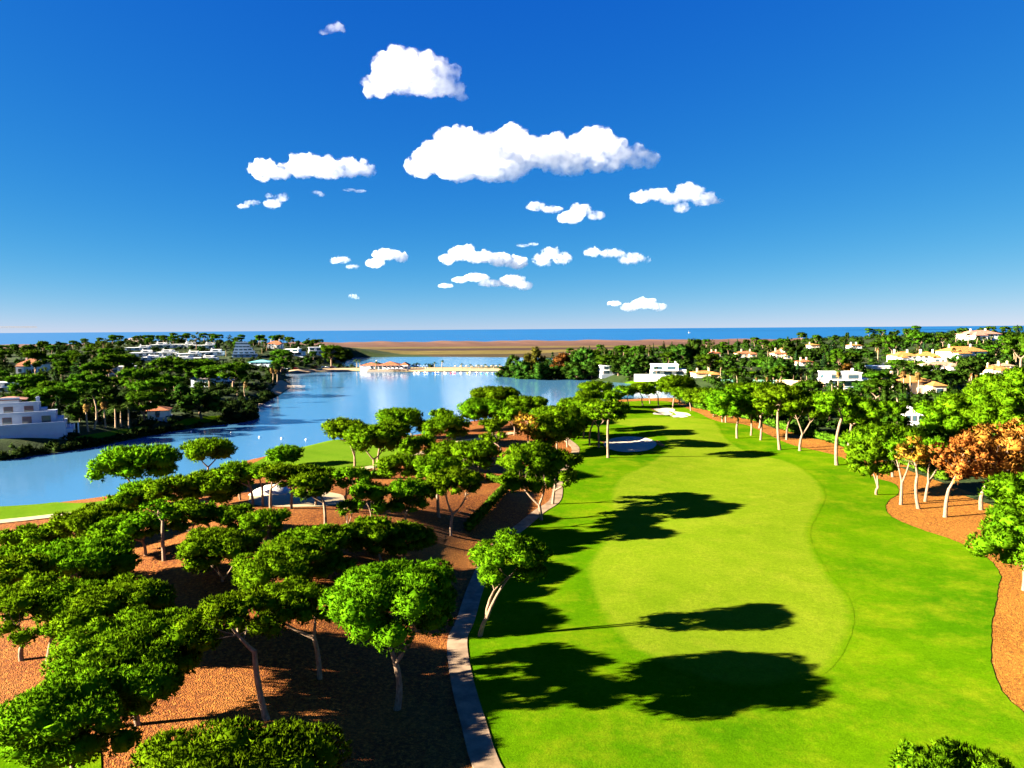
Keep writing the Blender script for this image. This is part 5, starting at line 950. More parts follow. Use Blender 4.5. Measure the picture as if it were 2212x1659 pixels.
  (-2572.0, 15000.0, 1309.0, [(-260.0, -49.0, 109.0, 217.0, 168.0, 108.0), (-10.0, -8.0, 287.0, 344.0, 242.0, 118.0), (283.0, 46.0, 227.0, 157.0, 135.0, 108.0)], 'thick', 'curled small cloud right of the flat two-part cloudlet'),
  (-609.0, 15000.0, 1280.0, [(-696.0, -58.0, 210.0, 177.0, 155.0, 128.0), (-400.0, 56.0, 344.0, 295.0, 237.0, 167.0), (-7.0, -11.0, 244.0, 393.0, 274.0, 128.0), (386.0, 29.0, 192.0, 295.0, 229.0, 148.0), (730.0, 65.0, 141.0, 246.0, 202.0, 148.0)], 'thick', 'low broad cloud above the sea in the centre'),
  (273.0, 11481.0, 1332.0, [(-84.0, 3.0, 27.0, 113.0, 74.0, 26.0), (85.0, 18.0, 48.0, 90.0, 61.0, 26.0)], 'thin', 'thin sliver above the right of the low broad cloud'),
  (843.0, 15000.0, 1314.0, [(-180.0, -44.0, 138.0, 197.0, 170.0, 138.0), (-32.0, 19.0, 307.0, 147.0, 134.0, 118.0), (214.0, -75.0, 169.0, 226.0, 178.0, 118.0)], 'thin', 'fuzzy translucent cloudlet right of the low broad cloud'),
  (2250.0, 14882.0, 1347.0, [(-568.0, 40.0, 255.0, 195.0, 147.0, 88.0), (-178.0, -2.0, 228.0, 293.0, 198.0, 83.0), (213.0, -22.0, 114.0, 293.0, 214.0, 117.0), (530.0, -25.0, 93.0, 117.0, 91.0, 59.0)], 'thin', 'stretched low cloud on the right of the fuzzy cloudlet'),
  (-549.0, 15000.0, 840.0, [(-813.0, -54.0, 104.0, 173.0, 117.0, 49.0), (-515.0, -34.0, 224.0, 197.0, 140.0, 69.0), (-170.0, -13.0, 270.0, 296.0, 205.0, 94.0), (125.0, 91.0, 156.0, 296.0, 200.0, 84.0), (569.0, 86.0, 192.0, 296.0, 229.0, 148.0), (815.0, 30.0, 92.0, 197.0, 153.0, 99.0)], 'thick', 'long tapering cloud under the low broad cloud'),
  (2625.0, 15000.0, 375.0, [(-483.0, -27.0, 176.0, 168.0, 117.0, 54.0), (-137.0, 38.0, 99.0, 198.0, 153.0, 99.0), (160.0, 103.0, 171.0, 297.0, 217.0, 119.0), (457.0, 17.0, 95.0, 198.0, 147.0, 84.0)], 'thick', 'lowest cloud just above the sea on the right'),
  (-3275.0, 15000.0, 673.0, [(-40.0, -10.0, 69.0, 99.0, 77.0, 49.0), (43.0, -3.0, 29.0, 69.0, 51.0, 30.0)], 'thin', 'faint puff low over the sea on the left'),
 ],
}

def tz(x, y): return float(terrain(np.array([x]), np.array([y]))[0])

# ------------------------------------------------------------------ materials
def new_mat(name):
    m = bpy.data.materials.new(name); m.use_nodes = True
    nt = m.node_tree; nt.nodes.clear()
    out = nt.nodes.new('ShaderNodeOutputMaterial')
    return m, nt, out
def _noise(nt, vec, scale, detail=3, rough=0.55):
    n = nt.nodes.new('ShaderNodeTexNoise'); n.inputs['Scale'].default_value = scale; n.inputs['Detail'].default_value = detail; n.inputs['Roughness'].default_value = rough
    nt.links.new(vec, n.inputs['Vector']); return n.outputs['Fac']
def _ramp(nt, fac, stops):
    r = nt.nodes.new('ShaderNodeValToRGB'); e = r.color_ramp.elements
    while len(e) < len(stops): e.new(0.5)
    for el, (p, c) in zip(e, stops): el.position = p; el.color = (*c, 1)
    nt.links.new(fac, r.inputs[0]); return r.outputs[0]
def _mix(nt, fac, a, b, mode='MIX'):
    m = nt.nodes.new('ShaderNodeMix'); m.data_type = 'RGBA'; m.blend_type = mode
    if isinstance(fac, (int, float)): m.inputs[0].default_value = fac
    else: nt.links.new(fac, m.inputs[0])
    for s, v in ((m.inputs[6], a), (m.inputs[7], b)):
        if isinstance(v, tuple): s.default_value = (*v, 1)
        else: nt.links.new(v, s)
    return m.outputs[2]
def _math(nt, op, a, b):
    m = nt.nodes.new('ShaderNodeMath'); m.operation = op
    for s, v in ((m.inputs[0], a), (m.inputs[1], b)):
        if isinstance(v, (int, float)): s.default_value = v
        else: nt.links.new(v, s)
    return m.outputs[0]
def _bsdf(nt, out, col, rough=0.8, spec=0.3, bump=None, bstr=0.3, bdist=0.1):
    b = nt.nodes.new('ShaderNodeBsdfPrincipled'); b.inputs['Roughness'].default_value = rough; b.inputs['Specular IOR Level'].default_value = spec
    if isinstance(col, tuple): b.inputs['Base Color'].default_value = (*col, 1)
    else: nt.links.new(col, b.inputs['Base Color'])
    if bump is not None:
        bn = nt.nodes.new('ShaderNodeBump'); bn.inputs['Strength'].default_value = bstr; bn.inputs['Distance'].default_value = bdist
        nt.links.new(bump, bn.inputs['Height']); nt.links.new(bn.outputs[0], b.inputs['Normal'])
    nt.links.new(b.outputs[0], out.inputs['Surface']); return b
def _pos(nt):
    g = nt.nodes.new('ShaderNodeNewGeometry'); return g.outputs['Position']

def plain(name, col, rough=0.7, spec=0.3, var=0.12, scale=1.5):
    m, nt, out = new_mat(name); p = _pos(nt)
    f = _noise(nt, p, scale, 4, 0.6)
    c = _ramp(nt, f, [(0.3, tuple(v * (1 - var) for v in col)), (0.7, tuple(min(1, v * (1 + var)) for v in col))])
    _bsdf(nt, out, c, rough, spec, f, 0.15, 0.05); return m

def _turf(nt, p, dark, light, dry, dryamt, mow):
    big = _noise(nt, p, 0.045, 5, 0.65); mid = _noise(nt, p, 0.16, 6, 0.72); fine = _noise(nt, p, 6.0, 4, 0.75)
    c = _ramp(nt, big, [(0.32, dark), (0.68, light)])
    c = _mix(nt, _math(nt, 'MULTIPLY', _ramp_f(nt, mid, 0.46, 0.78), dryamt), c, dry)
    if mow:
        w = nt.nodes.new('ShaderNodeTexWave'); w.bands_direction = 'DIAGONAL'; w.inputs['Scale'].default_value = 0.07; w.inputs['Distortion'].default_value = 1.2
        nt.links.new(p, w.inputs['Vector'])
        c = _mix(nt, _math(nt, 'MULTIPLY', w.outputs['Fac'], 0.45), c, light)
    c = _mix(nt, 0.60, c, _ramp(nt, fine, [(0.3, (0.40, 0.45, 0.4)), (0.7, (1.1, 1.1, 1.1))]), 'MULTIPLY')
    c = _mix(nt, 0.50, c, _ramp(nt, _noise(nt, p, 1.7, 5, 0.8), [(0.32, (0.46, 0.55, 0.46)), (0.68, (1.15, 1.12, 1.1))]), 'MULTIPLY')
    return c, _math(nt, 'ADD', fine, _math(nt, 'MULTIPLY', mid, 0.8))
def lawn(name, *turf, border=None):
    """Turf; with border, the first metres in from the edge attribute blend into the neighbouring turf."""
    m, nt, out = new_mat(name); p = _pos(nt)
    c, h = _turf(nt, p, *turf)
    if border:
        at = nt.nodes.new('ShaderNodeAttribute'); at.attribute_name = 'edge'
        f = _math(nt, 'ADD', at.outputs['Fac'], _math(nt, 'MULTIPLY', _math(nt, 'SUBTRACT', _noise(nt, p, 0.7, 4, 0.7), 0.5), 0.5))
        c = _mix(nt, _ramp_f(nt, f, 0.06, 0.42), _turf(nt, p, *border)[0], c)
    _bsdf(nt, out, c, 1.0, 0.0, h, 0.5, 0.10); return m
def _ramp_f(nt, fac, a, b):
    r = nt.nodes.new('ShaderNodeMapRange'); r.inputs[1].default_value = a; r.inputs[2].default_value = b; r.clamp = True
    nt.links.new(fac, r.inputs[0]); return r.outputs[0]

def mulch_mat(name, lo, mid, hi, gold):
    m, nt, out = new_mat(name); p = _pos(nt)
    big = _noise(nt, p, 0.07, 4, 0.6)
    v = nt.nodes.new('ShaderNodeTexVoronoi'); v.inputs['Scale'].default_value = 8.0; nt.links.new(p, v.inputs['Vector'])
    fine = _noise(nt, p, 3.0, 5, 0.75)
    c = _ramp(nt, fine, [(0.30, lo), (0.5, mid), (0.72, hi)])
    c = _mix(nt, _math(nt, 'MULTIPLY', _ramp_f(nt, big, 0.46, 0.72), 0.6), c, gold)
    c = _mix(nt, 0.55, c, _ramp(nt, v.outputs['Color'], [(0.2, (0.42, 0.36, 0.32)), (0.8, (1.25, 1.2, 1.1))]), 'MULTIPLY')
    _bsdf(nt, out, c, 0.9, 0.1, _math(nt, 'ADD', fine, v.outputs['Distance']), 0.8, 0.12); return m
def garden_mat():
    m, nt, out = new_mat('garden_scrub'); p = _pos(nt)
    a = _noise(nt, p, 0.12, 5, 0.65); b = _noise(nt, p, 1.2, 4, 0.7)
    c = _ramp(nt, a, [(0.30, (0.010, 0.022, 0.004)), (0.55, (0.020, 0.036, 0.007)), (0.70, (0.045, 0.040, 0.014)), (0.85, (0.09, 0.062, 0.028))])
    c = _mix(nt, 0.6, c, _ramp(nt, b, [(0.3, (0.4, 0.4, 0.4)), (0.7, (1, 1, 1))]), 'MULTIPLY')
    _bsdf(nt, out, c, 0.95, 0.1, b, 0.9, 0.5); return m
def marsh_mat():
    m, nt, out = new_mat('salt_marsh'); p = _pos(nt)
    sx = nt.nodes.new('ShaderNodeSeparateXYZ'); nt.links.new(p, sx.inputs[0])
    mp = nt.nodes.new('ShaderNodeMapping'); mp.inputs['Scale'].default_value = (0.25, 1, 1); nt.links.new(p, mp.inputs[0])
    n = _noise(nt, mp.outputs[0], 0.02, 5, 0.6); n2 = _noise(nt, mp.outputs[0], 0.06, 7, 0.78)
    yy = _math(nt, 'ADD', sx.outputs[1], _math(nt, 'MULTIPLY', _math(nt, 'SUBTRACT', n, 0.5), 45))
    t = nt.nodes.new('ShaderNodeMapRange'); t.inputs[1].default_value = 850; t.inputs[2].default_value = 2050; nt.links.new(yy, t.inputs[0])
    c = _ramp(nt, t.outputs[0], [(0.0, (0.030, 0.024, 0.006)), (0.13, (0.036, 0.024, 0.008)), (0.15, (0.098, 0.074, 0.014)), (0.27, (0.090, 0.066, 0.014)), (0.29, (0.030, 0.014, 0.009)), (0.39, (0.034, 0.016, 0.010)), (0.41, (0.100, 0.074, 0.016)), (0.51, (0.088, 0.058, 0.018)), (0.53, (0.070, 0.034, 0.023)), (1.0, (0.115, 0.060, 0.044))])
    c = _mix(nt, 0.7, c, _ramp(nt, n2, [(0.36, (0.30, 0.28, 0.27)), (0.62, (1.15, 1.12, 1.08))]), 'MULTIPLY')
    _bsdf(nt, out, c, 0.95, 0.1, n2, 1.0, 1.5); return m
def water_mat(name, deep, rough, sc_wave, strength, dist, spec=0.5):
    m, nt, out = new_mat(name); p = _pos(nt)
    mp = nt.nodes.new('ShaderNodeMapping'); mp.inputs['Scale'].default_value = (1, 1, 1); nt.links.new(p, mp.inputs[0])
    n = _noise(nt, mp.outputs[0], sc_wave, 4, 0.6)
    b = _bsdf(nt, out, deep, rough, spec, n, strength, dist); b.inputs['IOR'].default_value = 1.33
    return m
def foliage_mat(name, c_lo, c_hi, trans=0.25, objvar=0.25, warm=None):
    m, nt, out = new_mat(name)
    at = nt.nodes.new('ShaderNodeAttribute'); at.attribute_name = 'tint'
    an = nt.nodes.new('ShaderNodeAttribute'); an.attribute_name = 'nrm'
    vt = nt.nodes.new('ShaderNodeVectorTransform'); vt.vector_type = 'NORMAL'; vt.convert_from = 'OBJECT'; vt.convert_to = 'WORLD'
    nt.links.new(an.outputs['Vector'], vt.inputs[0])
    oi = nt.nodes.new('ShaderNodeObjectInfo')
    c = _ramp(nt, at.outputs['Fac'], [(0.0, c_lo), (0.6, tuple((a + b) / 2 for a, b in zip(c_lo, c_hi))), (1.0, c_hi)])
    hs = nt.nodes.new('ShaderNodeHueSaturation')
    nt.links.new(c, hs.inputs['Color'])
    mr = nt.nodes.new('ShaderNodeMapRange'); mr.inputs[3].default_value = 1 - objvar; mr.inputs[4].default_value = 1 + objvar
    nt.links.new(oi.outputs['Random'], mr.inputs[0]); nt.links.new(mr.outputs[0], hs.inputs['Value'])
    mh = nt.nodes.new('ShaderNodeMapRange'); mh.inputs[3].default_value = 0.485; mh.inputs[4].default_value = 0.515
    nt.links.new(oi.outputs['Random'], mh.inputs[0]); nt.links.new(mh.outputs[0], hs.inputs['Hue'])
    d = nt.nodes.new('ShaderNodeBsdfDiffuse'); t = nt.nodes.new('ShaderNodeBsdfTranslucent'); mx = nt.nodes.new('ShaderNodeMixShader'); mx.inputs[0].default_value = trans
    for s in (d, t):
        nt.links.new(hs.outputs[0], s.inputs['Color']); nt.links.new(vt.outputs[0], s.inputs['Normal'])
    nt.links.new(d.outputs[0], mx.inputs[1]); nt.links.new(t.outputs[0], mx.inputs[2]); nt.links.new(mx.outputs[0], out.inputs['Surface'])
    return m
def bark_mat(name, lo, hi):
    m, nt, out = new_mat(name)
    tc = nt.nodes.new('ShaderNodeTexCoord'); mp = nt.nodes.new('ShaderNodeMapping'); mp.inputs['Scale'].default_value = (1, 1, 0.3); nt.links.new(tc.outputs['Object'], mp.inputs[0])
    f = _noise(nt, mp.outputs[0], 6.0, 4, 0.7)
    _bsdf(nt, out, _ramp(nt, f, [(0.3, lo), (0.65, hi)]), 0.9, 0.1, f, 0.8, 0.06); return m
def cloud_mat(name, dens, lo, hi, scale):
    m, nt, out = new_mat(name)
    tc = nt.nodes.new('ShaderNodeTexCoord'); f = _noise(nt, tc.outputs['Object'], scale, 5, 0.6)
    v = nt.nodes.new('ShaderNodeVolumePrincipled'); v.inputs['Color'].default_value = (0.80, 0.80, 0.81, 1); v.inputs['Anisotropy'].default_value = 0.1
    nt.links.new(_math(nt, 'MULTIPLY', _ramp_f(nt, f, lo, hi), dens), v.inputs['Density'])
    nt.links.new(v.outputs[0], out.inputs['Volume']); m.cycles.volume_step_rate = 0.5; return m
def tile_mat(name, col):
    m, nt, out = new_mat(name)
    tc = nt.nodes.new('ShaderNodeTexCoord')
    w = nt.nodes.new('ShaderNodeTexWave'); w.bands_direction = 'X'; w.inputs['Scale'].default_value = 1.6; w.inputs['Distortion'].default_value = 0.5; nt.links.new(tc.outputs['Object'], w.inputs['Vector'])
    f = _noise(nt, tc.outputs['Object'], 1.3, 4, 0.6)
    c = _ramp(nt, f, [(0.3, tuple(v * 0.75 for v in col)), (0.7, tuple(min(1, v * 1.2) for v in col))])
    _bsdf(nt, out, c, 0.85, 0.15, w.outputs['Fac'], 0.6, 0.06); return m

M = {}
M['rough'] = lawn('rough_lawn', (0.029, 0.095, 0.0008), (0.074, 0.146, 0.0010), (0.150, 0.172, 0.005), 0.85, False)
M['fairway'] = lawn('fairway_lawn', (0.082, 0.136, 0.0035), (0.118, 0.164, 0.006), (0.172, 0.184, 0.013), 0.8, True, border=((0.029, 0.095, 0.0008), (0.074, 0.146, 0.0010), (0.150, 0.172, 0.005), 0.85, False))
M['green'] = lawn('green_lawn', (0.056, 0.116, 0.005), (0.082, 0.142, 0.008), (0.11, 0.14, 0.016), 0.4, True)
M['mulch'] = mulch_mat('pine_bark_mulch', (0.026, 0.006, 0.002), (0.135, 0.038, 0.006), (0.36, 0.148, 0.025), (0.235, 0.10, 0.019)); M['chips'] = mulch_mat('golden_wood_chips', (0.033, 0.010, 0.002), (0.18, 0.066, 0.007), (0.42, 0.20, 0.028), (0.245, 0.108, 0.015)); M['garden'] = garden_mat(); M['marsh'] = marsh_mat()
M['path'] = plain('cart_path_concrete', (0.165, 0.112, 0.072), 0.9, 0.15, 0.4, 0.7)
M['sandpath'] = plain('pale_sandy_path', (0.27, 0.205, 0.125), 0.95, 0.1, 0.2, 1.1)
M['sand'] = plain('bunker_sand', (0.30, 0.26, 0.205), 0.95, 0.1, 0.10, 0.9)
M['beach'] = plain('beach_sand', (0.27, 0.19, 0.11), 0.95, 0.1, 0.15, 0.3)
M['gravel'] = plain('grey_gravel', (0.42, 0.39, 0.36), 0.95, 0.1, 0.3, 2.0)
M['lake'] = water_mat('lake_water', (0.034, 0.105, 0.200), 0.13, 0.5, 0.08, 0.25)
M['sea'] = water_mat('sea_water', (0.0004, 0.056, 0.165), 0.75, 0.02, 0.12, 1.0, 0.22)
M['pine'] = foliage_mat('pine_needles', (0.044, 0.114, 0.002), (0.160, 0.300, 0.005), 0.45, 0.22)
M['pine_far'] = foliage_mat('distant_pine_needles', (0.022, 0.066, 0.003), (0.078, 0.160, 0.006), 0.38, 0.3)
M['leaf'] = foliage_mat('broad_leaves', (0.012, 0.038, 0.004), (0.050, 0.100, 0.009), 0.25, 0.35)
M['olive'] = foliage_mat('light_wispy_leaves', (0.025, 0.045, 0.006), (0.075, 0.10, 0.015), 0.3, 0.2)
M['yellow_leaf'] = foliage_mat('yellow_olive_leaves', (0.035, 0.035, 0.004), (0.10, 0.085, 0.010), 0.3, 0.1)
M['rust_leaf'] = foliage_mat('rusty_leaves', (0.06, 0.025, 0.005), (0.16, 0.07, 0.014), 0.3, 0.1)
M['dead'] = foliage_mat('dead_orange_needles', (0.22, 0.082, 0.010), (0.52, 0.25, 0.045), 0.28, 0.12)
M['dying'] = foliage_mat('yellowing_needles', (0.20, 0.10, 0.008), (0.48, 0.28, 0.035), 0.28, 0.1)
M['conifer'] = foliage_mat('dark_conifer_needles', (0.008, 0.024, 0.007), (0.024, 0.05, 0.013), 0.15, 0.2)
M['palm'] = foliage_mat('palm_fronds', (0.018, 0.042, 0.006), (0.07, 0.12, 0.018), 0.3, 0.25)
M['palm_dry'] = foliage_mat('dry_palm_skirt', (0.08, 0.045, 0.012), (0.20, 0.125, 0.04), 0.25, 0.2)
M['scrub'] = foliage_mat('undergrowth_leaves', (0.008, 0.020, 0.004), (0.036, 0.052, 0.011), 0.2, 0.1)
M['hedge'] = foliage_mat('hedge_leaves', (0.030, 0.080, 0.003), (0.095, 0.175, 0.008), 0.25, 0.15)
M['bark'] = bark_mat('pine_bark', (0.085, 0.050, 0.030), (0.215, 0.145, 0.10))
M['bark_dark'] = bark_mat('dark_bark', (0.07, 0.045, 0.03), (0.20, 0.13, 0.085))
M['palm_trunk'] = bark_mat('palm_trunk_bark', (0.16, 0.10, 0.06), (0.34, 0.24, 0.15))
M['white'] = plain('white_render', (0.70, 0.69, 0.66), 0.8, 0.2, 0.05, 0.6)
M['cream'] = plain('cream_render', (0.46, 0.36, 0.25), 0.85, 0.2, 0.06, 0.6)
M['pale'] = plain('pale_grey_and_shade_render', (0.36, 0.40, 0.46), 0.85, 0.2, 0.06, 0.6)  # bluish grey stands for shade on the stepped villa, plain grey elsewhere
M['shade'] = plain('blue_shade_render', (0.40, 0.47, 0.52), 0.85, 0.2, 0.06, 0.6)  # blue-grey in the colour imitates walls lying in shade
M['sandwall'] = plain('sandy_render', (0.58, 0.47, 0.36), 0.85, 0.2, 0.08, 0.6)
M['rosewall'] = plain('pink_render', (0.62, 0.40, 0.32), 0.85, 0.2, 0.06, 0.6)
M['blueglass'] = plain('blue_grey_panels', (0.22, 0.34, 0.48), 0.5, 0.4, 0.1, 0.4)
M['stone'] = plain('sandstone_blocks', (0.50, 0.36, 0.20), 0.95, 0.1, 0.25, 0.8)
M['terracotta'] = tile_mat('terracotta_tiles', (0.24, 0.080, 0.036)); M['ochre'] = tile_mat('ochre_tiles', (0.27, 0.125, 0.032)); M['slate'] = tile_mat('slate_tiles', (0.16, 0.13, 0.13))
M['brown'] = tile_mat('brown_tiles', (0.24, 0.15, 0.10)); M['rose'] = tile_mat('pink_tiles', (0.27, 0.125, 0.09)); M['teal'] = plain('teal_roofing', (0.10, 0.30, 0.34), 0.5, 0.4)
M['flat'] = plain('pale_flat_roof', (0.62, 0.60, 0.57), 0.9, 0.1)
M['glass'] = plain('window_glass', (0.03, 0.06, 0.08), 0.08, 0.6, 0.05)
M['pool'] = plain('pool_water', (0.08, 0.38, 0.42), 0.05, 0.5, 0.05)
M['frame'] = plain('brown_window_frame', (0.16, 0.09, 0.07), 0.6, 0.3)
M['timber'] = plain('weathered_timber', (0.26, 0.20, 0.15), 0.9, 0.1, 0.25, 3)
M['thatch'] = plain('straw_thatch', (0.34, 0.25, 0.14), 0.95, 0.05, 0.25, 3)
M['reed'] = plain('reed_screen', (0.42, 0.32, 0.18), 0.95, 0.05, 0.25, 2)
M['greenfence'] = plain('green_fence_mesh', (0.08, 0.20, 0.14), 0.7, 0.2)
M['tent'] = plain('blue_canvas', (0.10, 0.17, 0.34), 0.8, 0.1); M['canvas'] = plain('white_canvas', (0.80, 0.79, 0.77), 0.8, 0.1, 0.03)
M['tyre'] = plain('black_rubber', (0.02, 0.02, 0.02), 0.9, 0.1)
for k, c in dict(blue=(0.03, 0.16, 0.55), navy=(0.02, 0.06, 0.28), red=(0.55, 0.03, 0.03), crimson=(0.42, 0.02, 0.08), yellow=(0.70, 0.50, 0.04), green=(0.03, 0.42, 0.30), silver=(0.50, 0.50, 0.52)).items():
    M['paint_' + k] = plain(k + '_paint', c, 0.3, 0.5, 0.03)
M['paint_white'] = plain('white_paint', (0.80, 0.80, 0.80), 0.35, 0.5, 0.03)
M['thick'] = cloud_mat('cloud_vapour', 0.014, 0.38, 0.72, 0.012); M['thin'] = cloud_mat('thin_cloud_vapour', 0.009, 0.40, 0.75, 0.010)

# ------------------------------------------------------------------ mesh helpers
def mesh_np(name, verts, faces, mat, smooth=False, tint=None, nrm=None):
    verts = np.asarray(verts, np.float32); me = bpy.data.meshes.new(name)
    if isinstance(faces, np.ndarray):
        nf, k = faces.shape
        me.vertices.add(len(verts)); me.vertices.foreach_set('co', verts.ravel())
        me.loops.add(nf * k); me.loops.foreach_set('vertex_index', faces.ravel().astype(np.int32))
        me.polygons.add(nf); me.polygons.foreach_set('loop_start', np.arange(0, nf * k, k, dtype=np.int32))
        try: me.polygons.foreach_set('loop_total', np.full(nf, k, np.int32))
        except Exception: pass
        me.update(calc_edges=True)
    else:
        me.from_pydata([tuple(v) for v in verts], [], faces); me.update()
    if smooth: me.polygons.foreach_set('use_smooth', np.ones(len(me.polygons), bool))
    if tint is not None:
        a = me.attributes.new('tint', 'FLOAT', 'POINT'); a.data.foreach_set('value', np.asarray(tint, np.float32))
    if nrm is not None:
        a = me.attributes.new('nrm', 'FLOAT_VECTOR', 'POINT'); a.data.foreach_set('vector', np.asarray(nrm, np.float32).ravel())
    if mat is not None: me.materials.append(mat)
    return me
def obj(name, me, parent=None, loc=(0, 0, 0), rz=0.0, scale=None):
    o = bpy.data.objects.new(name, me); COL.objects.link(o)
    o.location = loc; o.rotation_euler = (0, 0, rz)
    if scale: o.scale = scale
    if parent is not None: o.parent = parent
    return o
def tag(o, label, cat, group=None):
    o['label'] = label; o['category'] = cat
    if group: o['group'] = group
    return o
def thing(name, label, cat, loc=(0, 0, 0), rz=0.0, group=None):
    o = bpy.data.objects.new(name, None); COL.objects.link(o); o.location = loc; o.rotation_euler = (0, 0, rz)
    o.empty_display_size = 0.5
    return tag(o, label, cat, group)
def structure(name, me):
    o = obj(name, me); o['kind'] = 'structure'; return o
class MB:
    """Collects boxes, prisms and other pieces into one mesh."""
    def __init__(s): s.v = []; s.f = []
    def add(s, v, f):
        n = len(s.v); s.v += [tuple(p) for p in v]; s.f += [tuple(i + n for i in q) for q in f]; return s
    def box(s, x0, x1, y0, y1, z0, z1):
        return s.add([(x0, y0, z0), (x1, y0, z0), (x1, y1, z0), (x0, y1, z0), (x0, y0, z1), (x1, y0, z1), (x1, y1, z1), (x0, y1, z1)],
                     [(3, 2, 1, 0), (4, 5, 6, 7), (0, 1, 5, 4), (1, 2, 6, 5), (2, 3, 7, 6), (3, 0, 4, 7)])
    def hip(s, x0, x1, y0, y1, z, h, e=0.5, t=0.18):
        x0 -= e; x1 += e; y0 -= e; y1 += e; w, d = x1 - x0, y1 - y0
        if w >= d: r0, r1 = (x0 + d * 0.5, (y0 + y1) / 2), (x1 - d * 0.5, (y0 + y1) / 2)
        else: r0, r1 = ((x0 + x1) / 2, y0 + w * 0.5), ((x0 + x1) / 2, y1 - w * 0.5)
        v = [(x0, y0, z), (x1, y0, z), (x1, y1, z), (x0, y1, z), (x0, y0, z + t), (x1, y0, z + t), (x1, y1, z + t), (x0, y1, z + t), (*r0, z + t + h), (*r1, z + t + h)]
        f = [(3, 2, 1, 0), (0, 1, 5, 4), (1, 2, 6, 5), (2, 3, 7, 6), (3, 0, 4, 7)]
        f += [(4, 5, 9, 8), (5, 6, 9), (6, 7, 8, 9), (7, 4, 8)] if w >= d else [(4, 5, 8), (5, 6, 9, 8), (6, 7, 9), (7, 4, 8, 9)]
        return s.add(v, f)
    def cyl(s, x, y, z0, z1, r0, r1, n=10):
        v = [(x + r0 * math.cos(2 * math.pi * i / n), y + r0 * math.sin(2 * math.pi * i / n), z0) for i in range(n)] + [(x + r1 * math.cos(2 * math.pi * i / n), y + r1 * math.sin(2 * math.pi * i / n), z1) for i in range(n)]
        return s.add(v, [(i, (i + 1) % n, n + (i + 1) % n, n + i) for i in range(n)] + [tuple(range(n))[::-1], tuple(range(n, 2 * n))])
    def prism(s, pts, z0, z1):
        n = len(pts); v = [(x, y, z0) for x, y in pts] + [(x, y, z1) for x, y in pts]
        return s.add(v, [(i, (i + 1) % n, n + (i + 1) % n, n + i) for i in range(n)] + [tuple(range(n))[::-1], tuple(range(n, 2 * n))])
    def build(s, name, mat, parent=None, loc=(0, 0, 0), rz=0.0, smooth=False):
        return obj(name, mesh_np(name, s.v, s.f, mat, smooth), parent, loc, rz)

def tube(path, radii, sides=7):
    path = np.asarray(path, float); n = len(path)
    tg = np.gradient(path, axis=0); tg /= np.linalg.norm(tg, axis=1)[:, None] + 1e-9
    up = np.array([0.37, 0.21, 0.9]); V = []; 
    for i in range(n):
        a = np.cross(tg[i], up if abs(tg[i] @ up) < 0.9 else np.array([1.0, 0, 0])); a /= np.linalg.norm(a) + 1e-9; b = np.cross(tg[i], a)
        for k in range(sides):
            t = 2 * math.pi * k / sides; V.append(path[i] + radii[i] * (math.cos(t) * a + math.sin(t) * b))
    Fc = [(i * sides + k, i * sides + (k + 1) % sides, (i + 1) * sides + (k + 1) % sides, (i + 1) * sides + k) for i in range(n - 1) for k in range(sides)]
    return V, Fc
def bez(p0, p1, p2, n=6):
    t = np.linspace(0, 1, n)[:, None]; p0, p1, p2 = map(np.asarray, (p0, p1, p2))
    return (1 - t) ** 2 * p0 + 2 * t * (1 - t) * p1 + t * t * p2

# icosphere used as the leafy core of every clump
_bm = bmesh.new(); bmesh.ops.create_icosphere(_bm, subdivisions=2, radius=1.0)
ICO_V = np.array([v.co[:] for v in _bm.verts]); ICO_F = np.array([[v.index for v in f.verts] for f in _bm.faces]); _bm.free()
_bm = bmesh.new(); bmesh.ops.create_icosphere(_bm, subdivisions=1, radius=1.0)
ICO1_V = np.array([v.co[:] for v in _bm.verts]); ICO1_F = np.array([[v.index for v in f.verts] for f in _bm.faces]); _bm.free()

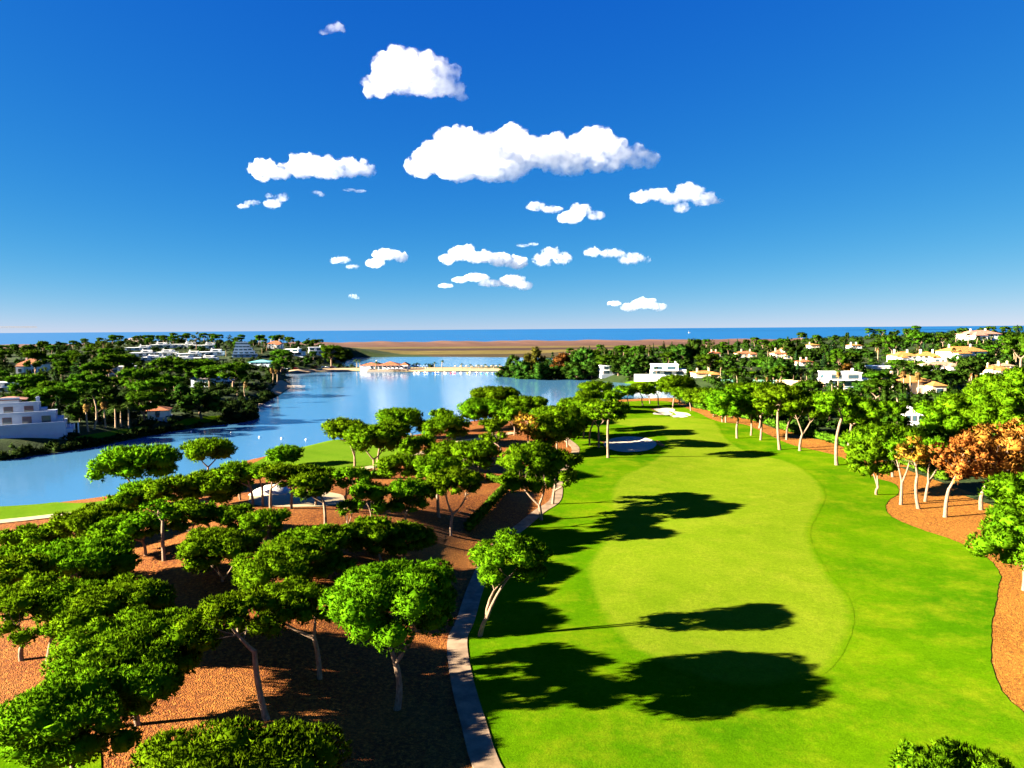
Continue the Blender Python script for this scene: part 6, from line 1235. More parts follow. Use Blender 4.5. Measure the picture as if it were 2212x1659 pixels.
def leafy(lobes, ts, cover, rng, core=0.80, blades=4, under=0.35, upbias=0.45, width=0.42, tint_lo=0.0, small=False, cull=True):
    """Leaf sprays spread over the surface of ellipsoid clumps. lobes: (n,6) centre + radii. Returns verts, tris, tint, normals."""
    lobes = np.asarray(lobes, float); Vs, Fs, Ts, Ns = [], [], [], []; off = 0
    cs, rs = lobes[:, :3], lobes[:, 3:]
    iv, itf = (ICO1_V, ICO1_F) if small else (ICO_V, ICO_F)
    for c, r in zip(cs, rs):
        area = 4 * math.pi * ((r[0] * r[1]) ** 1.6 / 3 + (r[0] * r[2]) ** 1.6 / 3 + (r[1] * r[2]) ** 1.6 / 3) ** (1 / 1.6)
        n = max(6, int(area * cover / (ts * ts)))
        d = rng.normal(size=(n, 3)); d /= np.linalg.norm(d, axis=1)[:, None]
        keep = (d[:, 2] > -0.25) | (rng.random(n) < under); d = d[keep]
        p = c + d * r * (0.84 + 0.20 * rng.random((len(d), 1)))
        inside = np.zeros(len(p), bool)
        for c2, r2_ in (zip(cs, rs) if cull else ()):
            if c2 is c: continue
            q = (p - c2) / (r2_ * 0.80); inside |= ((q * q).sum(1) < 1.0) & (np.abs(c2 - c).sum() > 1e-9)
        p, d = p[~inside], d[~inside]
        if len(p):
            nn = d / r; nn /= np.linalg.norm(nn, axis=1)[:, None]
            m = len(p); tv = np.clip(0.48 + 0.30 * rng.normal(size=m), 0, 1)
            axis = nn * (1 - upbias) + np.array([0, 0, upbias]) + 0.25 * rng.normal(size=(m, 3)); axis /= np.linalg.norm(axis, axis=1)[:, None]
            tj = 0.26 * rng.normal(size=(m, 3))
            for b in range(blades):
                dr = axis + 0.75 * rng.normal(size=(m, 3)) * 0.8; dr /= np.linalg.norm(dr, axis=1)[:, None]
                sd = np.cross(dr, rng.normal(size=(m, 3))); sd /= np.linalg.norm(sd, axis=1)[:, None] + 1e-9
                L = ts * (0.75 + 0.5 * rng.random((m, 1))); w = L * width
                a0 = p - dr * L * 0.25
                tri = np.stack([a0 + sd * w * 0.5, a0 - sd * w * 0.5 + dr * L * 0.15, p + dr * L * 0.85], 1)
                Vs.append(tri.reshape(-1, 3)); Fs.append(np.arange(m * 3).reshape(m, 3) + off); off += m * 3
                nb = 0.80 * nn + 0.25 * axis + 0.25 * dr + tj; nb /= np.linalg.norm(nb, axis=1)[:, None]
                Ns.append(np.repeat(nb, 3, 0)); Ts.append(np.repeat(np.clip(tv + 0.12 * rng.normal(size=m), tint_lo, 1), 3))
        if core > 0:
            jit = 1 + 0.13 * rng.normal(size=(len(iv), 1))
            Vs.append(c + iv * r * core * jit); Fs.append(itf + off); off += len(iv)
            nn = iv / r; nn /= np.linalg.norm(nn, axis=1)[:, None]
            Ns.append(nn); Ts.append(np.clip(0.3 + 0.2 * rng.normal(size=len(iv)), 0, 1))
    return np.concatenate(Vs), np.concatenate(Fs), np.concatenate(Ts), np.concatenate(Ns)

def umbrella_lobes(cx, cz, R, c, rng, loose=0.0, flat=True):
    n = int(min(46, max(15, 11 + R * 3.8))); out = []
    ph = rng.random() * 6.28
    for i in range(n):
        if loose and rng.random() < loose: continue
        rr = R * 0.74 * math.sqrt((i + 0.5) / n); a = ph + i * 2.39996 + 0.35 * rng.normal()
        rr = min(R * 0.80, max(0, rr + 0.05 * R * rng.normal()))
        ra = R * (0.225 + 0.055 * rng.normal()); ra = min(max(ra, R * 0.14), R * 0.32)
        rz = min(ra * (0.62 + 0.18 * rng.random()), c * 0.75)
        dome = math.sqrt(max(0.0, 1 - 0.95 * (rr / R) ** 2))
        z = cz - 0.40 * c + (1.40 * c - rz) * dome + 0.10 * c * rng.normal()
        out.append((cx + rr * math.cos(a), rr * math.sin(a), z, ra, ra * (0.85 + 0.3 * rng.random()), rz))
        if rr > 0.5 * R and rng.random() < 0.75:            # lower skirt of the umbrella
            a += 0.3 * rng.normal(); rq = rr * (0.90 + 0.08 * rng.normal())
            out.append((cx + rq * math.cos(a), rq * math.sin(a), cz - 0.36 * c + 0.10 * c * rng.normal(), ra * 0.9, ra * 0.9, rz * 0.95))
    return np.array(out)
def round_lobes(cx, cz, R, c, rng, loose=0.0):
    n = int(min(40, max(12, 10 + R * 2.6))); out = []
    for i in range(n):
        if loose and rng.random() < loose: continue
        u = 1 - 2 * (i + 0.5) / n; a = i * 2.39996 + rng.random(); s = math.sqrt(1 - u * u)
        k = 0.66 + 0.14 * rng.normal(); ra = R * (0.30 + 0.07 * rng.normal()); ra = min(max(ra, 0.18 * R), 0.42 * R)
        out.append((cx + k * R * s * math.cos(a), k * R * s * math.sin(a), cz + k * c * u * 1.05, ra, ra, ra * 0.8))
    return np.array(out)

def pine_wood(cx, cz, R, c, style, lobes, rng, r0):
    """Trunk and limbs of a stone pine as one mesh; cx, cz: crown centre relative to the foot."""
    V, Fc = [], []
    def put(path, ra, rb, sides=7):
        n = len(path); rad = [ra + (rb - ra) * (i / (n - 1)) ** 0.8 for i in range(n)]
        v, f = tube(path, rad, sides); o = len(V); V.extend(v); Fc.extend(tuple(i + o for i in q) for q in f)
    zb = max(cz - c * 0.7, cz * 0.35)
    frac = dict(umbrella=0.74, fork=0.52, lean=0.36, multi=0.22, tall=0.92, dead=0.70, round=0.80).get(style, 0.55)
    bend = (0.032 if style not in ('fork', 'dead') else 0.015) * cz * rng.normal(size=2)
    fx = cx * (0.25 if style != 'lean' else 0.12) + bend[0]; fz = zb * frac
    F0 = np.array([fx, bend[1], fz])
    p = bez((0, 0, -0.6), (fx * 0.2 + (0.06 if style != 'fork' else 0.02) * cz * rng.normal(), 0.5 * bend[1], fz * 0.55), F0, 7)
    rad = [r0 * 1.35] + [r0 * (1 - 0.25 * i / 6) for i in range(1, 7)]
    v, f = tube(p, rad, 9); V.extend(v); Fc.extend(f)
    r1 = r0 * 0.75
    k = dict(fork=2, lean=2, multi=3, umbrella=2, tall=1, dead=1, round=2).get(style, 2)
    a0 = rng.random() * 6.28 if style not in ('fork', 'lean') else 0.25 * rng.normal()
    tops = []
    for i in range(k):
        a = a0 + 2 * math.pi * i / k + 0.2 * rng.normal()
        spread = R * ((0.34 if style != 'lean' else 0.10) if k > 1 else 0.05)
        T = np.array([cx + spread * math.cos(a), spread * math.sin(a), cz - 0.45 * c + 0.1 * c * rng.normal()])
        if style == 'tall' or style == 'dead': T[2] = cz + 0.25 * c
        mid = F0 + (T - F0) * (np.array([0.62, 0.62, 0.42]) if style != 'lean' else np.array([0.30, 0.62, 0.62])) + 0.04 * cz * rng.normal(size=3) * np.array([1, 1, 0.2])
        q = bez(F0 - np.array([0, 0, 0.15]), mid, T, 6); put(q, r1 * (0.95 if k <= 2 else 0.7), r1 * 0.42)
        tops.append((q, r1 * 0.5))
    # limbs out to the clumps
    order = rng.permutation(len(lobes))[:int(8 + R)]
    for j in order:
        Lc = lobes[j, :3]
        q, rr = min(tops, key=lambda t: np.hypot(*(t[0][-1][:2] - Lc[:2])))
        s = q[int(rng.integers(2, 6))] if style in ('tall', 'dead') else q[int(rng.integers(3, 6))]
        T = Lc - np.array([0, 0, lobes[j, 5] * 0.3])
        if T[2] < s[2] - 0.2: s = q[3]
        mid = s + (T - s) * np.array([0.65, 0.65, 0.3])
        put(bez(s, mid, T, 5), rr * 0.48, rr * 0.14, 5)
    return V, Fc

# ------------------------------------------------------------------ ground, water, lawns, paths
def grow(a, b, s0, k):
    out = [a]; s = s0
    while out[-1] < b: out.append(out[-1] + s); s *= k
    return out
def hedge_x(y):
    h = LAYOUT['hedge_line']; ys = [p[1] for p in h][::-1]; xs = [p[0] for p in h][::-1]
    return np.interp(y, ys, xs)
def near_side(x, y):
    ymid = np.interp(x, [-400, -200, -120, -60, 0, 60], [120, 165, 200, 280, 330, 345])
    return (y < ymid) & (x < hedge_x(y))
xs = np.array([-v for v in grow(130, 1500, 3.5, 1.05)][::-1] + list(np.arange(-127, 128, 3.0)) + grow(130, 1500, 3.5, 1.05))
ys = np.array(list(np.arange(24, 340, 3.0)) + grow(340, 2110, 3.2, 1.022))
gx, gy = np.meshgrid(xs, ys); gz = terrain(gx, gy)
nx, ny = len(xs), len(ys); idx = np.arange(nx * ny).reshape(ny, nx)
quads = np.stack([idx[:-1, :-1], idx[:-1, 1:], idx[1:, 1:], idx[1:, :-1]], -1).reshape(-1, 4)
g_me = mesh_np('ground', np.stack([gx, gy, gz], -1).reshape(-1, 3), quads, M['mulch'], True)
g_me.materials.append(M['garden']); g_me.materials.append(M['marsh']); g_me.materials.append(M['chips'])
qx, qy = gx.ravel()[quads].mean(1), gy.ravel()[quads].mean(1)
hill = 22 * np.exp(-((qx + 400) / 280) ** 2 - ((qy - 860) / 260) ** 2) + 24 * np.exp(-((qx - 520) / 330) ** 2 - ((qy - 820) / 270) ** 2)
mi = np.where(near_side(qx, qy), np.where(qx > 38, 3, 0), np.where((qy > 850) & (hill < 7), 2, 1))
g_me.polygons.foreach_set('material_index', mi.astype(np.int32))
structure('ground', g_me)

def sheet(name, pts, z, mat):
    me = mesh_np(name, [(x, y, z) for x, y in pts], np.array([list(range(len(pts)))]), mat); return structure(name, me)
sheet('lake', [(-900, 40), (900, 40), (900, 1120), (-900, 1120)], WATER, M['lake'])
sheet('sea', [(-90000, 1500), (90000, 1500), (90000, 120000), (-90000, 120000)], WATER, M['sea'])

def ragged(poly, step=0.9, amp=0.10):
    out = []; n = len(poly); rr = random.Random(n)
    for i in range(n):
        (ax, ay), (bx, by) = poly[i], poly[(i + 1) % n]; k = max(1, min(14, int(math.hypot(bx - ax, by - ay) / step)))
        for j in range(k): out.append((ax + (bx - ax) * j / k + rr.uniform(-amp, amp), ay + (by - ay) * j / k + rr.uniform(-amp, amp)))
    return out
def drape(name, poly, off, mat, step=4.0, hole=None):
    poly = ragged(poly)
    bm = bmesh.new(); vs = [bm.verts.new((x, y, 0)) for x, y in poly]
    f = bm.faces.new(vs); bmesh.ops.triangulate(bm, faces=[f])
    xa, xb = min(p[0] for p in poly), max(p[0] for p in poly); ya, yb = min(p[1] for p in poly), max(p[1] for p in poly)
    for ax, lo, hi in ((0, xa, xb), (1, ya, yb)):
        v = math.floor(lo / step) * step + step
        while v < hi:
            co = (v, 0, 0) if ax == 0 else (0, v, 0); no = (1, 0, 0) if ax == 0 else (0, 1, 0)
            bmesh.ops.bisect_plane(bm, geom=bm.verts[:] + bm.edges[:] + bm.faces[:], plane_co=co, plane_no=no)
            v += step
    co = np.array([v.co[:] for v in bm.verts]); z = terrain(co[:, 0], co[:, 1]) + off
    for v, h in zip(bm.verts, z): v.co.z = h
    bmesh.ops.recalc_face_normals(bm, faces=bm.faces[:])
    me = bpy.data.meshes.new(name); bm.to_mesh(me); bm.free(); me.materials.append(mat)
    if len(me.polygons) and me.polygons[0].normal.z < 0: me.flip_normals()
    me.polygons.foreach_set('use_smooth', np.ones(len(me.polygons), bool))
    return structure(name, me)
drape('rough_grass', LAYOUT['rough'], 0.06, M['rough'], 3.0)
fw = drape('fairway_grass', LAYOUT['fairway'], 0.08, M['fairway'], 2.0).data
co = np.array([v.co[:] for v in fw.vertices]); ea = fw.attributes.new('edge', 'FLOAT', 'POINT')
ea.data.foreach_set('value', np.clip(_seg_dist(co[:, 0], co[:, 1], LAYOUT['fairway']) / 3.0, 0, 1).astype(np.float32))
drape('putting_green_grass', LAYOUT['green'], 0.12, M['green'])
drape('lakeside_lawn', LAYOUT['lake_lawn'], 0.15, M['green'])
drape('corner_lawn', LAYOUT['corner_lawn'], 0.06, M['rough'])
drape('sandy_clearing', LAYOUT['sand_lot'], 0.07, M['sandpath'])
drape('bathing_beach', LAYOUT['beach'], 0.25, M['beach'], 8)
drape('sand_spit', LAYOUT['spit'], 0.25, M['beach'])
drape('far_bank_lawn', LAYOUT['bank_lawn'], 0.2, M['rough']); drape('bank_grass_strip', LAYOUT['bank_strip'], 0.2, M['green'])
for p in LAYOUT['garden_lawns']: drape('garden_lawn', p, 0.2, M['rough'])
drape('pool_terrace', LAYOUT['pool_terrace'], 0.25, M['sandpath'])
def ribbon(name, line, width, off, mat):
    P = np.array(line); t = np.gradient(P, axis=0); t /= np.linalg.norm(t, axis=1)[:, None]; nrm = np.stack([-t[:, 1], t[:, 0]], 1)
    k = np.linspace(-0.5, 0.5, 5); V, Fc = [], []
    for i in range(len(P)):
        q = P[i] + nrm[i] * (k * width)[:, None]; z = terrain(q[:, 0], q[:, 1]) + off
        row = [(q[0, 0], q[0, 1], z[0] - 0.12)] + [(a[0], a[1], h) for a, h in zip(q, z)] + [(q[-1, 0], q[-1, 1], z[-1] - 0.12)]
        V += row
    m = 7
    for i in range(len(P) - 1):
        for j in range(m - 1): Fc.append((i * m + j, i * m + j + 1, (i + 1) * m + j + 1, (i + 1) * m + j))
    me = mesh_np(name, V, Fc, mat); 
    if me.polygons[2].normal.z < 0: me.flip_normals()
    return structure(name, me)
ribbon('cart_path', LAYOUT['cart_path'], 2.05, 0.13, M['path'])
ribbon('wood_path', LAYOUT['wood_path'], 2.6, 0.16, M['sandpath'])
ribbon('lakeside_path', LAYOUT['lake_path'], 3.0, 0.17, M['sandpath'])
def bunker(name, poly, label):
    o = drape(name, poly, 0.20, M['sand'], 1.5); o['kind'] = 'structure'; o['label'] = label; return o
bunker('bunker_sand', LAYOUT['bunker_oval'], 'shaded oval sand bunker on the left of the fairway')
bunker('bunker_sand', LAYOUT['bunker_lobed'], 'bright white lobed sand bunker at the fairway end')
# gravel heap in the clearing
gm = LAYOUT['gravel_mound']; rg = np.random.default_rng(3)
vv = ICO_V[:] * np.array([3.6, 2.6, 1.5]) * (1 + 0.10 * rg.normal(size=(len(ICO_V), 1))); vv[:, 2] = np.maximum(vv[:, 2], -0.2)
tag(obj('gravel_mound', mesh_np('gravel_mound', vv, ICO_F, M['gravel']), None, (gm[0], gm[1], gm[2])), 'heap of pale gravel in the sandy clearing', 'gravel heap')

# ------------------------------------------------------------------ pines near the camera
STYLE_NAME = dict(dead='dead_pine_tree')
for i, (x, y, z, cx, cz, R, c, style, label, group) in enumerate(LAYOUT['pines']):
    rng = np.random.default_rng(100 + i); d = math.hypot(x, y)
    ts = min(0.75, max(0.33, 0.0048 * d))
    if style in ('round',): lobes = round_lobes(cx, cz, R, c, rng, 0.08)
    elif style == 'dead': lobes = round_lobes(cx, cz, R, c, rng, 0.15)
    elif style == 'tall': lobes = umbrella_lobes(cx, cz, R, c * 1.15, rng, 0.22)
    else: lobes = umbrella_lobes(cx, cz, R, c, rng, 0.0 if style == 'fork' else 0.06)
    if style == 'dead': lobes[:, 3:] *= 0.85
    V, T, ti, nr = leafy(lobes, ts, 1.55 if style != 'dead' else 1.3, rng, core=0.72 if style != 'dead' else 0.45, blades=5 if d < 140 else 4, under=0.35, width=0.34)
    mat = M['pine'] if style != 'dead' else (M['dead'] if R > 4.6 else M['dying'])
    root = thing(STYLE_NAME.get(style, 'pine_tree'), label, 'pine tree', (x, y, z), 0.0, group)
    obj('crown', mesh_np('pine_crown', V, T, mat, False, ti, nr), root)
    r0 = 0.11 + 0.017 * (cz + c)
    wv, wf = pine_wood(cx, cz, R, c, style, lobes, rng, r0)
    obj('trunk', mesh_np('pine_trunk', wv, wf, M['bark'], True), root)

# ------------------------------------------------------------------ farther trees: a few kinds, copied one by one
def proto_tree(kind, seed):
    rng = np.random.default_rng(seed); ts = 0.95
    if kind == 'pine':
        lobes = umbrella_lobes(0, 6.9, 5.0, 2.9, rng, 0.05); V, T, ti, nr = leafy(lobes, 0.75, 1.5, rng, 0.80, 4, width=0.36); mat = M['pine_far']
        wv, wf = pine_wood(0.2, 6.9, 5.0, 2.9, 'umbrella', lobes, rng, 0.34); bark = M['bark']; H, Rr = 10.0, 5.0
    elif kind in ('round', 'yellow', 'rust'):
        lobes = round_lobes(0, 4.6, 3.6, 3.6, rng, 0.1); V, T, ti, nr = leafy(lobes, 0.70, 1.5, rng, 0.80, 4, width=0.40); mat = M[dict(round='leaf', yellow='yellow_leaf', rust='rust_leaf')[kind]]
        wv, wf = pine_wood(0.1, 4.6, 3.6, 3.2, 'umbrella', lobes, rng, 0.26); bark = M['bark_dark']; H, Rr = 8.2, 3.6
    elif kind == 'euca':
        lobes = round_lobes(0, 7.4, 3.2, 4.4, rng, 0.3); lobes[:, 3:] *= 0.8; V, T, ti, nr = leafy(lobes, 0.85, 1.0, rng, 0.6, 3); mat = M['olive']
        wv, wf = pine_wood(0.2, 7.4, 3.2, 4.0, 'tall', lobes, rng, 0.25); bark = M['bark']; H, Rr = 11.5, 3.2
    elif kind == 'cypress':
        lobes = np.array([(0.12 * rng.normal(), 0.12 * rng.normal(), 0.7 + 8.2 * t, (1.0 - 0.8 * t ** 1.6) * 0.95, (1.0 - 0.8 * t ** 1.6) * 0.95, 1.0) for t in np.linspace(0, 1, 11)])
        V, T, ti, nr = leafy(lobes, 0.7, 1.1, rng, 0.85, 3, 0.4, 0.8); mat = M['conifer']
        wv, wf = tube([(0, 0, -0.4), (0, 0, 2.0), (0, 0, 4.0)], [0.2, 0.16, 0.1], 6); bark = M['bark_dark']; H, Rr = 9.8, 1.0
    else:
        L_ = []
        for t in np.linspace(0, 1, 9):
            rr = 2.6 * (1 - t) ** 0.9 + 0.25; k = max(3, int(8 * (1 - t)) + 2)
            for a in range(k): L_.append((0.62 * rr * math.cos(6.28 * a / k + t * 9), 0.62 * rr * math.sin(6.28 * a / k + t * 9), 1.6 + 9.4 * t, 0.45 * rr + 0.1, 0.45 * rr + 0.1, 0.42))
        lobes = np.array(L_); V, T, ti, nr = leafy(lobes, 0.8, 1.0, rng, 0.7, 3, 0.5, 0.1); mat = M['conifer']
        wv, wf = tube([(0, 0, -0.4), (0, 0, 5.0), (0, 0, 11.2)], [0.3, 0.2, 0.05], 6); bark = M['bark_dark']; H, Rr = 11.8, 2.6
    return mesh_np(kind + '_crown', V, T, mat, False, ti, nr), mesh_np(kind + '_trunk', wv, wf, bark, True), H, Rr
PROTO = {k: [proto_tree(k, 40 + 7 * j + n) for j in range(v)] for n, (k, v) in enumerate(dict(pine=5, round=5, yellow=1, rust=1, euca=2, cypress=2, conifer=2).items())}
KIND_NAME = dict(pine='pine_tree', round='leafy_tree', yellow='leafy_tree', rust='leafy_tree', euca='wispy_tree', cypress='cypress_tree', conifer='conifer_tree')
KIND_CAT = dict(pine='pine tree', round='tree', yellow='tree', rust='tree', euca='tree', cypress='cypress', conifer='conifer')
rt = random.Random(5)
KINDS = ('pine', 'round', 'euca', 'cypress', 'conifer')
def tree_rows():
    for kind, x, y, h, r, label, group in LAYOUT['marked_trees']: yield kind, x, y, h, r, label, group
    for kk, x, y, h, r, bb, co, n in LAYOUT['trees']:
        lab = '%s %s, %s' % (('umbrella pine', 'leafy tree', 'wispy tree', 'slim cypress', 'pointed conifer')[kk], LAYOUT['bands'][bb], LAYOUT['columns'][co]) + (', %s from left' % LAYOUT['ordinals'][n] if n >= 0 else '')
        yield KINDS[kk], x, y, h, r, lab, 'trees on the left bank' if bb < 3 else 'trees on the right slope'
for (kind, x, y, h, r, label, group) in tree_rows():
    z = tz(x, y)
    if 'yellow-olive' in label: kind = 'yellow'
    if 'rust' in label: kind = 'rust'
    cm, tm, H, Rr = PROTO[kind][rt.randrange(len(PROTO[kind]))]
    root = thing(KIND_NAME[kind], label, KIND_CAT[kind], (x, y, z - 0.05), rt.random() * 6.28, group)
    root.scale = (r / Rr, r / Rr, h / H)
    obj('crown', cm, root); obj('trunk', tm, root)

# ------------------------------------------------------------------ palms
def palm_mesh(kind, seed):
    rng = np.random.default_rng(seed); H = 9.0
    path = bez((0, 0, -0.4), (0.5 * rng.normal(), 0.5 * rng.normal(), H * 0.5), (0.2 * rng.normal(), 0, H), 7)
    tv, tf = tube(path, [0.30, 0.25, 0.22, 0.2, 0.18, 0.18, 0.2] if kind != 'feather' else [0.42, 0.36, 0.33, 0.31, 0.3, 0.3, 0.34], 8)
    V, Fc, Ti, Nr = [], [], [], []
    def tri(a, b, c, t, n):
        o = len(V); V.extend([a, b, c]); Fc.append((o, o + 1, o + 2)); Ti.extend([t] * 3); Nr.extend([n] * 3)
    top = path[-1]; nf = 30 if kind == 'feather' else 34
    for i in range(nf):
        a = i * 2.39996; el = math.radians(rng.uniform(-45, 80)) if kind != 'feather' else math.radians(rng.uniform(-15, 75))
        d = np.array([math.cos(a) * math.cos(el), math.sin(a) * math.cos(el), math.sin(el)]); sd = np.array([-math.sin(a), math.cos(a), 0]); t = float(np.clip(0.5 + 0.25 * rng.normal(), 0, 1))
        if kind == 'feather':
            L = rng.uniform(2.6, 3.6); n = 7; pts = [top + d * L * s - np.array([0, 0, 1]) * (L * 0.55 * s * s) for s in np.linspace(0, 1, n)]
            for k in range(1, n):
                w = 0.62 * (1 - (k / n) ** 2) + 0.12; p0, p1 = pts[k - 1], pts[k]
                for s in (-1, 1): tri(p0, p1, (p0 + p1) / 2 + sd * s * w + (p1 - p0) * 0.7 - np.array([0, 0, 0.22 * w]), t, (0.3 * d[0], 0.3 * d[1], 0.9))
        else:
            st = top + d * 0.75; L = rng.uniform(0.9, 1.25); upv = np.cross(sd, d); k = 7
            for s in range(k):
                b0 = (s - k / 2) / k * 2.6; b1 = (s + 1 - k / 2) / k * 2.6; bm_ = (b0 + b1) / 2
                e = lambda b, l: st + (d * math.cos(b) + sd * math.sin(b)) * l
                q = e(bm_, L) - np.array([0, 0, 0.25])
                tri(st, e(b0, L * 0.7), q, t, tuple(d * 0.6 + np.array([0, 0, 0.6]))); tri(st, q, e(b1, L * 0.7), t, tuple(d * 0.6 + np.array([0, 0, 0.6])))
            tri(top + sd * 0.05, top - sd * 0.05, st, t, tuple(d))
    crown = (V, Fc, Ti, Nr)
    skirt = None
    if kind == 'fan_dry':
        V, Fc, Ti, Nr = [], [], [], []
        for i in range(70):
            a = rng.random() * 6.28; z0 = H - 0.2 - rng.random() * 2.2; o_ = np.array([math.cos(a), math.sin(a), 0]); s_ = np.array([-math.sin(a), math.cos(a), 0])
            b = np.array([0, 0, z0]) + o_ * 0.25; e = b + o_ * rng.uniform(0.35, 0.85) - np.array([0, 0, rng.uniform(0.9, 1.4)])
            tri(b, e + s_ * 0.3, e - s_ * 0.3, float(rng.random()), tuple(o_))
        skirt = (V, Fc, Ti, Nr)
    mk = lambda nm, q, m: mesh_np(nm, q[0], np.array(q[1]), m, False, q[2], q[3])
    return mk('palm_crown', crown, M['palm']), mesh_np('palm_trunk', tv, tf, M['palm_trunk'], True), (mk('dry_skirt', skirt, M['palm_dry']) if skirt else None), H + (1.2 if kind != 'feather' else 1.6)
PALM = {k: [palm_mesh(k, 11 + j) for j in range(3)] for k in ('fan', 'fan_dry', 'feather')}
for (kind, x, y, z, h, rot, label, group) in LAYOUT['palms']:
    cm, tm, sm, H = PALM[kind][rt.randrange(3)]
    root = thing('palm_tree', label, 'palm tree', (x, y, z - 0.05), math.radians(rot), group)
    s = h / H; w = min(1.5, max(s, 0.8)); root.scale = (w, w, s)
    obj('crown', cm, root); obj('trunk', tm, root)
    if sm: obj('dry_skirt', sm, root)

# ------------------------------------------------------------------ hedges and undergrowth
for i, (label, group, hh, ww, line) in enumerate(LAYOUT['hedges']):
    rng = np.random.default_rng(900 + i); lob = []
    for (ax, ay), (bx, by) in zip(line[:-1], line[1:]):
        L_ = math.hypot(bx - ax, by - ay); n = max(2, int(L_ / (ww * 0.55)))
        for k in range(n):
            t = k / n; x, y = ax + (bx - ax) * t, ay + (by - ay) * t
            for zz in (0.3, 0.75): lob.append((x, y, tz(x, y) + hh * zz, ww * 0.55, ww * 0.55, hh * 0.32 * (1 + 0.05 * rng.normal())))
    d = math.hypot(*line[0]); V, T, ti, nr = leafy(lob, min(0.8, max(0.3, 0.0042 * d)), 1.1, rng, 0.92, 3, 0.5, 0.3, small=True, cull=False)
    tag(obj('hedge', mesh_np('hedge', V, T, M['hedge'], False, ti, nr)), label, 'hedge', group or None)

def in_lawn(x, y):
    bad = np.zeros(x.shape, bool)
    for p in [LAYOUT['bank_lawn'], LAYOUT['bank_strip'], LAYOUT['spit'], LAYOUT['beach'], LAYOUT['pool_terrace']] + LAYOUT['garden_lawns']: bad |= _inside(x, y, p)
    for v in LAYOUT['villas']: bad |= (np.abs(x - v[1]) < v[5] / 2 + 1.5) & (np.abs(y - v[2] + 3) < v[6] / 2 + 4)
    return bad
def undergrowth(label, n, x, y, rmin, rmax, seed, mat):
    rng = np.random.default_rng(seed); z = terrain(x, y); ok = (z > WATER + 0.15) & ~in_lawn(x, y); x, y, z = x[ok][:n], y[ok][:n], z[ok][:n]
    r = rmin + (rmax - rmin) * rng.random(len(x)) ** 1.5
    lob = np.stack([x, y, z + 0.35 * r, r, r, r * (0.55 + 0.3 * rng.random(len(x)))], 1)
    V, T, ti, nr = leafy(lob, 1.0, 1.2, rng, 0.70, 3, 0.1, 0.4, small=True, cull=False)
    sh = np.repeat(rng.normal(size=1), 1)
    o = obj('undergrowth', mesh_np('undergrowth', V, T, mat, False, ti, nr)); o['kind'] = 'stuff'; o['label'] = label; o['category'] = 'undergrowth'
rng = np.random.default_rng(77)
# along the far bank of the lake
P = np.array(LAKE); seg = P[[i for i in range(len(P)) if -260 < P[i, 0] < -50 and P[i, 1] > 190]]
t = rng.random(1500) * (len(seg) - 1); i0 = t.astype(int); q = seg[i0] + (seg[np.minimum(i0 + 1, len(seg) - 1)] - seg[i0]) * (t - i0)[:, None]
ang = rng.random(1500) * 6.28; off = 1.0 + 9 * rng.random(1500) ** 1.4
sx, sy = q[:, 0] + np.cos(ang) * off, q[:, 1] + np.sin(ang) * off; m = ~near_side(sx, sy) & (sy < 480) & (np.hypot(sx - q[:, 0], sy - q[:, 1]) < 12)
undergrowth('dark scrub lining the far bank of the lake', 600, sx[m], sy[m], 0.7, 1.9, 1, M['scrub'])
sy = 225 + 620 * rng.random(5200); sx = -70 - sy * 0.70 * rng.random(5200)
undergrowth('low shrubs filling the gardens of the left bank', 1900, sx, sy, 1.0, 3.6, 2, M['scrub'])
sy = 150 + 690 * rng.random(7000); sx = 30 + sy * 0.72 * rng.random(7000); m = ((sx > hedge_x(sy) + 2.5) | (sy > 345)) & ~near_side(sx, sy)
undergrowth('low shrubs filling the gardens beyond the right hedge', 2700, sx[m], sy[m], 0.8, 3.8, 3, M['leaf'])

# ------------------------------------------------------------------ houses
def window(root, x, y, z, w, h, frame, side='front'):
    f = MB(); p = MB()
    if side == 'front':
        f.box(x - w / 2 - 0.12, x + w / 2 + 0.12, y - 0.10, y + 0.05, z - 0.12, z + h + 0.12); p.box(x - w / 2, x + w / 2, y - 0.125, y - 0.08, z, z + h)
    else:
        f.box(y - 0.10, y + 0.05, x - w / 2 - 0.12, x + w / 2 + 0.12, z - 0.12, z + h + 0.12); p.box(y - 0.125, y - 0.08, x - w / 2, x + w / 2, z, z + h)
    o = f.build('window', frame, root); p.build('pane', M['glass'], o)
def windows(root, W, D, z0, storeys, hs, frame, rr, ww=1.3, hh=1.4, y=None, x0=None, x1=None):
    y = -D / 2 if y is None else y; x0 = -W / 2 if x0 is None else x0; x1 = W / 2 if x1 is None else x1
    n = max(1, int((x1 - x0) / 3.6))
    for s in range(storeys):
        for k in range(n):
            if rr.random() < 0.2: continue
            window(root, x0 + (x1 - x0) * (k + 0.5) / n, y, z0 + s * hs + 0.9, ww, hh, frame)
        for k in range(max(1, int(D / 5))):
            window(root, -D / 2 + D * (k + 0.5) / max(1, int(D / 5)), -W / 2, z0 + s * hs + 0.9, ww, hh, frame, 'side')
def chimney(root, x, y, z, h, wall):
    MB().box(x - 0.5, x + 0.5, y - 0.4, y + 0.4, z, z + h).box(x - 0.62, x + 0.62, y - 0.52, y + 0.52, z + h, z + h + 0.2).box(x - 0.4, x + 0.4, y - 0.3, y + 0.3, z + h + 0.2, z + h + 0.55).build('chimney', wall, root)
WALL = dict(white='white', cream='cream', pale='pale', shade='shade', sand='sandwall', rose='rosewall', glass='white', blueglass='blueglass')
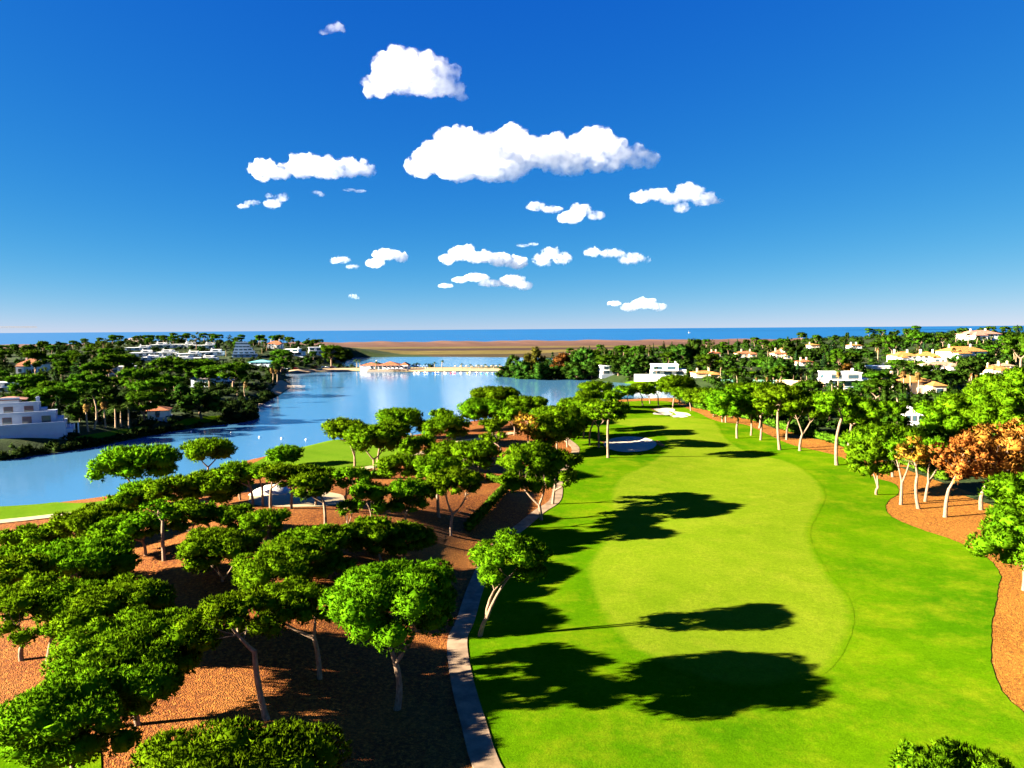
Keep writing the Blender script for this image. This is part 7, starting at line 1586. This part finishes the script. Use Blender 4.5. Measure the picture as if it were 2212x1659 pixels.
for (kind, x, y, z, rot, W, D, H, wall, roof, label, group, seed) in LAYOUT['villas']:
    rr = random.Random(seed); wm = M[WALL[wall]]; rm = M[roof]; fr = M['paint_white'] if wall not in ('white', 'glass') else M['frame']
    if kind == 'stepped': wm = M['pale']  # white walls take a bluish grey that paints in their shade
    root = thing('villa' if kind not in ('restaurant', 'shed', 'ziggurat', 'terrace') else dict(restaurant='restaurant', shed='long_building', ziggurat='apartment_block', terrace='terraced_house')[kind], label, 'restaurant' if kind == 'restaurant' else ('building' if kind in ('shed', 'ziggurat') else 'house'), (x, y, z), math.radians(rot), group or None)
    MB().box(-W / 2 - 0.4, W / 2 + 0.4, -D / 2 - 0.4, D / 2 + 0.4, -2.5, 0.25).build('plinth', M['pale'], root)
    if kind in ('hip', 'tower'):
        st = 2 if H > 7 else 1; hw = max(2.7, H * 0.62); rh = max(1.2, H - hw)
        MB().box(-W / 2, W / 2, -D / 2, D / 2, 0.25, hw).build('wall', wm, root)
        rf = MB().hip(-W / 2, W / 2, -D / 2, D / 2, hw, min(rh, D * 0.3), 0.6).build('roof', rm, root)
        windows(root, W, D, 0.25, st, hw / st, fr, rr)
        if W > 11:
            ww = W * rr.uniform(0.28, 0.4); wx = rr.choice((-1, 1)) * (W / 2 - ww / 2 - W * 0.06); dd = D * 0.35; hh = hw * 0.80
            MB().box(wx - ww / 2, wx + ww / 2, -D / 2 - dd, -D / 2 - 0.003, 0.25, hh).build('wing_wall', wm, root)
            MB().hip(wx - ww / 2, wx + ww / 2, -D / 2 - dd, -D / 2 + dd, hh, min(rh, ww * 0.26), 0.5).build('wing_roof', rm, root)
            window(root, wx, -D / 2 - dd, 1.0, ww * 0.4, hh * 0.45, fr)
        for k in range(1 if W < 9 else 2): chimney(root, -W * 0.28 + W * 0.5 * k + rr.uniform(-1, 1), rr.uniform(-0.1, 0.2) * D, hw + 0.3, min(rh, D * 0.3) + 0.9, wm)
        MB().box(-0.6, 0.6, -D / 2 - 0.08, -D / 2 + 0.05, 0.26, 2.4).build('door', M['frame'], root)
        if kind == 'tower':
            tw = W * 0.2; MB().box(W * 0.18 - tw, W * 0.18 + tw, -D * 0.2 - tw, -D * 0.2 + tw, hw * 0.9, H * 1.05).build('tower', wm, root)
            MB().hip(W * 0.18 - tw, W * 0.18 + tw, -D * 0.2 - tw, -D * 0.2 + tw, H * 1.05, tw * 0.9, 0.4).build('tower_roof', rm, root)
            window(root, W * 0.18, -D * 0.2 - tw, H * 0.72, 1.0, 1.4, fr)
    elif kind == 'modern':
        h1 = H * 0.5; a, b = -W / 2, W / 2
        MB().box(a, b, -D / 2, D / 2, 0.25, h1).build('ground_floor', wm, root)
        u0, u1 = a + W * 0.02, a + W * 0.78
        MB().box(u0, u1, -D / 2 - 1.2, D / 2 - 1.0, h1 + 0.003, H - 0.4).build('upper_floor', wm, root)
        MB().box(u0 - 0.4, u1 + 0.4, -D / 2 - 1.7, D / 2 - 0.6, H - 0.4, H).build('flat_roof', M['paint_white'], root)
        MB().box(u1 + 0.42, b + 0.3, -D / 2 - 0.3, D / 2 + 0.3, h1 + 0.003, h1 + 0.35).build('terrace_slab', M['flat'], root)
        n = max(2, int(W / 7))
        for k in range(n): window(root, a + W * (k + 0.5) / n, -D / 2, 0.6, W / n * 0.6, h1 * 0.6, fr)
        n2 = max(2, int((u1 - u0) / 8))
        for k in range(n2): window(root, u0 + (u1 - u0) * (k + 0.5) / n2, -D / 2 - 1.2, h1 + 0.6, (u1 - u0) / n2 * 0.6, (H - h1) * 0.5, fr)
        window(root, 0, u0, h1 + 0.6, D * 0.3, (H - h1) * 0.45, fr, 'side')
        MB().box(u0, u1, -D / 2 - 2.6, -D / 2 - 1.21, h1 - 0.25, h1).build('balcony', M['paint_white'], root)
        chimney(root, u1 - 1.5, 0, H, 1.2, wm)
        if 'pool' in label:
            pl = MB().box(-W * 0.3, W * 0.3, -D / 2 - 11, -D / 2 - 4, -2.0, 0.35).build('pool_deck', M['paint_white'], root)
            MB().box(-W * 0.27, W * 0.27, -D / 2 - 10.4, -D / 2 - 4.6, 0.2, 0.38).build('pool_water', M['pool'], root)
        if 'garden wall' in label:
            MB().box(-W * 0.95, -W * 0.2, -D / 2 - 9, -D / 2 - 8.6, -3, 1.6).build('garden_wall', wm, root)
    elif kind == 'terrace':
        h1 = H * 0.62
        MB().box(-W / 2, W / 2, -D / 2, D / 2, -2.0 + 0.003, h1).build('wall', wm, root)
        a = rr.uniform(-0.3, 0.1) * W; MB().box(a, a + W * 0.42, -D / 2 + 1.5, D / 2, h1 + 0.003, H).build('upper_floor', wm, root)
        MB().box(-W / 2 - 0.3, W / 2 + 0.3, -D / 2 - 0.8, D / 2 + 0.3, h1 - 0.35, h1 - 0.05).build('cornice', M['paint_white'], root)
        chimney(root, a + 0.8, 0, H, 0.9, wm); chimney(root, W * 0.36, 0, h1, 1.4, wm)
        for k in range(3): window(root, -W / 2 + W * (k + 0.5) / 3, -D / 2, 0.5, W * 0.16, h1 * 0.5, M['pale'])
        window(root, a + W * 0.21, -D / 2 + 1.5, h1 + 0.6, W * 0.2, (H - h1) * 0.5, M['pale'])
    elif kind == 'stepped':
        n = 4; cuts = [(1.0, 0.0, 0.26), (0.86, 0.26, 0.55), (0.62, 0.55, 0.80), (0.34, 0.80, 0.92)]
        for k, (w, z0, z1) in enumerate(cuts):
            a, b = -W / 2, -W / 2 + W * w; y0 = -D / 2 + k * 3.2
            MB().box(a, b, y0, D / 2 + 2, H * z0 + 0.25 + 0.003 * k, H * z1 + 0.25).build('storey', wm, root)
            MB().box(a, b + 0.15, y0 - 0.15, y0 + 0.12, H * z1 + 0.251, H * z1 + 1.0).build('parapet', wm, root)
            if k in (1, 2):
                for q in range(4 - k):
                    xx = a + (b - a) * (q + 0.7) / (4.2 - k); window(root, xx, y0, H * z0 + 0.9, 2.2, H * (z1 - z0) * 0.55, M['frame'])
            MB().box(b, b + W * 0.10, y0 + 1.0, D / 2, H * z0 + 0.25, H * (z0 + z1) / 2).build('side_terrace', wm, root)
        rx = -W * 0.34; MB().hip(-W / 2, -W / 2 + W * 0.42, -D / 2 + 9.6, D / 2 + 2, H * 0.93, 0.9, 0.5).build('roof', M['rose'], root)
        chimney(root, W * 0.10, 3, H * 0.80, H * 0.16, wm)
        for xx, rx_ in ((-W * 0.12, 1.3), (W * 0.18, 1.6)):
            pass
    elif kind == 'ziggurat':
        for k in range(5):
            MB().box(-W / 2 + k * W * 0.03, W / 2 - k * W * 0.10, -D / 2 + k * 4, D / 2, H * k / 5 - 1 + 0.003 * k, H * (k + 1) / 5 - 1).build('storey', wm, root)
            MB().box(-W / 2 + k * W * 0.03 - 0.2, W / 2 - k * W * 0.10 + 0.2, -D / 2 + k * 4 - 0.5, -D / 2 + k * 4 + 0.3, H * (k + 1) / 5 - 0.999, H * (k + 1) / 5).build('balcony', M['pale'], root)
            for q in range(4): window(root, -W / 2 + k * W * 0.03 + (W - k * W * 0.13) * (q + 0.5) / 4, -D / 2 + k * 4, H * k / 5 + 0.2, W * 0.14, H * 0.09, M['pale'])
    elif kind == 'shed':
        MB().box(-W / 2, W / 2, -D / 2, D / 2, 0.25, H * 0.6).build('wall', wm, root); MB().hip(-W / 2, W / 2, -D / 2, D / 2, H * 0.6, H * 0.35, 0.8).build('roof', rm, root)
        windows(root, W, D, 0.25, 1, 3, fr, rr)
    elif kind == 'restaurant':
        hw = H * 0.52
        MB().box(-W / 2, W / 2, -D / 2, D / 2, 0.25, hw).build('wall', wm, root)
        MB().hip(-W / 2, -W * 0.12, -D / 2, D / 2, hw, H * 0.30, 0.8).build('roof', rm, root)
        MB().hip(-W * 0.118, W * 0.32, -D / 2 - 1.5, D / 2, hw + 0.15, H * 0.36, 0.8).build('roof', rm, root)
        MB().hip(W * 0.325, W / 2, -D / 2 + 1, D / 2, hw - 0.2, H * 0.30, 0.8).build('roof', rm, root)
        MB().box(-W * 0.33, W * 0.5, -D / 2 - 7, -D / 2 - 0.01, -1.5, 0.5).build('terrace_deck', M['timber'], root)
        for k in range(15): MB().cyl(-W * 0.32 + W * 0.80 * k / 14, -D / 2 - 6.8, 0.5, 1.5, 0.10, 0.10, 6).build('railing_post', M['timber'], root)
        MB().box(-W * 0.33, W * 0.5, -D / 2 - 6.85, -D / 2 - 6.75, 1.4, 1.55).build('railing', M['timber'], root)
        for k in range(9): window(root, -W * 0.26 + W * 0.72 * k / 8, -D / 2, 0.9, W * 0.055, hw * 0.6, M['frame'])
        chimney(root, -W * 0.2, 0, hw + 1, H * 0.32, wm)
    elif kind == 'chimneyhouse':
        MB().box(-W / 2, W / 2, -D / 2, D / 2, -1, H * 0.62).build('wall', wm, root)
        pts = []
        for k in range(13):
            t = k / 12; pts.append((-W / 2 + W * t, H * (0.62 + 0.36 * (0.5 + 0.5 * math.cos(math.pi * (t * 1.15 - 0.12))) + (0.03 if k % 6 == 0 else 0))))
        for yy in (-D / 2, D / 2 - 0.4):
            v = [(a, yy, H * 0.62 + 0.003) for a, b in pts] + [(a, yy, b + 0.01) for a, b in pts]; v += [(a, yy + 0.4, c) for a, _, c in v]
            n = 13; fcs = []
            for k in range(n - 1):
                fcs += [(k, k + 1, n + k + 1, n + k), (2 * n + k + 1, 2 * n + k, 3 * n + k, 3 * n + k + 1), (n + k, n + k + 1, 3 * n + k + 1, 3 * n + k)]
            fcs += [(0, n, 3 * n, 2 * n), (n - 1, 3 * n - 1, 4 * n - 1, 2 * n - 1)]
            MB().add(v, fcs).build('curved_parapet', wm, root)
        MB().hip(-W / 2 + 0.3, W / 2 - 0.3, -D / 2 + 0.5, D / 2 - 0.5, H * 0.64, H * 0.12, 0.0).build('roof', rm, root)
        for k in range(3): window(root, -W * 0.3 + W * 0.3 * k, -D / 2, H * 0.32, 1.2, 1.6, M['frame'])

# ------------------------------------------------------------------ garden walls, fences, pergola
def wall_line(name, a, b, h, t, mat, label, cat, posts=0, pm=None):
    L_ = math.hypot(b[0] - a[0], b[1] - a[1]); root = thing(name, label, cat, (a[0], a[1], min(a[2], b[2])), math.atan2(b[1] - a[1], b[0] - a[0]))
    if not posts:
        n = int(L_ / 2.0); rr = random.Random(4)
        for k in range(n):
            for row in range(3): MB().box(k * L_ / n + 0.03, (k + 1) * L_ / n - 0.03, -t / 2 - 0.25 * rr.random(), t / 2, row * h / 3 - 0.8 if row == 0 else row * h / 3 + 0.02, (row + 1) * h / 3 + 0.5 * rr.random() * (row == 2)).build('stone', mat, root)
    else:
        MB().box(0, L_, -t / 2, t / 2, -0.8, h).build('fence_panel', mat, root)
        for k in range(posts + 1): MB().box(k * L_ / posts - 0.08, k * L_ / posts + 0.08, -t / 2 - 0.16, -t / 2 - 0.01, -0.8, h + 0.2).build('post', pm, root)
wall_line('stone_wall', *LAYOUT['rock_wall'], 3.2, 1.2, M['stone'], 'rough sandstone retaining wall below the tower villa', 'stone wall')
wall_line('fence', *LAYOUT['green_fence'], 1.8, 0.06, M['greenfence'], 'long green garden fence with pale posts behind the fairway pines', 'fence', 12, M['pale'])
wall_line('fence', *LAYOUT['reed_fence'], 3.2, 0.2, M['reed'], 'pale reed screen fence above the bathing beach', 'fence', 14, M['timber'])
(ax, ay, az), (bx, by, bz) = LAYOUT['pergola']
root = thing('pergola', 'white pergola columns beside the stepped lakeside villa', 'pergola', (ax, ay, az))
for k in range(5): MB().cyl((bx - ax) * k / 4, (by - ay) * k / 4, -0.6, 2.9, 0.22, 0.18, 10).build('column', M['white'], root)
MB().box(-0.3, bx - ax + 0.3, -0.12, 0.12, 2.9, 3.1).build('beam', M['timber'], root)

# ------------------------------------------------------------------ beach strip: tents, sunshades, boats, cars
for k, (x, y, z) in enumerate(LAYOUT['tents']):
    root = thing('beach_tent', 'blue peaked beach tent, %s from the restaurant' % ['first', 'second', 'third', 'fourth', 'fifth', 'sixth', 'seventh'][k], 'tent', (x, y, z), 0, 'row of blue beach tents')
    MB().hip(-1.2, 1.2, -1.2, 1.2, 2.3, 1.5, 0.1, 0.25).build('canopy', M['tent'], root)
    for sx_ in (-1.1, 1.1):
        for sy_ in (-1.1, 1.1): MB().cyl(sx_, sy_, -0.3, 2.31, 0.05, 0.05, 6).build('pole', M['paint_white'], root)
ORDN = ['first', 'second', 'third', 'fourth', 'fifth', 'sixth', 'seventh', 'eighth', 'ninth', 'tenth', 'eleventh', 'twelfth', 'thirteenth', 'fourteenth', 'fifteenth', 'sixteenth']
def sunshade(name, label, cat, loc, mat, group, r):
    root = thing(name, label, cat, loc, 0, group)
    MB().cyl(0, 0, -0.3, 2.5, 0.06, 0.05, 6).build('pole', M['timber'], root); MB().cyl(0, 0, 2.2, 3.0, r, 0.06, 10).build('canopy', mat, root); MB().cyl(0, 0, 2.95, 3.15, 0.08, 0.03, 6).build('finial', M['timber'], root)
for k, p in enumerate(LAYOUT['umbrellas']): sunshade('parasol', 'white parasol on the restaurant terrace, %s from the left' % ORDN[k], 'parasol', (p[0], p[1], p[2] + 0.4), M['canvas'], 'restaurant parasols', 1.9)
for k, p in enumerate(LAYOUT['thatch']): sunshade('thatched_sunshade', 'thatched beach sunshade, %s from the left' % ORDN[k], 'sunshade', p, M['thatch'], 'thatched sunshades on the beach strip', 1.6)
rb = random.Random(9)
def pedalo(label, loc, col, group, rz, name='pedal_boat', cat='pedal boat'):
    root = thing(name, label, cat, loc, rz, group); mat = M['paint_' + col]
    hull = [(-1.9, -0.75), (0.9, -0.8), (1.6, -0.5), (2.0, 0), (1.6, 0.5), (0.9, 0.8), (-1.9, 0.75)]
    n = len(hull); v = [(a * 0.86, b * 0.78, -0.2) for a, b in hull] + [(a, b, 0.42) for a, b in hull]
    MB().add(v, [(i, (i + 1) % n, n + (i + 1) % n, n + i) for i in range(n)] + [tuple(range(n))[::-1], tuple(range(n, 2 * n))]).build('hull', mat, root)
    MB().box(-1.2, -0.6, -0.6, -0.05, 0.423, 0.65).box(-1.35, -1.2, -0.6, -0.05, 0.423, 1.15).build('seat', M['paint_white'], root); MB().box(-1.2, -0.6, 0.05, 0.6, 0.423, 0.65).box(-1.35, -1.2, 0.05, 0.6, 0.423, 1.15).build('seat', M['paint_white'], root)
    MB().box(0.7, 1.3, -0.4, 0.4, 0.423, 0.75).build('bow_cover', mat, root)
cc = {}
for k, (x, y, z, c) in enumerate(LAYOUT['pedalos']):
    cc[c] = cc.get(c, 0) + 1; tot = sum(1 for q in LAYOUT['pedalos'] if q[3] == c)
    pedalo(('%s pedal boat moored at the beach strip' % c) + ('' if tot == 1 else ', %s %s one from the left' % (ORDN[cc[c] - 1], c)), (x, y, z + 0.05), c, 'moored pedal boats', rb.uniform(-2.6, -0.6))
pedalo('small white boat at the end of the near jetty', (*LAYOUT['boat'][:2], WATER + 0.05), 'white', None, 0.3, 'rowing_boat', 'boat')
for k, (x, y, z, c) in enumerate(LAYOUT['cars']):
    tot = sum(1 for q in LAYOUT['cars'] if q[3] == c); n = sum(1 for q in LAYOUT['cars'][:k + 1] if q[3] == c)
    root = thing('parked_car', '%s car parked behind the bathing beach' % c + ('' if tot == 1 else ', %s of the %s ones from the left' % (ORDN[n - 1], c)), 'car', (x, y, z + 0.25), rb.uniform(-0.4, 0.4) + 0.2, 'cars parked behind the beach')
    prof = [(-2.1, 0.35), (2.1, 0.35), (2.1, 0.75), (1.1, 0.9), (0.6, 1.4), (-1.3, 1.42), (-1.95, 0.95)]
    n_ = len(prof); v = [(a, -0.85, b) for a, b in prof] + [(a, 0.85, b) for a, b in prof]
    MB().add(v, [(i, (i + 1) % n_, n_ + (i + 1) % n_, n_ + i) for i in range(n_)] + [tuple(range(n_))[::-1], tuple(range(n_, 2 * n_))]).build('body', M['paint_' + c], root)
    MB().box(-1.2, 0.45, -0.862, -0.84, 0.95, 1.3).build('side_window', M['glass'], root); MB().box(-1.2, 0.45, 0.84, 0.862, 0.95, 1.3).build('side_window', M['glass'], root)
    for wx in (-1.3, 1.3):
        for wy in (-0.8, 0.8):
            w = MB().cyl(0, 0, -0.1, 0.1, 0.33, 0.33, 10).build('wheel', M['tyre'], root, (wx, wy, 0.33)); w.rotation_euler = (math.pi / 2, 0, 0)
for k, q in enumerate(LAYOUT['jetties']):
    a, b = q[:3], q[3:]; L_ = math.hypot(b[0] - a[0], b[1] - a[1])
    root = thing('jetty', ['long timber jetty with railings at the sandy spit', 'short timber jetty above the long one', 'small timber jetty on the shaded bank with a boat'][k], 'jetty', (a[0], a[1], WATER), math.atan2(b[1] - a[1], b[0] - a[0]), 'timber jetties')
    n = int(L_ / 0.5)
    for i in range(n): MB().box(i * L_ / n + 0.02, (i + 1) * L_ / n - 0.02, -1.0, 1.0, 0.75, 0.83).build('plank', M['timber'], root)
    for i in range(int(L_ / 3) + 1):
        for s in (-1.05, 1.05): MB().cyl(i * 3.0, s, -2.5, 1.9, 0.09, 0.09, 6).build('post', M['timber'], root)
    for s in (-1.05, 1.05): MB().box(0, L_, s - 0.04, s + 0.04, 1.6, 1.7).build('rail', M['timber'], root)
for k, p in enumerate(LAYOUT['buoys']):
    root = thing('buoy', 'white mooring buoy on the lake, %s from the left' % ORDN[sorted(range(len(LAYOUT['buoys'])), key=lambda i: LAYOUT['buoys'][i][0] / LAYOUT['buoys'][i][1]).index(k)], 'buoy', p, 0, 'white buoys on the lake')
    obj('float', mesh_np('buoy_float', ICO_V * 0.30, ICO_F, M['paint_white'], True), root, (0, 0, 0.15)); MB().cyl(0, 0, 0.4, 0.6, 0.05, 0.05, 6).build('mast', M['timber'], root)
sx_, sy_, _ = LAYOUT['sailboat']
root = thing('sailing_boat', 'tiny white sailing boat far out on the sea', 'boat', (sx_, sy_, WATER), 0.3)
MB().add([(-9, 0, 0.4), (-7, -2.4, 0.4), (6, -2.4, 0.4), (11, 0, 0.8), (6, 2.4, 0.4), (-7, 2.4, 0.4), (-7, 0, -1), (7, 0, -1), (-9, 0, 2.2), (-7, -2.8, 2.2), (6, -2.8, 2.4), (12, 0, 3.0), (6, 2.8, 2.4), (-7, 2.8, 2.2)],
         [(0, 1, 9, 8), (1, 2, 10, 9), (2, 3, 11, 10), (3, 4, 12, 11), (4, 5, 13, 12), (5, 0, 8, 13), (8, 9, 10, 11, 12, 13), (0, 6, 1), (1, 6, 7, 2), (2, 7, 3), (3, 7, 4), (4, 7, 6, 5), (5, 6, 0)]).build('hull', M['paint_white'], root)
MB().cyl(1, 0, 2, 24, 0.2, 0.1, 6).build('mast', M['paint_silver'], root)
MB().add([(0.8, 0, 4), (-8, 0.5, 4), (0.8, 0, 23), (0.8, 0.15, 4), (-8, 0.65, 4), (0.8, 0.15, 23)], [(0, 1, 2), (5, 4, 3), (0, 3, 4, 1), (1, 4, 5, 2), (2, 5, 3, 0)]).build('sail', M['canvas'], root)

# ------------------------------------------------------------------ building crane beyond the left hill
root = thing('tower_crane', 'thin crane jib against the sky above the sea at the left edge', 'crane', (-480, 600, tz(-480, 600)))
zj = 36.0 - root.location.z; jib = MB()
for s_ in (-0.5, 0.5): jib.box(-8, 82, s_ - 0.09, s_ + 0.09, zj, zj + 0.18)
jib.box(-8, 82, -0.09, 0.09, zj + 1.1, zj + 1.28)
for i in range(45):
    jib.add([(2 * i - 8, -0.05, zj), (2 * i - 7.85, 0.05, zj), (2 * i - 6.85, 0.05, zj + 1.2), (2 * i - 7, -0.05, zj + 1.2)], [(0, 1, 2, 3), (3, 2, 1, 0)])
jib.build('jib', M['timber'], root)
mast = MB()
for sx_ in (-0.8, 0.8):
    for sy_ in (-0.8, 0.8): mast.box(sx_ - 0.1, sx_ + 0.1, sy_ - 0.1, sy_ + 0.1, -1, zj + 4)
for i in range(int(zj / 1.6)): mast.box(-0.8, 0.8, -0.86, -0.78, i * 1.6, i * 1.6 + 0.12)
mast.build('mast', M['paint_silver'], root)

# ------------------------------------------------------------------ clouds: closed lumpy bodies of vapour
for k, (x, y, z, blobs, dens, label) in enumerate(LAYOUT['clouds']):
    rng = np.random.default_rng(300 + k); Vs, Fs, off = [], [], 0
    _b = bmesh.new()
    sz = float(np.mean([b[5] for b in blobs]))
    for (bx, by, bz, ra, rb_, rc) in blobs:
        ra *= 1.13; rb_ *= 1.13; rc *= 1.13; subs = [(bx, by, bz, ra * 0.86, rb_ * 0.86, rc * 0.86)]
        for j in range(9):
            a = rng.random() * 6.28; u = rng.uniform(-0.25, 1.0); s = math.sqrt(1 - u * u)
            f = rng.uniform(0.28, 0.48); subs.append((bx + ra * 0.72 * s * math.cos(a), by + rb_ * 0.72 * s * math.sin(a), bz + rc * 0.70 * u, rc * f * 1.15, rc * f, rc * f))
        for (px, py, pz, qa, qb, qc) in subs:
            Vs.append(ICO_V * np.array([qa, qb, qc]) + np.array([px, py, pz])); Fs.append(ICO_F + off); off += len(ICO_V)
    me = mesh_np('cloud', np.concatenate(Vs), np.concatenate(Fs), None)
    tmp = bpy.data.objects.new('cloud_tmp', me); COL.objects.link(tmp)
    md = tmp.modifiers.new('r', 'REMESH'); md.mode = 'VOXEL'; md.voxel_size = max(sz * 0.11, 6.0)
    dg = bpy.context.evaluated_depsgraph_get(); ev = tmp.evaluated_get(dg); me2 = bpy.data.meshes.new_from_object(ev)
    bpy.data.objects.remove(tmp); me2.name = 'cloud'
    n = len(me2.vertices); co = np.empty(n * 3, np.float32); me2.vertices.foreach_get('co', co); co = co.reshape(-1, 3)
    nr = np.empty(n * 3, np.float32); me2.vertices.foreach_get('normal', nr); nr = nr.reshape(-1, 3)
    s1, s2 = 1.6 / sz, 4.2 / sz
    dsp = np.array([noise.fractal(Vector(p) * s1 + Vector((k * 7.0, 0, 0)), 0.8, 2.0, 3) * (0.22 if dens == 'thick' else 0.45) + noise.noise(Vector(p) * s2) * (0.13 if dens == 'thick' else 0.25) for p in co]) * sz
    co = co + nr * dsp[:, None]; low = min(b[2] - b[5] for b in blobs)
    me2.vertices.foreach_set('co', co.ravel().astype(np.float32)); me2.update(); me2.materials.clear(); me2.materials.append(M[dens])
    tag(obj('cloud', me2, None, (x, y, z)), label, 'cloud', 'fair weather clouds')
